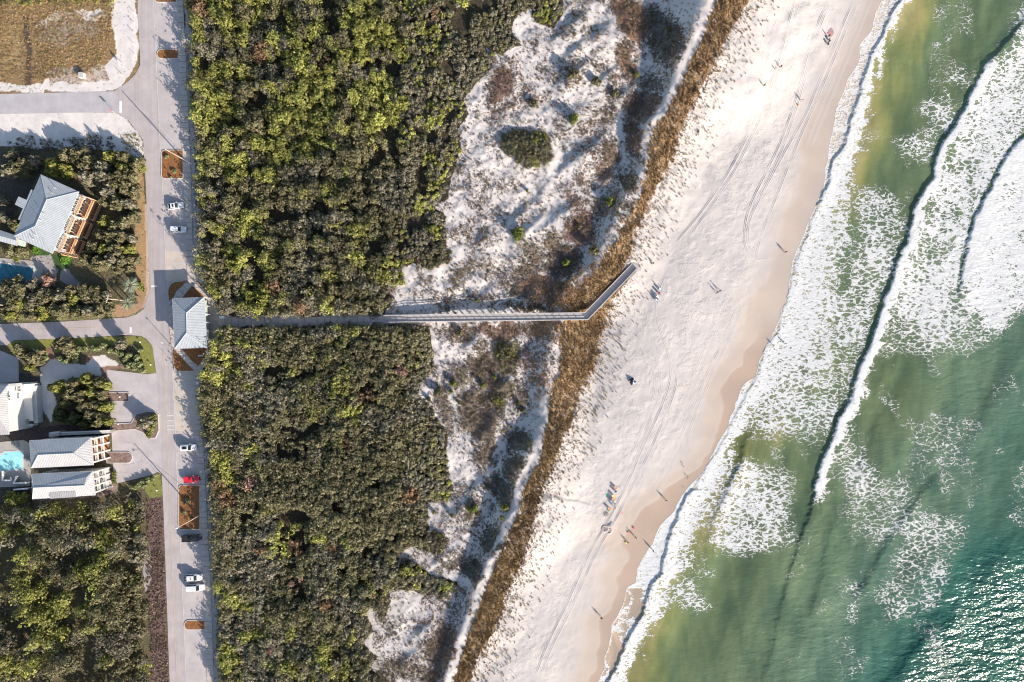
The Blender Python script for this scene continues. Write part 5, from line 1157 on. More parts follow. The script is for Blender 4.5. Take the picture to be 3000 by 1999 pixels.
# ---- large house with cedar decks, turned on its plot
def decked_house():
    z = 8.6; c = P(150, 610); o = empty('house', (c[0], c[1], 0)); q = lambda x, y, h=z: V3(x, y, h, c)
    N, E, Sx, Wx = q(120,513), q(229.6,562.5), q(152,743), q(41,693); rN, rS = q(137,586,10.3), q(104,663,10.3)
    roof = poly_obj('roof', [([N, E, rN], 1), ([E, Sx, rS, rN], 0), ([Sx, Wx, rS], 1), ([Wx, N, rN, rS], 0)], [M['roofblue'], M['roofblue']], o)
    mb = MB(); EE = [N, E, Sx, Wx]
    for i in range(4):
        a, b = EE[i], EE[(i+1) % 4]; d = (b-a).xy; mb.obox(tuple(((a+b)/2).xy), tuple(d.normalized()), d.length/2+.05, .07, z-.3, z-.01+.002*i)
    for a, b in ((N, rN), (E, rN), (Sx, rS), (Wx, rS), (rN, rS)): mb.tube([a+Vector((0,0,.05)), b+Vector((0,0,.05))], .10, 6)
    mb.build('ridge_caps', M['roofblue'], roof)
    foot = inset([tuple(p.xy) for p in EE], .7); mb = MB(); mb.prism(foot, 0, z-.1); mb.build('wall', M['darkwall'], o)
    # lower roofs stepping out on the west side
    for pts, zz in (([(100,559),(91,556),(78,587),(54,576.5),(43.5,600),(67,612),(52.7,644),(61,647.5),(75,625),(95,590)], z-.25),):
        P4 = [q(a, b, zz) for a, b in pts]; w = MB(); w.prism([tuple(p.xy) for p in P4], zz-.3, zz); rf = w.build('side_roof', M['roofblue'], o)
        me = rf.data; uv = me.uv_layers.new(name='uv')
        for l in me.loops: co = me.vertices[l.vertex_index].co; uv.data[l.index].uv = (co.x*.45+co.y*.89, co.z)
        slab_from(inset([tuple(p.xy) for p in P4], .3), 0, zz-.3, M['darkwall'], 'side_wall', o)
    # east front: three stacked bays of cedar decks between pale dividers
    f = Face(foot[1], foot[2], (1, -.4)); L = f.L
    bays = [(.3, L*.34), (L*.385, L*.665), (L*.71, L-.3)]
    for (t0, t1) in bays:
        for k, (zz, dep) in enumerate(((5.9, 1.1), (3.0, 2.2), (.5, 3.1))):
            mb = MB(); f.box(mb, t0, t1, zz-.22, zz, 0, dep); d = mb.build('deck', M['deckwood'], o)
            r = MB(); f.box(r, t0, t1, zz+.95, zz+1.03, dep-.12, dep+.02); f.box(r, t0, t1, zz+.12, zz+.18, dep-.08, dep-.02)
            n = int((t1-t0)/.32)
            for i in range(n+1): t = t0+(t1-t0-.05)*i/n; f.box(r, t, t+.05, zz+.0, zz+.95, dep-.075, dep-.025)
            r.build('railing', M['deckwood'], d)
            if dep > 1.5:
                s = MB(); t = t0+.35
                while t < t1-.8: f.box(s, t, t+.5, zz+.02, zz+.42, dep-1.05, dep-.5); f.box(s, t, t+.5, zz+.42, zz+.9, dep-1.12, dep-1.04); t += random.choice((.62, .7, 1.0))
                s.build('shaded_slot_boxes', M['cloth_brown'], d)  # dark chair-shaped boxes added in place of the shaded slots in the decks
        # sliding doors behind the decks
        for zz in (.6, 3.1, 6.0): window(f, t0+.6, t1-.6, zz, zz+2.1, o, mull=3, fr='trimwhite')
    for t in (L*.34, L*.665): mb = MB(); f.box(mb, t+.05, t+L*.04, 5.6, 6.4, 0, 2.2); mb.build('bay_divider', M['mint'], o); mb = MB(); f.box(mb, t+.1, t+L*.035, 0, 5.6, 0, 1.4); mb.build('bay_pier', M['siding'], o)
    for t, s in ((-.15, 1), (L+.02, 1)): mb = MB(); f.box(mb, t, t+.15, 0, 8.2, 2.95, 3.1); f.box(mb, t, t+.14, 5.75, 5.95, 0, 2.95); f.box(mb, t, t+.14, 2.85, 3.05, 0, 2.96); mb.build('deck_frame', M['deckwood'], o)
    mb = MB(); f.box(mb, .4, L*.33, 8.0, 8.12, .1, 1.3); 
    # snow-rail like pergola slats just under the east eave in each bay
    for (t0, t1) in bays:
        s = MB(); n = 9
        for i in range(n): t = t0+.3+(t1-t0-.6)*i/n; f.box(s, t, t+.22, 6.9, 6.98, -.1, 1.6)
        s.build('pergola_slats', M['siding'], o)
    vents(o, [(162,552,9.6), (155,567,9.6), (128,628,10.6), (119,647,10.6), (103,690,10.0), (98,702,9.6)], c)
    tag(o, 'large angled house with grey hipped roof and orange cedar decks facing the road', 'house')
decked_house()
def lodge():
    c = P(20, 680); o = empty('lodge', (c[0], c[1], 0)); z = 4.2; q = lambda x, y, h=z: V3(x, y, h, c)
    A = [q(-60,663), q(0,675), q(45,690), q(52,722), q(0,708), q(-60,696)]; r = [q(-60,680,4.9), q(0,692,4.9), q(48,706,4.9)]
    poly_obj('roof', [([A[0], A[1], r[1], r[0]], 0), ([A[1], A[2], r[2], r[1]], 0), ([r[0], r[1], A[4], A[5]], 0), ([r[1], r[2], A[3], A[4]], 0)], [M['roofblue']], o)
    slab_from(inset([tuple(p.xy) for p in A], .35), 0, z-.05, M['siding'], 'wall', o); a, b = q(55,706,2.6), q(75,712,2.6); mb = MB(); mb.prism([tuple(q(56,702,2.6).xy), tuple(q(76,710,2.6).xy), tuple(q(73,724,2.6).xy), tuple(q(52,720,2.6).xy)], 2.5, 2.62); mb.build('porch_roof', M['mint'], o)
    tag(o, 'low grey roofed wing joined to the left corner of the decked house', 'building')
lodge()

# ---- two white row houses with gallery fronts
def gallery_house(NW, NE, SE, SW, r0, r1, base, rooms, lab, hip, dormer=None, zev=9.3, zr=10.5):
    c = P((NW[0]+SE[0])/2, (NW[1]+SE[1])/2); o = empty('house', (c[0], c[1], 0)); q = lambda p, h=zev: V3(p[0], p[1], h, c)
    a, b, d, e = q(NW), q(NE), q(SE), q(SW); R0, R1 = q(r0, zr), q(r1, zr); hp = [q(h, zz) for h, zz in hip]
    if len(hp): 
        K = hp[0]; faces = [([a, b, K, R1, R0], 0), ([b, d, R1, K], 1), ([d, e, R0, R1], 1), ([e, a, R0], 0)]
    else: faces = [([a, b, R1, R0], 0), ([b, d, R1], 1), ([d, e, R0, R1], 1), ([e, a, R0], 0)]
    roof = poly_obj('roof', faces, [M['roofblue'], M['roofwhite']], o)  # light painted in: pale planes face the sun, blue-grey planes are the shaded side
    EE = [a, b, d, e]; mb = MB()
    for i in range(4):
        u, v = EE[i], EE[(i+1) % 4]; w = (v-u).xy; mb.obox(tuple(((u+v)/2).xy), tuple(w.normalized()), w.length/2+.05, .08, zev-.35, zev-.01+.002*i)
    for u, v in ((a, R0), (e, R0), (d, R1), (R0, R1)): mb.tube([u+Vector((0,0,.04)), v+Vector((0,0,.04))], .08, 6)
    mb.build('ridge_caps', M['roofwhite'], roof)
    # footprint: west edge under the eave, east edge at the measured base line
    bN, bS = V3(base[0][0], base[0][1], 0, c), V3(base[1][0], base[1][1], 0, c)
    w = inset([tuple(p.xy) for p in EE], .35); uN = (Vector(w[0])-Vector(w[1])).normalized(); 
    D = 2.6                                             # depth of the gallery
    f = Face(w[1], w[2], (1, 0)); core = [w[0], f.pt(0, -D), f.pt(f.L, -D), w[3]]
    mb = MB(); mb.prism(core, 0, zev-.2); mb.build('wall', M['white'], o)
    L = f.L; fl = [0, 3.05, 6.1, zev-.25]
    g = MB()
    for zz in fl[1:]: f.box(g, 0, L, zz-.3, zz, -D+.003, 0)
    for k in range(4): t = (L-.42)*k/3; f.box(g, t, t+.42, 0, fl[3]-.3, -.42, -.004)
    f.box(g, 0, .3, .0, fl[3]-.3, -D+.01, -.42); f.box(g, L-.3, L, .0, fl[3]-.3, -D+.01, -.42)
    g.build('gallery_frame', M['white'], o)
    back = Face(f.pt(0, -D), f.pt(L, -D), (1, 0))
    for fi in range(3):
        for k in range(3):
            t0 = .42+(L-.42)*k/3; t1 = (L-.42)*(k+1)/3
            if rooms == 'cedar':
                p = MB(); back.box(p, t0, t1, fl[fi]+.02, fl[fi]+.07, .05, D-.45); back.box(p, t0, t1, fl[fi]+.1, fl[fi+1]-.35, .01, .05); p.build('orange_glow_lining', M['orange'], o)  # orange glow of the lit rooms put into the lining colour
            if fi == 0 and rooms != 'cedar':
                p = MB(); f.box(p, t0, t1, .05, 2.6, -.35, -.28); p.build('garage_door', M['siding'], o)
            else:
                window(back, t0+.25, t1-.25, fl[fi]+.15, fl[fi+1]-.6, o, d=.06, mull=2, glass='glass' if rooms == 'cedar' else 'glassgreen')
            if fi:
                r = MB(); f.box(r, t0, t1, fl[fi]+.9, fl[fi]+.97, -.24, -.16); n = 7
                for i in range(n): tt = t0+(t1-t0)*(i+.5)/n; f.box(r, tt-.02, tt+.02, fl[fi], fl[fi]+.9, -.22, -.18)
                r.build('gallery_railing', M['trimwhite'], o)
    nf = Face(core[0], core[1], (0, 1))
    for fi in (0, 1, 2):
        for k in range(4):
            t = nf.L*(.12+.22*k); window(nf, t, t+1.1, fl[fi]+.9, fl[fi]+2.3, o, mull=1, fr='trimwhite')
    sf = Face(core[3], core[2], (0, -1))
    for fi in (1, 2):
        for k in range(3): t = sf.L*(.2+.25*k); window(sf, t, t+1.1, fl[fi]+.9, fl[fi]+2.3, o)
    if dormer:
        pts = [q(p, zz) for p, zz in dormer]; rd = poly_obj('dormer_roof', [(pts, 0)], [M['roofgrey']], o)
        mb = MB(); mb.prism([tuple(p.xy) for p in pts], 8.6, min(p.z for p in pts)-.12); mb.build('dormer_wall', M['white'], rd)
    tag(o, lab, 'house'); return o
gallery_house((86.7,1292),(266,1283),(272,1363),(92,1372),(112,1333.7),(214,1328.8), ((326,1273),(329,1338)), 'cedar', 'white house with orange lit galleries, upper of the two gallery houses', [])
gallery_house((92,1390.5),(270.5,1382),(278,1451.5),(95,1462.8),(98,1429.8),(247.3,1422.8), ((331.5,1366),(332,1423.5)), 'white', 'lowest white gallery house at the left, with a roof dormer', [((254,1398),9.95)],
              [((143,1443),9.95),((220,1439),9.95),((223.5,1457),9.75),((147,1462),9.75)])
def small_bits():
    # rooftop plant wing north of the upper row house
    c = P(250, 1268); o = empty('garden_wall', (c[0], c[1], 0)); q = lambda x, y, h: V3(x, y, h, c)
    mb = MB(); mb.prism([tuple(q(*p, 2.6).xy) for p in ((176,1268),(320,1262),(324,1270),(176,1277))], 0, 2.6); mb.build('wall', M['siding'], o); mb = MB(); mb.prism([tuple(q(*p, 2.7).xy) for p in ((175,1267),(322,1261),(322,1263.5),(175,1270))], 2.6, 2.72); mb.build('coping', M['trimwhite'], o)
    tag(o, 'long low grey wall with pale coping running north of the orange lit gallery house', 'wall')
    c = P(160, 1272); o = empty('shed', (c[0], c[1], 0)); mb = MB(); mb.prism([tuple(V3(*p, 3.2, c).xy) for p in ((143,1268),(173,1266),(173,1278),(143,1281))], 0, 3.2); mb.build('wall', M['siding'], o); mb = MB(); mb.prism([tuple(V3(*p, 3.3, c).xy) for p in ((149,1268),(174,1265),(172,1269),(160,1271.5),(150,1271))], 3.2, 3.32); mb.build('roof', M['trimwhite'], o)
    tag(o, 'small grey service shed at the left end of the wall by the orange lit gallery house', 'shed')
small_bits()

# ---- white modern box house at the left edge
def box_house():
    c = P(40, 1190); o = empty('house', (c[0], c[1], 0)); q = lambda x, y, h: V3(x, y, h, c)
    def blk(pts, z0, z1, mat, nm, par=None):
        mb = MB(); mb.prism([tuple(q(a, b, z1).xy) for a, b in pts], z0, z1); return mb.build(nm, M[mat], par or o)
    blk([(-80,1130),(20,1131),(27,1266),(-80,1276)], 0, 9.4, 'white', 'main_block')
    e = [q(-90,1128,9.8), q(20,1131,9.8), q(28,1274,9.8), q(-90,1280,9.8)]; r0, r1 = q(-60,1190,12.4), q(-25,1192,12.4)
    poly_obj('roof', [([e[0], e[1], r1, r0], 0), ([e[1], e[2], r1], 1), ([e[2], e[3], r0, r1], 1), ([e[3], e[0], r0], 0)], [M['roofblue'], M['roofgrey']], o)  # sunlit and shaded sides painted as warm grey and blue-grey
    blk([(5,1127),(48,1124),(50,1133),(4,1136)], 0, 8.6, 'white', 'north_bay')
    blk([(20,1136),(57,1133),(44,1228),(27,1238)], 0, 5.6, 'white', 'terrace_block')
    blk([(57,1133),(90,1132),(98,1235),(44,1230)], 0, 3.3, 'white', 'lower_block')
    b = blk([(46,1128),(70,1127),(68,1150),(48,1152)], 0, 6.6, 'white', 'stair_block')
    for pts, zt in (([(90,1131),(105,1131),(111,1240),(99,1241)], 2.3),): blk(pts, 0, zt, 'white', 'parapet_wall')
    blk([(27,1262),(73,1252),(97,1249),(97,1243),(44,1240),(27,1245)], 0, 2.2, 'white', 'south_terrace')
    blk([(28,1241),(41,1239),(42,1258),(29,1261)], 2.0, 2.6, 'orange', 'timber_screen'); blk([(49,1238),(68,1235),(69,1255),(50,1258)], 1.9, 2.3, 'glass', 'dark_court')
    for x0, y0, x1, y1, z in ((51,1134,60,1139,6.62),(52,1143,61,1148,6.62),(71,1139,80,1147,3.34),(22,1159,30,1165,9.42),(24,1168,31,1173,9.42),(49,1157,57,1161,5.64),(50,1164,57,1169,5.64),(51,1226,60,1232,3.34),(76,1227,85,1235,3.34),(26,1231,33,1237,5.64)):
        mb = MB(); mb.prism([tuple(q(a, b, z+.25).xy) for a, b in ((x0,y0),(x1,y0),(x1,y1),(x0,y1))], z-.02, z+.22); w = mb.build('skylight', M['trimwhite'], o)
        mb = MB(); mb.prism([tuple(q(a, b, z+.26).xy) for a, b in ((x0+.8,y0+.8),(x1-.8,y0+.8),(x1-.8,y1-.8),(x0+.8,y1-.8))], z+.22, z+.25); mb.build('pane', M['glassgreen'], w)
    mb = MB(); mb.prism([tuple(q(a, b, 2.5).xy) for a, b in ((88,1136),(94,1138),(99,1239),(91,1239))], 2.2, 2.36); mb.build('roof_light', M['glass'], o)
    tag(o, 'white modern house of stepped flat roofed boxes cut by the left edge', 'house')
box_house()

# ---- pools
def pool(pts, cop, deck, mat, lab, zc=.12):
    c = P(sum(p[0] for p in pts)/len(pts), sum(p[1] for p in pts)/len(pts)); o = empty('swimming_pool', (c[0], c[1], 0)); f = lambda pp: [tuple(V3(*p, 0, c).xy) for p in pp]
    mb = MB(); mb.prism(f(deck), .0, .08); mb.build('pool_deck', M['greydeck'], o); mb = MB(); mb.prism(f(cop), .08, zc+.02); mb.build('coping', M['kerb'], o); mb = MB(); mb.prism(f(pts), zc, zc+.03); mb.build('pool_water', M[mat], o)
    tag(o, lab, 'pool')
pool([(4,773),(99,786),(94,828),(60,850),(-30,850),(-30,768)], [(2,768),(105,780),(100,820),(94,840),(60,856),(-40,856),(-40,762)], [(-40,754),(20,758),(130,768),(140,790),(125,822),(95,860),(-40,860)], 'poolA', 'deep blue swimming pool in shade with a pale coping')
pool([(-40,1337),(11,1333),(13,1326),(63,1323),(67,1330),(67,1374),(-40,1382)], [(-50,1332),(7,1328),(9,1323),(68,1319),(71,1326),(71,1379),(-50,1387)], [(-50,1300),(70,1290),(88,1300),(90,1400),(88,1425),(-50,1430)], 'poolB', 'bright turquoise swimming pool beside the orange lit gallery house')
def court(pts, h, lab, name='garden_wall'):
    c = P(*pts[0]); o = empty(name, (c[0], c[1], 0)); mb = MB()
    for a, b in zip(pts[:-1], pts[1:]):
        u = V3(*a, 0, c).xy; v = V3(*b, 0, c).xy; d = v-u; mb.obox(tuple((u+v)/2), tuple(d.normalized()), d.length/2+.1, .12, .08, h+.003*len(mb.f))
    mb.build('wall', M['siding'], o); mb = MB()
    for a, b in zip(pts[:-1], pts[1:]):
        u = V3(*a, 0, c).xy; v = V3(*b, 0, c).xy; d = v-u; mb.obox(tuple((u+v)/2), tuple(d.normalized()), d.length/2+.16, .2, h+.03, h+.12+.003*len(mb.f))
    mb.build('coping', M['trimwhite'], o); tag(o, lab, 'wall')
court([(16,1380),(16,1406),(40,1406),(40,1398)], 1.1, 'short pale L shaped wall below the turquoise pool'); court([(58,1394),(50,1414),(92,1412)], 1.3, 'pale corner wall between turquoise pool and lowest house'); court([(52,1432),(92,1429)], 1.5, 'straight pale wall left of the lowest white house')
# ---------------------------------------------------------------- boardwalk
def boardwalk():
    A, B, C = [P(a, b)[:2] for a, b in BOARD]; o = empty('boardwalk', (A[0], A[1], 0)); ox, oy = A
    zs = lambda d, L1, L2: np.interp(d, [0, 6, 30, L1, L1+L2*.75, L1+L2], [.2, 1.0, 2.0, 2.75, 2.3, 1.5])
    a, b, c = Vector(A), Vector(B), Vector(C); L1 = (b-a).length; L2 = (c-b).length; hw = 1.0
    u1 = (b-a).normalized(); u2 = (c-b).normalized(); n1 = Vector((-u1.y, u1.x)); n2 = Vector((-u2.y, u2.x)); mt = (n1+n2)/(1+n1.dot(n2))
    def at(d): return (a+u1*d, n1) if d <= L1-1e-6 else ((b, mt) if d < L1+1e-6 else (b+u2*(d-L1), n2))
    st = sorted(set([0, L1, L1+L2]+list(np.arange(2.1, L1-1, 2.1))+list(L1+np.arange(2.1, L2-.8, 2.1))))
    for seg, mat in (((0, L1), 'timber'), ((L1, L1+L2), 'timber2')):
        mb = MB(); ss = [s for s in st if seg[0]-1e-6 <= s <= seg[1]+1e-6]; secs = []
        for s in ss:
            p, n = at(s); z = float(zs(s, L1, L2)); l = p+n*hw; r = p-n*hw; secs.append([(l.x-ox, l.y-oy, z), (r.x-ox, r.y-oy, z), (r.x-ox, r.y-oy, z-.16), (l.x-ox, l.y-oy, z-.16)])
        mb.loft(secs); mb.build('deck', M[mat], o)
    for sd in (1, -1):
        cap = MB(); midr = MB()
        for hh, w, th, m in ((1.08, .11, .06, cap), (.74, .03, .14, midr), (.36, .03, .34, midr)):
            secs = []
            for s in st:
                p, n = at(s); z = float(zs(s, L1, L2))+hh; q1 = p+n*sd*(hw+w); q2 = p+n*sd*(hw-w); secs.append([(q1.x-ox, q1.y-oy, z), (q2.x-ox, q2.y-oy, z), (q2.x-ox, q2.y-oy, z-th), (q1.x-ox, q1.y-oy, z-th)])
            m.loft(secs)
        if sd < 0:
            for hh in (.56, .94):
                ss = [s for s in st if s >= L1-1e-6]; secs = []
                for s in ss:
                    p, n = at(s); z = float(zs(s, L1, L2))+hh; q1 = p+n*sd*(hw+.055); q2 = p+n*sd*(hw-.005); secs.append([(q1.x-ox, q1.y-oy, z), (q2.x-ox, q2.y-oy, z), (q2.x-ox, q2.y-oy, z-.15), (q1.x-ox, q1.y-oy, z-.15)])
                midr.loft(secs)
        cap.build('handrail', M['rail'], o); midr.build('side_rail', M['rail'], o)
        for s in st:
            p, n = at(s); z = float(zs(s, L1, L2)); q = p+n*sd*(hw+.03); mb = MB(); g = gz1(q.x, q.y); mb.box(q.x-ox-.08, q.x-ox+.08, q.y-oy-.08, q.y-oy+.08, g-.3, z+1.03); mb.build('post', M['rail'], o)
    # steps down to the sand
    mb = MB(); e = c; z = 1.5; g = gz1(c.x+1.5, c.y+1.5); n = max(3, int((z-g)/.2))
    for k in range(n): q = e+u2*(.2+.3*k); mb.obox((q.x-ox, q.y-oy), tuple(u2), .17, .85, z-(k+1)*(z-g)/n-.06, z-(k+1)*(z-g)/n)
    mb.build('steps', M['timber2'], o)
    tag(o, 'long raised timber boardwalk with railings crossing the dunes and bending down to the beach', 'boardwalk')
boardwalk()

# ---------------------------------------------------------------- cars
def loft_car(name, L, Wd, secs, mat, parent, smooth=True):
    """secs: (x, half width, z low, z high); rounded box section"""
    mb = MB(); ss = []
    for x, w, z0, z1 in secs:
        r = min(.12, (z1-z0)*.35)
        ss.append([(x, -w*.92, z0), (x, w*.92, z0), (x, w, z0+r), (x, w, z1-r*1.6), (x, w*.90, z1-r*.35), (x, w*.70, z1), (x, 0, z1+.02), (x, -w*.70, z1), (x, -w*.90, z1-r*.35), (x, -w, z1-r*1.6), (x, -w, z0+r)])
    mb.loft(ss); return mb.build(name, mat, parent, smooth)
def car(px, py, ang, kind, paint, lab, L=4.7, Wd=1.86, Hh=1.68):
    b = P(px, py, .8); o = empty('car' if kind != 'pickup' else 'pickup_truck', (b[0], b[1], .03), math.radians(ang)); h = L/2; w = Wd/2; m = M[paint]
    belt = .98 if kind != 'pickup' else 1.12
    body = loft_car('body', L, Wd, [(-h, w*.80, .45, belt-.25), (-h+.12, w*.94, .32, belt-.02), (-h+.5, w, .26, belt+.02), (-h*.3, w, .24, belt+.03), (h*.25, w, .24, belt), (h*.45, w*.99, .25, belt-.04), (h*.80, w*.95, .26, belt-.16), (h-.15, w*.82, .32, belt-.30), (h, w*.60, .42, belt-.42)], m, o)
    if kind == 'pickup': c0, c1, f0, f1 = -h*.02, h*.42, h*.03, h*.24
    elif kind == 'van': c0, c1, f0, f1 = -h+.12, h*.42, -h+.25, h*.16
    elif kind == 'suv': c0, c1, f0, f1 = -h+.16, h*.36, -h+.62, h*.10
    else: c0, c1, f0, f1 = -h+.35, h*.34, -h*.45, h*.04
    g = MB(); zt = Hh-.04
    def ring(x, ww, z): return [(x, -ww, z), (x, ww, z)]
    gw = w*.90; tw = w*.72
    vs = [(c0, -gw, belt-.03), (c0, gw, belt-.03), (c1, gw*.93, belt-.03), (c1, -gw*.93, belt-.03), (f0, -tw, zt), (f0, tw, zt), (f1, tw, zt), (f1, -tw, zt)]
    g.add(vs, [(0,1,2,3), (7,6,5,4), (0,4,5,1), (1,5,6,2), (2,6,7,3), (3,7,4,0)]); g.build('windows', M['glass'], o)
    r = MB(); e = .03; r.loft([[(x, -tw-e-(.0 if i in (0, 3) else .01), zt-.03), (x, tw+e, zt-.03), (x, tw-.02, zt+.045), (x, 0, zt+.075), (x, -tw+.02, zt+.045)] for i, x in enumerate((f0-.05, f0+.25, f1-.2, f1+.04))]); rf = r.build('roof', m, o, False)
    p = MB()
    for s in (-1, 1):
        for (x0, x1) in ((c1, f1), (c0, f0)): p.tube([(x0, s*gw*.95, belt), (x1, s*(tw+.01), zt)], .045, 5)
        xm = (c0+c1)/2; p.tube([(xm, s*(gw-.02), belt), (xm, s*(tw+.0), zt)], .04, 5)
    p.build('pillars', m, o)
    if kind == 'suv2': pass
    if lab.find('sunroof') >= 0: q = MB(); q.box(f0+.35, f1-.25, -tw*.62, tw*.62, zt+.03, zt+.085); q.build('sunroof', M['glass'], rf)
    if lab.find('slit') >= 0: q = MB(); q.box((f0+f1)/2-.12, (f0+f1)/2+.16, -tw*.5, tw*.5, zt+.03, zt+.085); q.build('sunroof', M['glass'], rf)
    if lab.find('open back') >= 0: q = MB(); q.box(f0-.45, f0+.25, -tw*.9, tw*.9, zt-.1, zt+.07); q.build('rear_canopy', M['blackplastic'], rf); q = MB(); q.box((f0+f1)/2+.1, (f0+f1)/2+.35, -tw*.5, tw*.5, zt+.03, zt+.085); q.build('sunroof', M['glass'], rf)
    if kind == 'pickup':
        q = MB(); x0, x1 = -h+.14, c0-.08; q.box(x0, x1, -w*.80, w*.80, belt-.03, belt+.045); q.build('bed_cover' if paint == 'carred' else 'bed', M['carred'] if paint == 'carred' else M['blackplastic'], o)
        q = MB(); q.box(x0-.1, x1, -w*.97, -w*.84, belt-.05, belt+.10); q.box(x0-.1, x1, w*.84, w*.97, belt-.05, belt+.10); q.box(x0-.1, x0, -w*.84, w*.84, belt-.05, belt+.098); q.build('bed_rails', m, o)
    for sx in (-h*.62, h*.62):
        for s in (-1, 1):
            t = MB(); t.tube([(sx, s*(w-.2), .34), (sx, s*(w+.01), .34)], .34, 14); ty = t.build('wheel', M['tyre'], o); t = MB(); t.tube([(sx, s*(w+.0), .34), (sx, s*(w+.025), .34)], .21, 10); t.build('rim', M['rim'], ty)
    for s in (-1, 1):
        t = MB(); t.ball((h-.22, s*w*.66, belt-.32), (.16, .17, .08)); t.build('headlight', M['lampglass'], o)
        t = MB(); t.box(-h-.015, -h+.1, s*w*.72-.1, s*w*.72+.1, belt-.28, belt-.05); t.build('tail_light', M['tail'], o)
        t = MB(); t.ball((c1-.25, s*(w+.12), belt+.07), (.09, .13, .08)); t.build('wing_mirror', m if paint != 'carred' else M['trimwhite'], o)
    t = MB(); t.box(h-.12, h+.02, -w*.5, w*.5, .36, .52); t.build('front_bumper', M['blackplastic'], o)
    tag(o, lab, 'pickup truck' if kind == 'pickup' else ('van' if kind == 'van' else 'car'), 'vehicles parked in the bays')
car(514, 604, 8, 'sedan', 'carwhite', 'white car with large black sunroof parked askew, uppermost of the parked cars', 4.7, 1.85, 1.58)
car(522, 672.5, -1, 'suv', 'carwhite', 'white wagon with plain white roof, second parked car from the top', 4.75, 1.88, 1.70)
car(551.5, 1311.5, 2, 'suv', 'carwhite', 'white car with slit sunroof parked just below the accessible bays', 4.9, 1.92, 1.72)
car(561.5, 1405, 5, 'pickup', 'carred', 'bright red pickup parked above the long mulch island', 4.5, 1.80, 1.70)
car(561, 1578, 1, 'pickup', 'carblack', 'black pickup truck parked below the long mulch island', 5.5, 1.95, 1.95)
car(568, 1693, 2, 'suv', 'carwhite', 'white car with an open back black rear roof, upper of two parked side by side', 5.0, 1.95, 1.75)
car(573.5, 1722.5, 3, 'van', 'carpearl', 'silvery white minivan, lower of the two cars parked side by side', 5.1, 1.98, 1.78)

# ---------------------------------------------------------------- people
def skin_mesh(name, chain, rad, lvl=1):
    """chain: dict of joints; edges between them; grown by the skin modifier and baked"""
    J, E = chain; names = list(J); me = bpy.data.meshes.new(name); me.from_pydata([J[k] for k in names], [(names.index(a), names.index(b)) for a, b in E], [])
    ob = bpy.data.objects.new(name, me); COL.objects.link(ob); md = ob.modifiers.new('s', 'SKIN'); md.use_smooth_shade = True
    for i, k in enumerate(names):
        r = rad[k]; sv = me.skin_vertices[0].data[i]; sv.radius = r if hasattr(r, '__len__') else (r, r); sv.use_root = (i == 0)
    if lvl: sb = ob.modifiers.new('d', 'SUBSURF'); sb.levels = lvl; sb.render_levels = lvl
    dg = bpy.context.evaluated_depsgraph_get(); out = bpy.data.meshes.new_from_object(ob.evaluated_get(dg)); bpy.data.objects.remove(ob); return out
def pose(kind):
    J = dict(pelvis=(0,0,.95), waist=(0,0,1.1), chest=(.01,0,1.32), neck=(0,0,1.48), headb=(.02,0,1.56), head=(.03,0,1.68), headt=(.02,0,1.76))
    R = dict(pelvis=(.13,.16), waist=(.10,.13), chest=(.12,.17), neck=.055, headb=.075, head=.098, headt=.07)
    E = [('pelvis','waist'),('waist','chest'),('chest','neck'),('neck','headb'),('headb','head'),('head','headt')]
    for s, n in ((1,'l'),(-1,'r')):
        sw = {'stand':.03,'walk':.28,'sit':0}[kind]*s
        J[n+'hip']=(0,.1*s,.9)
        if kind == 'sit': J[n+'knee']=(.42,.12*s,.5+.42); J[n+'ank']=(.52,.12*s,.50); J[n+'toe']=(.68,.12*s,.46)
        else: J[n+'knee']=(sw*.5+.03,.1*s,.5); J[n+'ank']=(sw,.1*s,.09); J[n+'toe']=(sw+.17,.11*s,.03)
        J[n+'sh']=(0,.19*s,1.41); J[n+'elb']=(-sw*.3-.02,.27*s,1.13); J[n+'wr']=(-sw*.6+.08 if kind!='sit' else .28,.27*s if kind!='sit' else .2*s,.9 if kind!='sit' else 1.0)
        wx, wy, wz = J[n+'wr']; J[n+'palm']=(wx+.02,wy,wz-.07)
        for f in range(4): J[f'{n}f{f}']=(wx+.0+.022*(f-1),wy-.005*f*s,wz-.14-(.02 if f in (1,2) else .0)); J[f'{n}g{f}']=(wx+.02+.018*(f-1),wy-.02*s,wz-.17-(.02 if f in (1,2) else .0))
        J[n+'th']=(wx+.06,wy-.02*s,wz-.10)
        R.update({n+'hip':.10,n+'knee':.062,n+'ank':.04,n+'toe':.032,n+'sh':.062,n+'elb':.043,n+'wr':.028,n+'palm':(.02,.038),n+'th':.010}); R.update({f'{n}f{f}':.0095 for f in range(4)}); R.update({f'{n}g{f}':.008 for f in range(4)})
        E += [('pelvis',n+'hip'),(n+'hip',n+'knee'),(n+'knee',n+'ank'),(n+'ank',n+'toe'),('chest',n+'sh'),(n+'sh',n+'elb'),(n+'elb',n+'wr'),(n+'wr',n+'palm'),(n+'palm',n+'th')]+[(n+'palm',f'{n}f{f}') for f in range(4)]+[(f'{n}f{f}',f'{n}g{f}') for f in range(4)]
    J['nose']=(.135,0,1.665); R['nose']=.016; E.append(('head','nose'))
    for s, n in ((1,'earl'),(-1,'earr')): J[n]=(.02,.105*s,1.66); R[n]=.018; E.append(('head',n))
    return J, R, E
PM = {}
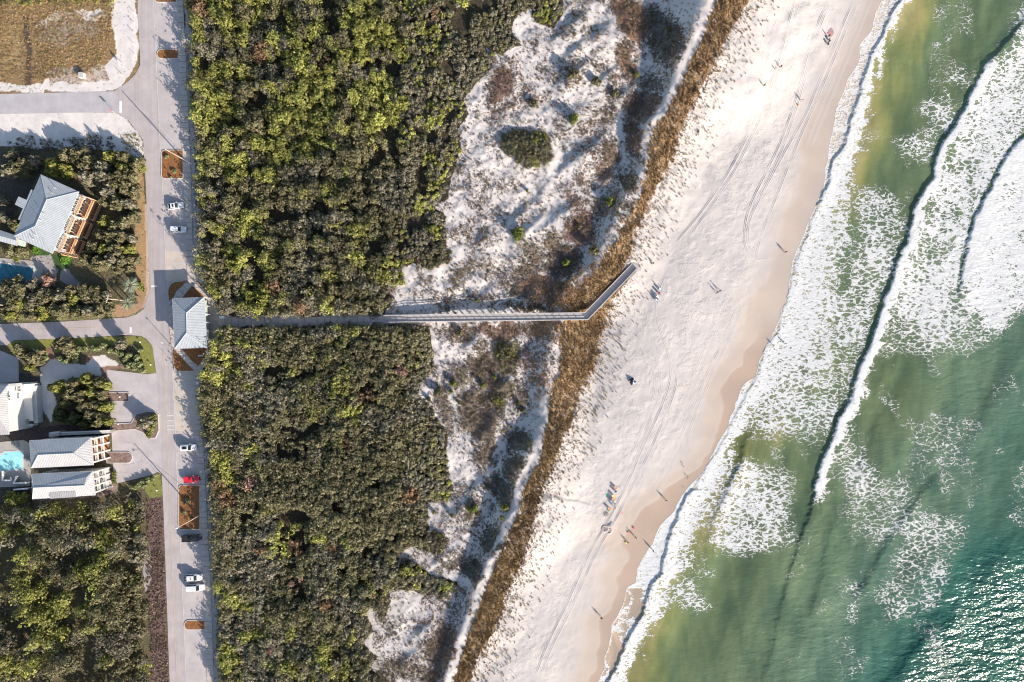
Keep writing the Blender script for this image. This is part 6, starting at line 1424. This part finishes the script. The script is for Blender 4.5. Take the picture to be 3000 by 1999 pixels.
for kd in ('stand', 'walk', 'sit'):
    J, R, E = pose(kd); PM[kd] = {}
    b = skin_mesh('body', (J, E), R); b.materials.append(M['skin']); PM[kd]['body'] = b
    def sub(keys, grow):
        JJ = {k: J[k] for k in keys}; EE = [e for e in E if e[0] in JJ and e[1] in JJ]; RR = {k: tuple(x+grow for x in R[k]) if hasattr(R[k], '__len__') else R[k]+grow for k in keys}; return skin_mesh('cloth', (JJ, EE), RR)
    PM[kd]['shirt'] = sub(['waist','chest','lsh','rsh','lelb','relb'], .022); PM[kd]['trousers'] = sub(['pelvis','lhip','rhip','lknee','rknee','lank','rank'], .018); PM[kd]['shorts'] = sub(['pelvis','lhip','rhip','lknee','rknee'], .022)
    hb = MB(); hb.ball((-.005, 0, 1.715), (.115, .112, .10), nu=12, nv=8); ho = hb.build('hair', M['hairdark'], None, True); PM[kd]['hair'] = ho.data; bpy.data.objects.remove(ho)
    eb = MB(); 
    for s in (-1, 1): eb.ball((.118, .036*s, 1.695), .012, nu=6, nv=4)
    eb.box(.112, .126, -.025, .025, 1.615, 1.622); eo = eb.build('eyes_and_mouth', M['blackplastic'], None); PM[kd]['face'] = eo.data; bpy.data.objects.remove(eo)
def person(px, py, kd, ang, top, bot, lab, sc=1.0, legs='trousers', z=None, group=None):
    g = G(px, py); o = empty('person', (g[0], g[1], (g[2] if z is None else z)), math.radians(ang)); o.scale = (sc, sc, sc)
    body = link('body', PM[kd]['body'], o)
    def part(nm, key, mat):
        c = link(nm, PM[kd][key].copy(), o); c.data.materials.clear(); c.data.materials.append(M[mat]); return c
    part('shirt', 'shirt', top); part(legs, legs, bot); link('hair', PM[kd]['hair'], o); link('face_features', PM[kd]['face'], o)
    if kd == 'sit': 
        for ch in o.children: ch.location = (0, 0, -.50)
    tag(o, lab, 'person', group); return o
person(2285,199,'stand',30,'cloth_brown','cloth_tan','person with one arm out beside the smaller person on the upper beach')
person(2269,203,'stand',-20,'cloth_grey','cloth_black','small child standing next to an adult on the upper beach',.62)
person(2236,253,'stand',60,'cloth_brown','cloth_black','person in dark brown standing on wheel tracks, nearest the upper foredune')
person(2347,297,'walk',70,'cloth_grey','cloth_tan','person in grey walking on the wheel tracks below the couple')
person(2299,740,'stand',-40,'cloth_black','cloth_black','person in black standing alone at the wet sand edge, mid beach')
person(1912.5,773,'walk',200,'cloth_brown','cloth_tan','person in brown near the foot of the boardwalk steps')
person(2099,858,'walk',-140,'cloth_black','cloth_black','left person of the dark clothed pair crossing the middle beach',1.05)
person(2107,853,'walk',-140,'cloth_navy','cloth_black','right person of the dark clothed pair crossing the middle beach',1.08)
person(1831,1027,'stand',10,'cloth_tan','cloth_grey','lone person at the grass edge south of the boardwalk',.95)
person(1950,1465,'walk',250,'cloth_brown','cloth_grey','person walking on damp sand below the bird group',1.0)
person(1861,1574,'walk',240,'cloth_tan','cloth_blue','person in blue trousers near the yellow bucket',1.0)
person(1838,1588,'walk',80,'cloth_blue','cloth_brown','person in blue bending by the yellow bucket',.85)
person(1912,1612,'stand',0,'cloth_brown','cloth_black','person standing at the very edge of the foam, lower beach',1.0)
person(1761,1808,'walk',250,'cloth_black','cloth_brown','lone person walking near the bottom of the beach',1.05)
person(2264,1012,'walk',90,'cloth_navy','cloth_navy','short person at the foam edge in the middle of the beach',.75)
person(2298,1008,'stand',90,'cloth_tan','cloth_grey','wader standing out in the foam beside the short person',.9, legs='shorts')
person(2425,109,'stand',20,'cloth_black','cloth_navy','person in dark clothes at the corner of the mauve blanket',.9)
person(1800,1476,'stand',100,'cloth_white','cloth_black','person in white by the row of beach chairs in the south',.9)
person(1801,1487,'walk',-20,'cloth_pink','cloth_tan','person in pink by the orange beach chair',.9,legs='shorts')

def beach_chair(px, py, ang, cloth, lab, group=None):
    g = G(px, py); o = empty('beach_chair', g, math.radians(ang)); mb = MB()
    for s in (-.29, .29): mb.tube([(.32, s, 0), (-.12, s, .38)], .018, 6); mb.tube([(-.32, s, 0), (.28, s, .36)], .018, 6); mb.tube([(-.18, s, .32), (-.52, s, 1.02)], .018, 6); mb.tube([(-.3, s, .58), (.25, s, .58)], .03, 6)
    mb.build('frame', M['metal'], o)
    mb = MB(); mb.add([(.30,-.28,.37),(.30,.28,.37),(-.18,.28,.31),(-.18,-.28,.31),(.30,-.28,.35),(.30,.28,.35),(-.18,.28,.29),(-.18,-.28,.29)], [(0,1,2,3),(7,6,5,4),(0,4,5,1),(2,6,7,3),(1,5,6,2),(3,7,4,0)]); mb.build('seat', M[cloth], o)
    mb = MB(); mb.add([(-.18,-.28,.33),(-.18,.28,.33),(-.53,.28,1.02),(-.53,-.28,1.02),(-.20,-.28,.32),(-.20,.28,.32),(-.55,.28,1.01),(-.55,-.28,1.01)], [(0,1,2,3),(7,6,5,4),(0,4,5,1),(2,6,7,3),(1,5,6,2),(3,7,4,0)]); mb.build('backrest', M[cloth], o)
    tag(o, lab, 'beach chair', group); return o
g1 = 'chairs in the row near the boardwalk steps'; g2 = 'chairs in the southern beach group'; g3 = 'chairs by the mauve blanket'
beach_chair(1934,851,-45,'cloth_lightblue','pale beach chair, top of the row of four near the boardwalk steps',g1)
beach_chair(1930,860,-45,'cloth_pink','beach chair with a pink sitter, second in the row near the boardwalk steps',g1)
beach_chair(1927,872,-45,'cloth_white','white beach chair, third in the row near the boardwalk steps',g1)
beach_chair(1924,882,-45,'cloth_lightblue','pale beach chair, bottom of the row of four near the boardwalk steps',g1)
for (x, y, t, l) in ((1930,860,'cloth_red','person in crimson sitting in the second chair near the boardwalk steps'),(1924,876,'cloth_pink','person in pink sitting between the lower chairs near the boardwalk steps')):
    person(x, y, 'sit', -45, t, 'cloth_navy', l, .95)
for x, y, c, l in ((1804,1430,'cloth_orange','orange beach chair at the top of the southern beach group'),(1803.5,1440,'cloth_blue','small blue beach chair under the top orange chair in the south'),(1798,1454,'cloth_yellow','lime yellow beach chair in the southern beach group'),(1797,1464,'cloth_orange','orange and white beach chair below the lime chair in the south'),(1793,1470,'cloth_lightblue','pale blue beach chair in the middle of the southern beach group'),(1786,1492,'cloth_orange','orange beach chair at the bottom of the southern beach group')):
    beach_chair(x, y, -40, c, l, g2)
beach_chair(2429,121.5,-55,'cloth_black','black beach chair just below the mauve blanket',g3); beach_chair(2424.8,131,-60,'cloth_black','black beach chair farthest below the mauve blanket',g3)
def drape(name, pts, mat, lab, cat, th=.05, amp=.04):
    """cloth lying on the sand with folds"""
    g = G(*pts[0]); q = [G(*p) for p in pts]; cx = sum(p[0] for p in q)/len(q); cy = sum(p[1] for p in q)/len(q); me = bpy.data.meshes.new(name); bm = bmesh.new()
    N = 14; xs = np.linspace(min(p[0] for p in q), max(p[0] for p in q), N*2); ys = np.linspace(min(p[1] for p in q), max(p[1] for p in q), N*2); X, Y = np.meshgrid(xs, ys); ins = inpoly(X, Y, [(p[0], p[1]) for p in q]); Z = gz(X, Y)+th+amp*(fbm(X*1.3, Y*1.3, 3, 7)-.3)*2
    vv = {}
    for i in range(2*N-1):
        for j in range(2*N-1):
            if ins[i, j] and ins[i+1, j] and ins[i, j+1] and ins[i+1, j+1]:
                ks = [(i, j), (i, j+1), (i+1, j+1), (i+1, j)]
                for k in ks:
                    if k not in vv: vv[k] = bm.verts.new((X[k]-cx, Y[k]-cy, Z[k]))
                bm.faces.new([vv[k] for k in ks])
    bm.to_mesh(me); bm.free(); me.materials.append(M[mat]); o = link(name, me); o.location = (cx, cy, 0); md = o.modifiers.new('thickness', 'SOLIDIFY'); md.thickness = .03; tag(o, lab, cat); return o
drape('blanket', [(2436,82),(2440,88),(2443,96),(2441,103),(2437.5,108),(2432,112),(2428,106),(2424,99),(2428,90)], 'cloth_mauve', 'crumpled mauve blanket beside the wheel tracks on the upper beach', 'blanket')
drape('towel', [(1819,1499),(1822,1500),(1825,1506),(1822,1507)], 'cloth_pink', 'bright pink towel lying alone right of the southern chairs', 'towel')
drape('towel', [(1774,1450),(1780,1446),(1783,1451),(1777,1454)], 'cloth_green', 'green mat left of the southern beach chairs', 'towel')
drape('towel', [(2422,97),(2426,95),(2427,98),(2424,100)], 'cloth_red', 'small red towel at the left corner of the mauve blanket', 'towel')
def bucket(px, py, mat, lab, r=.22, h=.3):
    g = G(px, py); o = empty('bucket', g); mb = MB(); mb.tube([(0,0,0),(0,0,h)], [r*.75, r], 12, cap=True); mb.build('pail', M[mat], o); mb = MB(); mb.tube([(-r, 0, h), (-r*.6, 0, h+.14), (0, 0, h+.2), (r*.6, 0, h+.14), (r, 0, h)], .012, 5); mb.build('handle', M['metal'], o); tag(o, lab, 'bucket')
bucket(1834.5, 1590.6, 'cloth_yellow', 'yellow bucket on the sand between two walkers', .24, .3); bucket(1841,1561,'cloth_orange','orange bucket above the pair of walkers in the south', .28); bucket(1783,1497,'cloth_green','small green bucket under the lowest orange chair', .25); bucket(1856,1547,'cloth_red','small red bucket near the damp sand in the south', .25); bucket(2338,309,'cloth_orange','orange bucket on the wheel tracks below the grey walker', .22)
bucket(1919.5,865,'cloth_white','white bucket left of the second chair near the boardwalk steps',.3); bucket(1917.5,876.5,'cloth_white','white bucket left of the lowest chairs near the boardwalk steps',.3); bucket(1793,1534,'cloth_lightblue','pale blue bucket above the dug sand',.28)
def net():
    g = G(1776, 1507); o = empty('beach_net', g); mb = MB(); n = 16
    ring = [(math.cos(2*math.pi*k/n)*.62, math.sin(2*math.pi*k/n)*.62, .22) for k in range(n+1)]; mb.tube(ring, .05, 6); mb.build('hoop', M['blackplastic'], o); mb = MB()
    for k in range(-3, 4): t = k*.16; l = math.sqrt(.6**2-t*t); mb.tube([(t, -l, .22), (t, 0, .1), (t, l, .22)], .014, 4); mb.tube([(-l, t, .22), (0, t, .1), (l, t, .22)], .014, 4)
    mb.build('net_mesh', M['cloth_grey'], o); mb = MB()
    for a in (0, 2.1, 4.2): mb.tube([(math.cos(a)*.6, math.sin(a)*.6, .22), (math.cos(a)*.66, math.sin(a)*.66, 0)], .02, 5)
    mb.build('legs', M['metal'], o); tag(o, 'round black hooped net on short legs left of the southern chairs', 'net')
net()
def tent():
    g = G(1852, 1118); o = empty('beach_tent', g, .6); mb = MB(); a = .85; t = 1.3
    mb.add([(a,a,0),(-a,a,0),(-a,-a,0),(a,-a,0),(0,0,t)], [(0,1,4),(1,2,4),(2,3,4),(3,0,4)]); mb.build('canopy', M['cloth_navy'], o); mb = MB(); 
    for s in (0, 1): 
        y0 = -.25+.0; mb.add([(a+.01,-.14,.02),(a+.01,.18,.02),(.06,.03,t*.97),(.06,-.0,t*.97)] if s == 0 else [(-.18,-a-.01,.02),(.22,-a-.01,.02),(.03,-.06,t*.97),(0,-.06,t*.97)], [(0,1,2,3)])
    mb.build('white_stripe', M['cloth_white'], o); mb = MB(); mb.tube([(0,0,t-.05),(0,0,t+.25)], .03, 6); mb.build('pole_tip', M['metal'], o)
    tag(o, 'small navy beach tent with white stripes at the grass edge', 'beach tent')
    g = G(1846, 1117); b = empty('beach_bag', g); mb = MB(); mb.loft([[(-.35,-.2,0),(.35,-.2,0),(.35,.2,0),(-.35,.2,0)],[(-.38,-.22,.2),(.38,-.22,.2),(.38,.22,.2),(-.38,.22,.2)],[(-.3,-.1,.42),(.3,-.1,.42),(.3,.1,.42),(-.3,.1,.42)]]); mb.build('bag', M['cloth_orange'], b); mb = MB(); mb.tube([(-.2,0,.4),(-.1,0,.6),(.1,0,.6),(.2,0,.4)], .02, 5); mb.build('strap', M['cloth_white'], b); tag(b, 'orange bag beside the navy beach tent', 'bag')
tent()
def sandpit(px, py, r, lab, seed):
    g = G(px, py); rg = random.Random(seed); mb = MB(); n = 18; secs = []
    for rad, h in ((r*1.15, -.05), (r*.9, .28), (r*.68, .30), (r*.45, .04)): secs.append([(math.cos(2*math.pi*k/n)*rad*(1+rg.uniform(-.12,.12)), math.sin(2*math.pi*k/n)*rad*(1+rg.uniform(-.12,.12)), h+rg.uniform(-.05,.08)*(h > .1)) for k in range(n)])
    mb.loft(secs, cap=False); mb.add(secs[-1], [tuple(range(n))]); 
    for k in range(4): a = rg.uniform(0, 6.28); mb.ball((math.cos(a)*r*.3, math.sin(a)*r*.3, .08), (.28, .24, .25), nu=8, nv=5)
    o = mb.build('sand_castle', M['dugsand'], None, True); o.location = g; tag(o, lab, 'sand castle')
M['dugsand'] = simple('dug_damp_sand', (.45,.38,.345), .95, .15, 2, .8)
sandpit(1773, 1549, 1.1, 'large ring of dug sand left of the lower walkers', 1); sandpit(1785, 1557, .8, 'smaller dug sand heap touching the large ring', 2); sandpit(1787, 1541, .6, 'low sand heap above the large dug ring', 4)

# ---------------------------------------------------------------- poles, signs, posts
def sign_post(px, py, h, lab, group=None, plate='signwhite', sz=.32, name='sign_post', ang=45):
    g = G(px, py); o = empty(name, g, math.radians(ang)); mb = MB(); mb.tube([(0,0,-.2),(0,0,h)], .04, 6); mb.build('post', M['rail'], o); mb = MB(); mb.box(-.03-.015, -.03+.015, -sz/2, sz/2, h-sz*1.25, h); mb.build('sign_plate', M[plate], o); tag(o, lab, 'sign', group)
DP = [(2244,55),(2219,132),(2190,212),(2154,287),(2118,368),(2079,459),(2039,553),(1992,636),(1937,708),(1808,1117),(1784,1195),(1765,1276),(1737,1359),(1703,1454),(1671,1547),(1640,1625),(1603,1742),(1565,1853),(1514,1982)]
for i, (x, y) in enumerate(DP):
    where = 'north of the boardwalk' if y < 900 else 'south of the boardwalk'
    sign_post(x, y, 1.45, f'short wooden post with a small plate in the dune edge line {where}', f'posts along the dune edge {where}')
sign_post(1872, 833, 2.0, 'thin bare pole in the sand beside the foot of the boardwalk', sz=.06)
sign_post(337, 331, 2.7, 'stop sign at the end of the upper side street', plate='signred', sz=.7, name='stop_sign', ang=90)
sign_post(370, 981, 2.9, 'stop sign at the end of the lower side road', plate='signred', sz=.7, name='stop_sign', ang=90)
sign_post(503, 1058, 2.2, 'small roadside sign at the corner of the orange mulch bed', sz=.5)
sign_post(570, 1129, 2.0, 'upper of the two accessible bay signs by the sidewalk', plate='signwhite', sz=.35); sign_post(568.5, 1160, 2.0, 'lower of the two accessible bay signs by the sidewalk', sz=.35); sign_post(571, 1199, 2.0, 'accessible bay sign nearest the white car with slit sunroof', sz=.35)
sign_post(439, 800, 1.6, 'small sign at the left road edge beside the bathhouse shadow', sz=.4); sign_post(582, 1659, 1.3, 'little post in the bay between the black pickup and the white cars', sz=.2); sign_post(466,1393,2.0,'small sign at the lower driveway corner', sz=.4)
def street_lamp(px, py, h, lab, arm=1.0, ang=135, big=False):
    g = P(px, py); o = empty('street_lamp', (g[0], g[1], 0), math.radians(ang)); mb = MB(); mb.tube([(0,0,0),(0,0,h)], [.09, .06], 9); mb.tube([(0,0,0),(0,0,.25)], .16, 9); mb.build('pole', M['metal'], o); mb = MB(); mb.tube([(0,0,h-.05),(arm*.6,0,h+.1),(arm,0,h+.05)], .04, 6); mb.build('arm', M['metal'], o); mb = MB(); mb.ball((arm+.2,0,h), (.42,.20,.11), nu=10, nv=6); mb.build('lamp_head', M['trimwhite'], o); tag(o, lab, 'street lamp')
street_lamp(500, 1010, 3.9, 'street lamp at the kerb beside the southwest corner of the bathhouse', .6)
def utility_pole(px, py, h, lab, guy=None, lamp=False, cross=True, cang=0):
    g = P(px, py); o = empty('utility_pole', (g[0], g[1], 0)); mb = MB(); mb.tube([(0,0,-.3),(0,0,h)], [.19, .12], 10); mb.build('pole', M['pole'], o)
    if cross:
        c, s = math.cos(cang), math.sin(cang); mb = MB(); mb.obox((0,0), (c, s), 1.15, .06, h-.6, h-.47); mb.build('crossarm', M['pole'], o)
        for t in (-1, -.5, .5, 1): mb = MB(); mb.tube([(c*t, s*t, h-.47), (c*t, s*t, h-.25)], [.05, .07], 7); mb.build('insulator', M['trimwhite'], o)
    if lamp: mb = MB(); mb.tube([(0,0,h-1),(-.9,-.5,h-.6)], .04, 6); mb.ball((-1.3,-.7,h-.6), (.4,.25,.12)); mb.build('lamp_arm', M['trimwhite'], o)
    if guy: q = P(*guy); mb = MB(); mb.tube([(0,0,h*.8),(q[0]-g[0], q[1]-g[1], 0)], .045, 5); mb.build('guy_wire', M['metal'], o)
    tag(o, lab, 'utility pole')
utility_pole(540, 469, 11, 'tall wooden utility pole leaning over the square mulch island', guy=(573,488), cross=False)
utility_pole(584, 1511, 11.5, 'utility pole with a lamp arm at the long mulch island', guy=(620,1490), lamp=True, cross=False)
utility_pole(362, 881, 8.5, 'utility pole with a crossarm beside the street corner palms', cang=1.3); utility_pole(28, 896, 7.5, 'wooden utility pole at the left edge among trees', cang=1.2)
def bollard(px, py, lab, h=.95, r=.13, group=None):
    g = P(px, py); o = empty('bollard_light', (g[0], g[1], 0)); mb = MB(); mb.tube([(0,0,0),(0,0,h*.7)], .06, 8); mb.build('stem', M['metal'], o); mb = MB(); mb.ball((0,0,h*.8), (r*1.9,r*1.9,r*1.2)); mb.build('white_cap', M['trimwhite'], o); tag(o, lab, 'bollard light', group)
for x, y, l in ((70,1009,'white capped bollard light at the left end of the corner lawn'),(202,1001,'white capped bollard light on the road edge above the spiky tree'),(371,990,'white capped bollard light behind the lower stop sign'),(414,1003,'white capped bollard light on the corner lawn above the round shrub'),(445,1069,'white capped bollard light at the bottom of the corner lawn'),(463,1436,'white capped bollard light on the small lawn at the lower driveway corner'),(355,1163,'white capped bollard light on the driveway mulch finger'),(452,1245,'white capped bollard light on the planted driveway island'),(350,1242,'white capped bollard light left of the driveway island tree')): bollard(x, y, l)
for i, (x, y) in enumerate(((592,1258),(592,1242),(592.5,1264),(591.5,1192),(590,1156))): bollard(x, y, 'small white capped bollard light at the outer sidewalk edge beside the accessible bays', .7, .09, 'bollard lights beside the south sidewalk')
def stake(px, py, lab, g): 
    p = P(px, py); o = empty('survey_stake', (p[0], p[1], 0)); mb = MB(); mb.box(-.07,.07,-.03,.03,0,1.25); mb.build('stake', M['trimwhite'], o); mb = MB(); mb.box(-.075,.075,-.035,.035,1.05,1.3); mb.build('painted_tip', M['cloth_orange'], o); tag(o, lab, 'stake', g)
for x, y in ((397,41),(395,70),(394,98),(395,132),(399,164),(360,222)): stake(x, y, 'thin pale survey stake on the sandy edge of the vacant lot', 'survey stakes at the vacant lot')
def lot_things():
    p = P(362, 198); o = empty('site_sign', (p[0], p[1], 0), math.radians(20)); mb = MB(); mb.box(-.05,.05,-.05,.05,0,2.3); mb.box(-.05,.05,1.15,1.25,0,2.3); mb.build('posts', M['rail'], o); mb = MB(); mb.box(-.09,-.05,-.05,1.25,1.1,2.25); mb.build('board', M['signwhite'], o); tag(o, 'white site notice board on posts at the corner of the vacant lot', 'sign')
    p = P(245, 225); o = empty('utility_box', (p[0], p[1], 0)); mb = MB(); mb.box(-.7,.7,-.65,.65,0,1.3); mb.build('cabinet', M['trimwhite'], o); mb = MB(); mb.box(-.76,.76,-.71,.71,1.3,1.38); mb.build('lid', M['siding'], o); tag(o, 'white utility cabinet standing in the dry weeds of the vacant lot', 'utility box')
    for i, (x0, y0, x1, y1) in enumerate(((268,199,292,212),(272,206,296,218),(277,213,285,222))):
        a = P(x0, y0); b = P(x1, y1); o = empty('plank', (a[0], a[1], 0)); mb = MB(); d = Vector((b[0]-a[0], b[1]-a[1])); mb.obox((d.x/2, d.y/2), tuple(d.normalized()), d.length/2, .13, .18+.05*i, .24+.05*i); mb.build('board', M['rail'], o); tag(o, ('weathered plank lying in the weeds, top of a loose pile', 'weathered plank crossing the one above it in the loose pile', 'short weathered plank at the bottom of the loose pile')[i], 'plank')
lot_things()
def bench(px, py, mat, lab, ang=0):
    p = P(px, py); o = empty('park_bench', (p[0], p[1], .1), math.radians(ang)); mb = MB(); mb.box(-.95,.95,-.22,.22,.42,.48); mb.build('seat', M[mat], o); mb = MB(); mb.add([(-.95,.22,.5),(.95,.22,.5),(.95,.34,.95),(-.95,.34,.95),(-.95,.26,.5),(.95,.26,.5),(.95,.38,.95),(-.95,.38,.95)], [(0,1,2,3),(7,6,5,4),(0,4,5,1),(2,6,7,3),(1,5,6,2),(3,7,4,0)]); mb.build('backrest', M[mat], o)
    for s in (-.8, .8): mb = MB(); mb.box(s-.04,s+.04,-.2,.24,0,.42); mb.build('leg', M['metal'], o)
    tag(o, lab, 'bench')
M['benchpink'] = simple('bench_pink_boards', (.50,.24,.20), .8, .1); bench(1035, 922, 'benchpink', 'pinkish red bench on the north side of the beach path')
def bin_and_sign():
    p = P(640, 919); o = empty('litter_bin', (p[0], p[1], .05)); mb = MB(); mb.tube([(0,0,0),(0,0,.95)], .33, 14); mb.build('barrel', M['trimwhite'], o); mb = MB(); mb.tube([(0,0,.95),(0,0,1.02),(0,0,1.12)], [.36,.34,.12], 14); mb.build('lid', M['siding'], o); tag(o, 'white litter bin at the start of the beach path', 'litter bin')
    p = P(655, 931); o = empty('information_board', (p[0], p[1], .05)); mb = MB(); mb.box(-.6,-.52,-.05,.05,0,1.1); mb.box(.52,.6,-.05,.05,0,1.1); mb.build('legs', M['rail'], o); mb = MB(); mb.add([(-.75,-.35,1.0),(.75,-.35,1.0),(.75,.35,1.3),(-.75,.35,1.3),(-.75,-.35,.95),(.75,-.35,.95),(.75,.35,1.25),(-.75,.35,1.25)], [(0,1,2,3),(7,6,5,4),(0,4,5,1),(2,6,7,3),(1,5,6,2),(3,7,4,0)]); mb.build('panel', M['signwhite'], o); tag(o, 'white slanted information board at the start of the beach path', 'information board')
    p = P(620, 1035); 
    p = P(589, 1043); o = empty('park_bench', (p[0], p[1], 0), .05); mb = MB(); mb.box(-.75,.75,-.18,.18,.4,.46); mb.build('seat', M['trimwhite'], o)
    for s in (-.6, .6): mb = MB(); mb.box(s-.05,s+.05,-.15,.15,0,.4); mb.build('leg', M['metal'], o)
    tag(o, 'white backless bench on the orange mulch south of the bathhouse', 'bench')
    # bike rack
    p = P(576, 808); o = empty('bicycle_rack', (p[0]+2.2, p[1]-.2, .1)); 
    for k in range(5): mb = MB(); y = -1.6+k*.8; mb.tube([(-.6,y,0),(-.6,y,.75),(-.4,y,.85),(.4,y,.85),(.6,y,.75),(.6,y,0)], .03, 6); mb.build('hoop', M['metal'], o)
    mb = MB(); mb.box(-1.1,1.1,-2.1,2.1,-.08,.0); mb.build('base_slab', M['kerb'], o); tag(o, 'grey bicycle rack on a slab at the scrub edge north of the bathhouse', 'bicycle rack')
    # lifeguard flag
    g = G(1655, 962); o = empty('beach_flag', g); mb = MB(); mb.tube([(0,0,-.3),(0,0,4.2)], .05, 7); mb.build('pole', M['rail'], o); mb = MB(); mb.add([(0,0,4.1),(-.3,.5,4.05),(-.55,1.1,3.9),(-.55,1.1,3.3),(-.3,.5,3.4),(0,0,3.5)], [(0,1,4,5),(1,2,3,4)]); f = mb.build('flag', M['signred'], o, fixn=False); f.modifiers.new('t', 'SOLIDIFY').thickness = .03; mb = MB(); mb.box(-.05,.03,-.7,.7,1.0,1.9); mb.build('notice', M['signwhite'], o); tag(o, 'red warning flag on a pole with white notice just south of the boardwalk', 'flag')
bin_and_sign()
def lounger(px, py, ang, lab, g):
    p = P(px, py); o = empty('sun_lounger', (p[0], p[1], .1), math.radians(ang)); mb = MB(); mb.box(-.95,.3,-.3,.3,.28,.36); mb.build('seat', M['cloth_grey'], o); mb = MB(); mb.add([(.3,-.3,.3),(.3,.3,.3),(.95,.3,.7),(.95,-.3,.7),(.3,-.3,.36),(.3,.3,.36),(.93,.3,.77),(.93,-.3,.77)], [(3,2,1,0),(4,5,6,7),(0,1,5,4),(1,2,6,5),(2,3,7,6),(3,0,4,7)]); mb.build('backrest', M['cloth_grey'], o)
    for a in (-.8, .2):
        for s in (-.25, .25): mb = MB(); mb.box(a-.03,a+.03,s-.03,s+.03,0,.28); mb.build('leg', M['metal'], o)
    tag(o, lab, 'sun lounger', g)
lounger(42,1301,95,'left grey sun lounger in the shade above the turquoise pool','loungers by the turquoise pool'); lounger(54,1300,95,'right grey sun lounger in the shade above the turquoise pool','loungers by the turquoise pool'); lounger(83,1334,10,'upper grey sun lounger between the turquoise pool and the house','loungers by the turquoise pool'); lounger(84,1346,10,'lower grey sun lounger between the turquoise pool and the house','loungers by the turquoise pool'); lounger(128,800,60,'grey sun lounger at the right corner of the deep blue pool','loungers by the deep blue pool')
def bird(px, py, a, k):
    g = G(px, py); o = empty('shore_bird', g, a); mb = MB(); mb.loft([[(x, math.cos(t)*r, .16+z+math.sin(t)*r) for t in np.linspace(0, 5.24, 6)] for x, r, z in ((-.2,.01,.0),(-.12,.05,0),(0,.075,.01),(.1,.06,.03),(.15,.03,.07),(.19,.035,.1),(.23,.03,.1),(.30,.006,.09))]); mb.tube([(0,.03,.1),(0,.03,0)], .008, 4); mb.tube([(0,-.03,.1),(.02,-.03,0)], .008, 4); mb.build('body', M['cloth_grey'], o, True)
    tag(o, 'small grey shore bird on the damp sand', 'bird', 'shore birds on the damp sand')
for i, (x, y) in enumerate(((1996,1355),(2000,1359),(1999,1365),(2004,1369),(2007,1389),(2009,1393),(2017,1399),(2003,1429),(2015,1404))): bird(x, y, i*1.3, i)
# ---------------------------------------------------------------- camera, sun, sky
cam = bpy.data.cameras.new('camera'); co = bpy.data.objects.new('camera', cam); COL.objects.link(co); co.location = (0, 0, CAMZ); co.rotation_euler = (0, 0, 0)
cam.lens = 24.0; cam.sensor_width = 36.0; cam.sensor_fit = 'HORIZONTAL'; cam.clip_start = 1; cam.clip_end = 6000; S.camera = co
sd = Vector((-SHADOW_DIR[0]*math.cos(SUN_EL), -SHADOW_DIR[1]*math.cos(SUN_EL), math.sin(SUN_EL)))
sun = bpy.data.lights.new('sun', 'SUN'); sun.energy = 5.0; sun.angle = math.radians(.5); sun.color = (1.0, .90, .79); so = bpy.data.objects.new('sun', sun); COL.objects.link(so); so.rotation_euler = sd.to_track_quat('Z', 'Y').to_euler()
w = bpy.data.worlds.new('World'); S.world = w; w.use_nodes = True; nt = w.node_tree; bg = nt.nodes['Background']; sky = nt.nodes.new('ShaderNodeTexSky'); sky.sky_type = 'NISHITA'; sky.sun_disc = False
sky.sun_elevation = SUN_EL; sky.sun_rotation = math.atan2(sd.x, sd.y); nt.links.new(sky.outputs[0], bg.inputs[0]); bg.inputs[1].default_value = .115
S.view_settings.view_transform = 'Standard'; S.view_settings.look = 'None'; S.view_settings.gamma = 1; S.view_settings.exposure = .94; S.view_settings.use_curve_mapping = False
S.cycles.filter_width = 1.1
S.render.resolution_x = 1024; S.render.resolution_y = 682
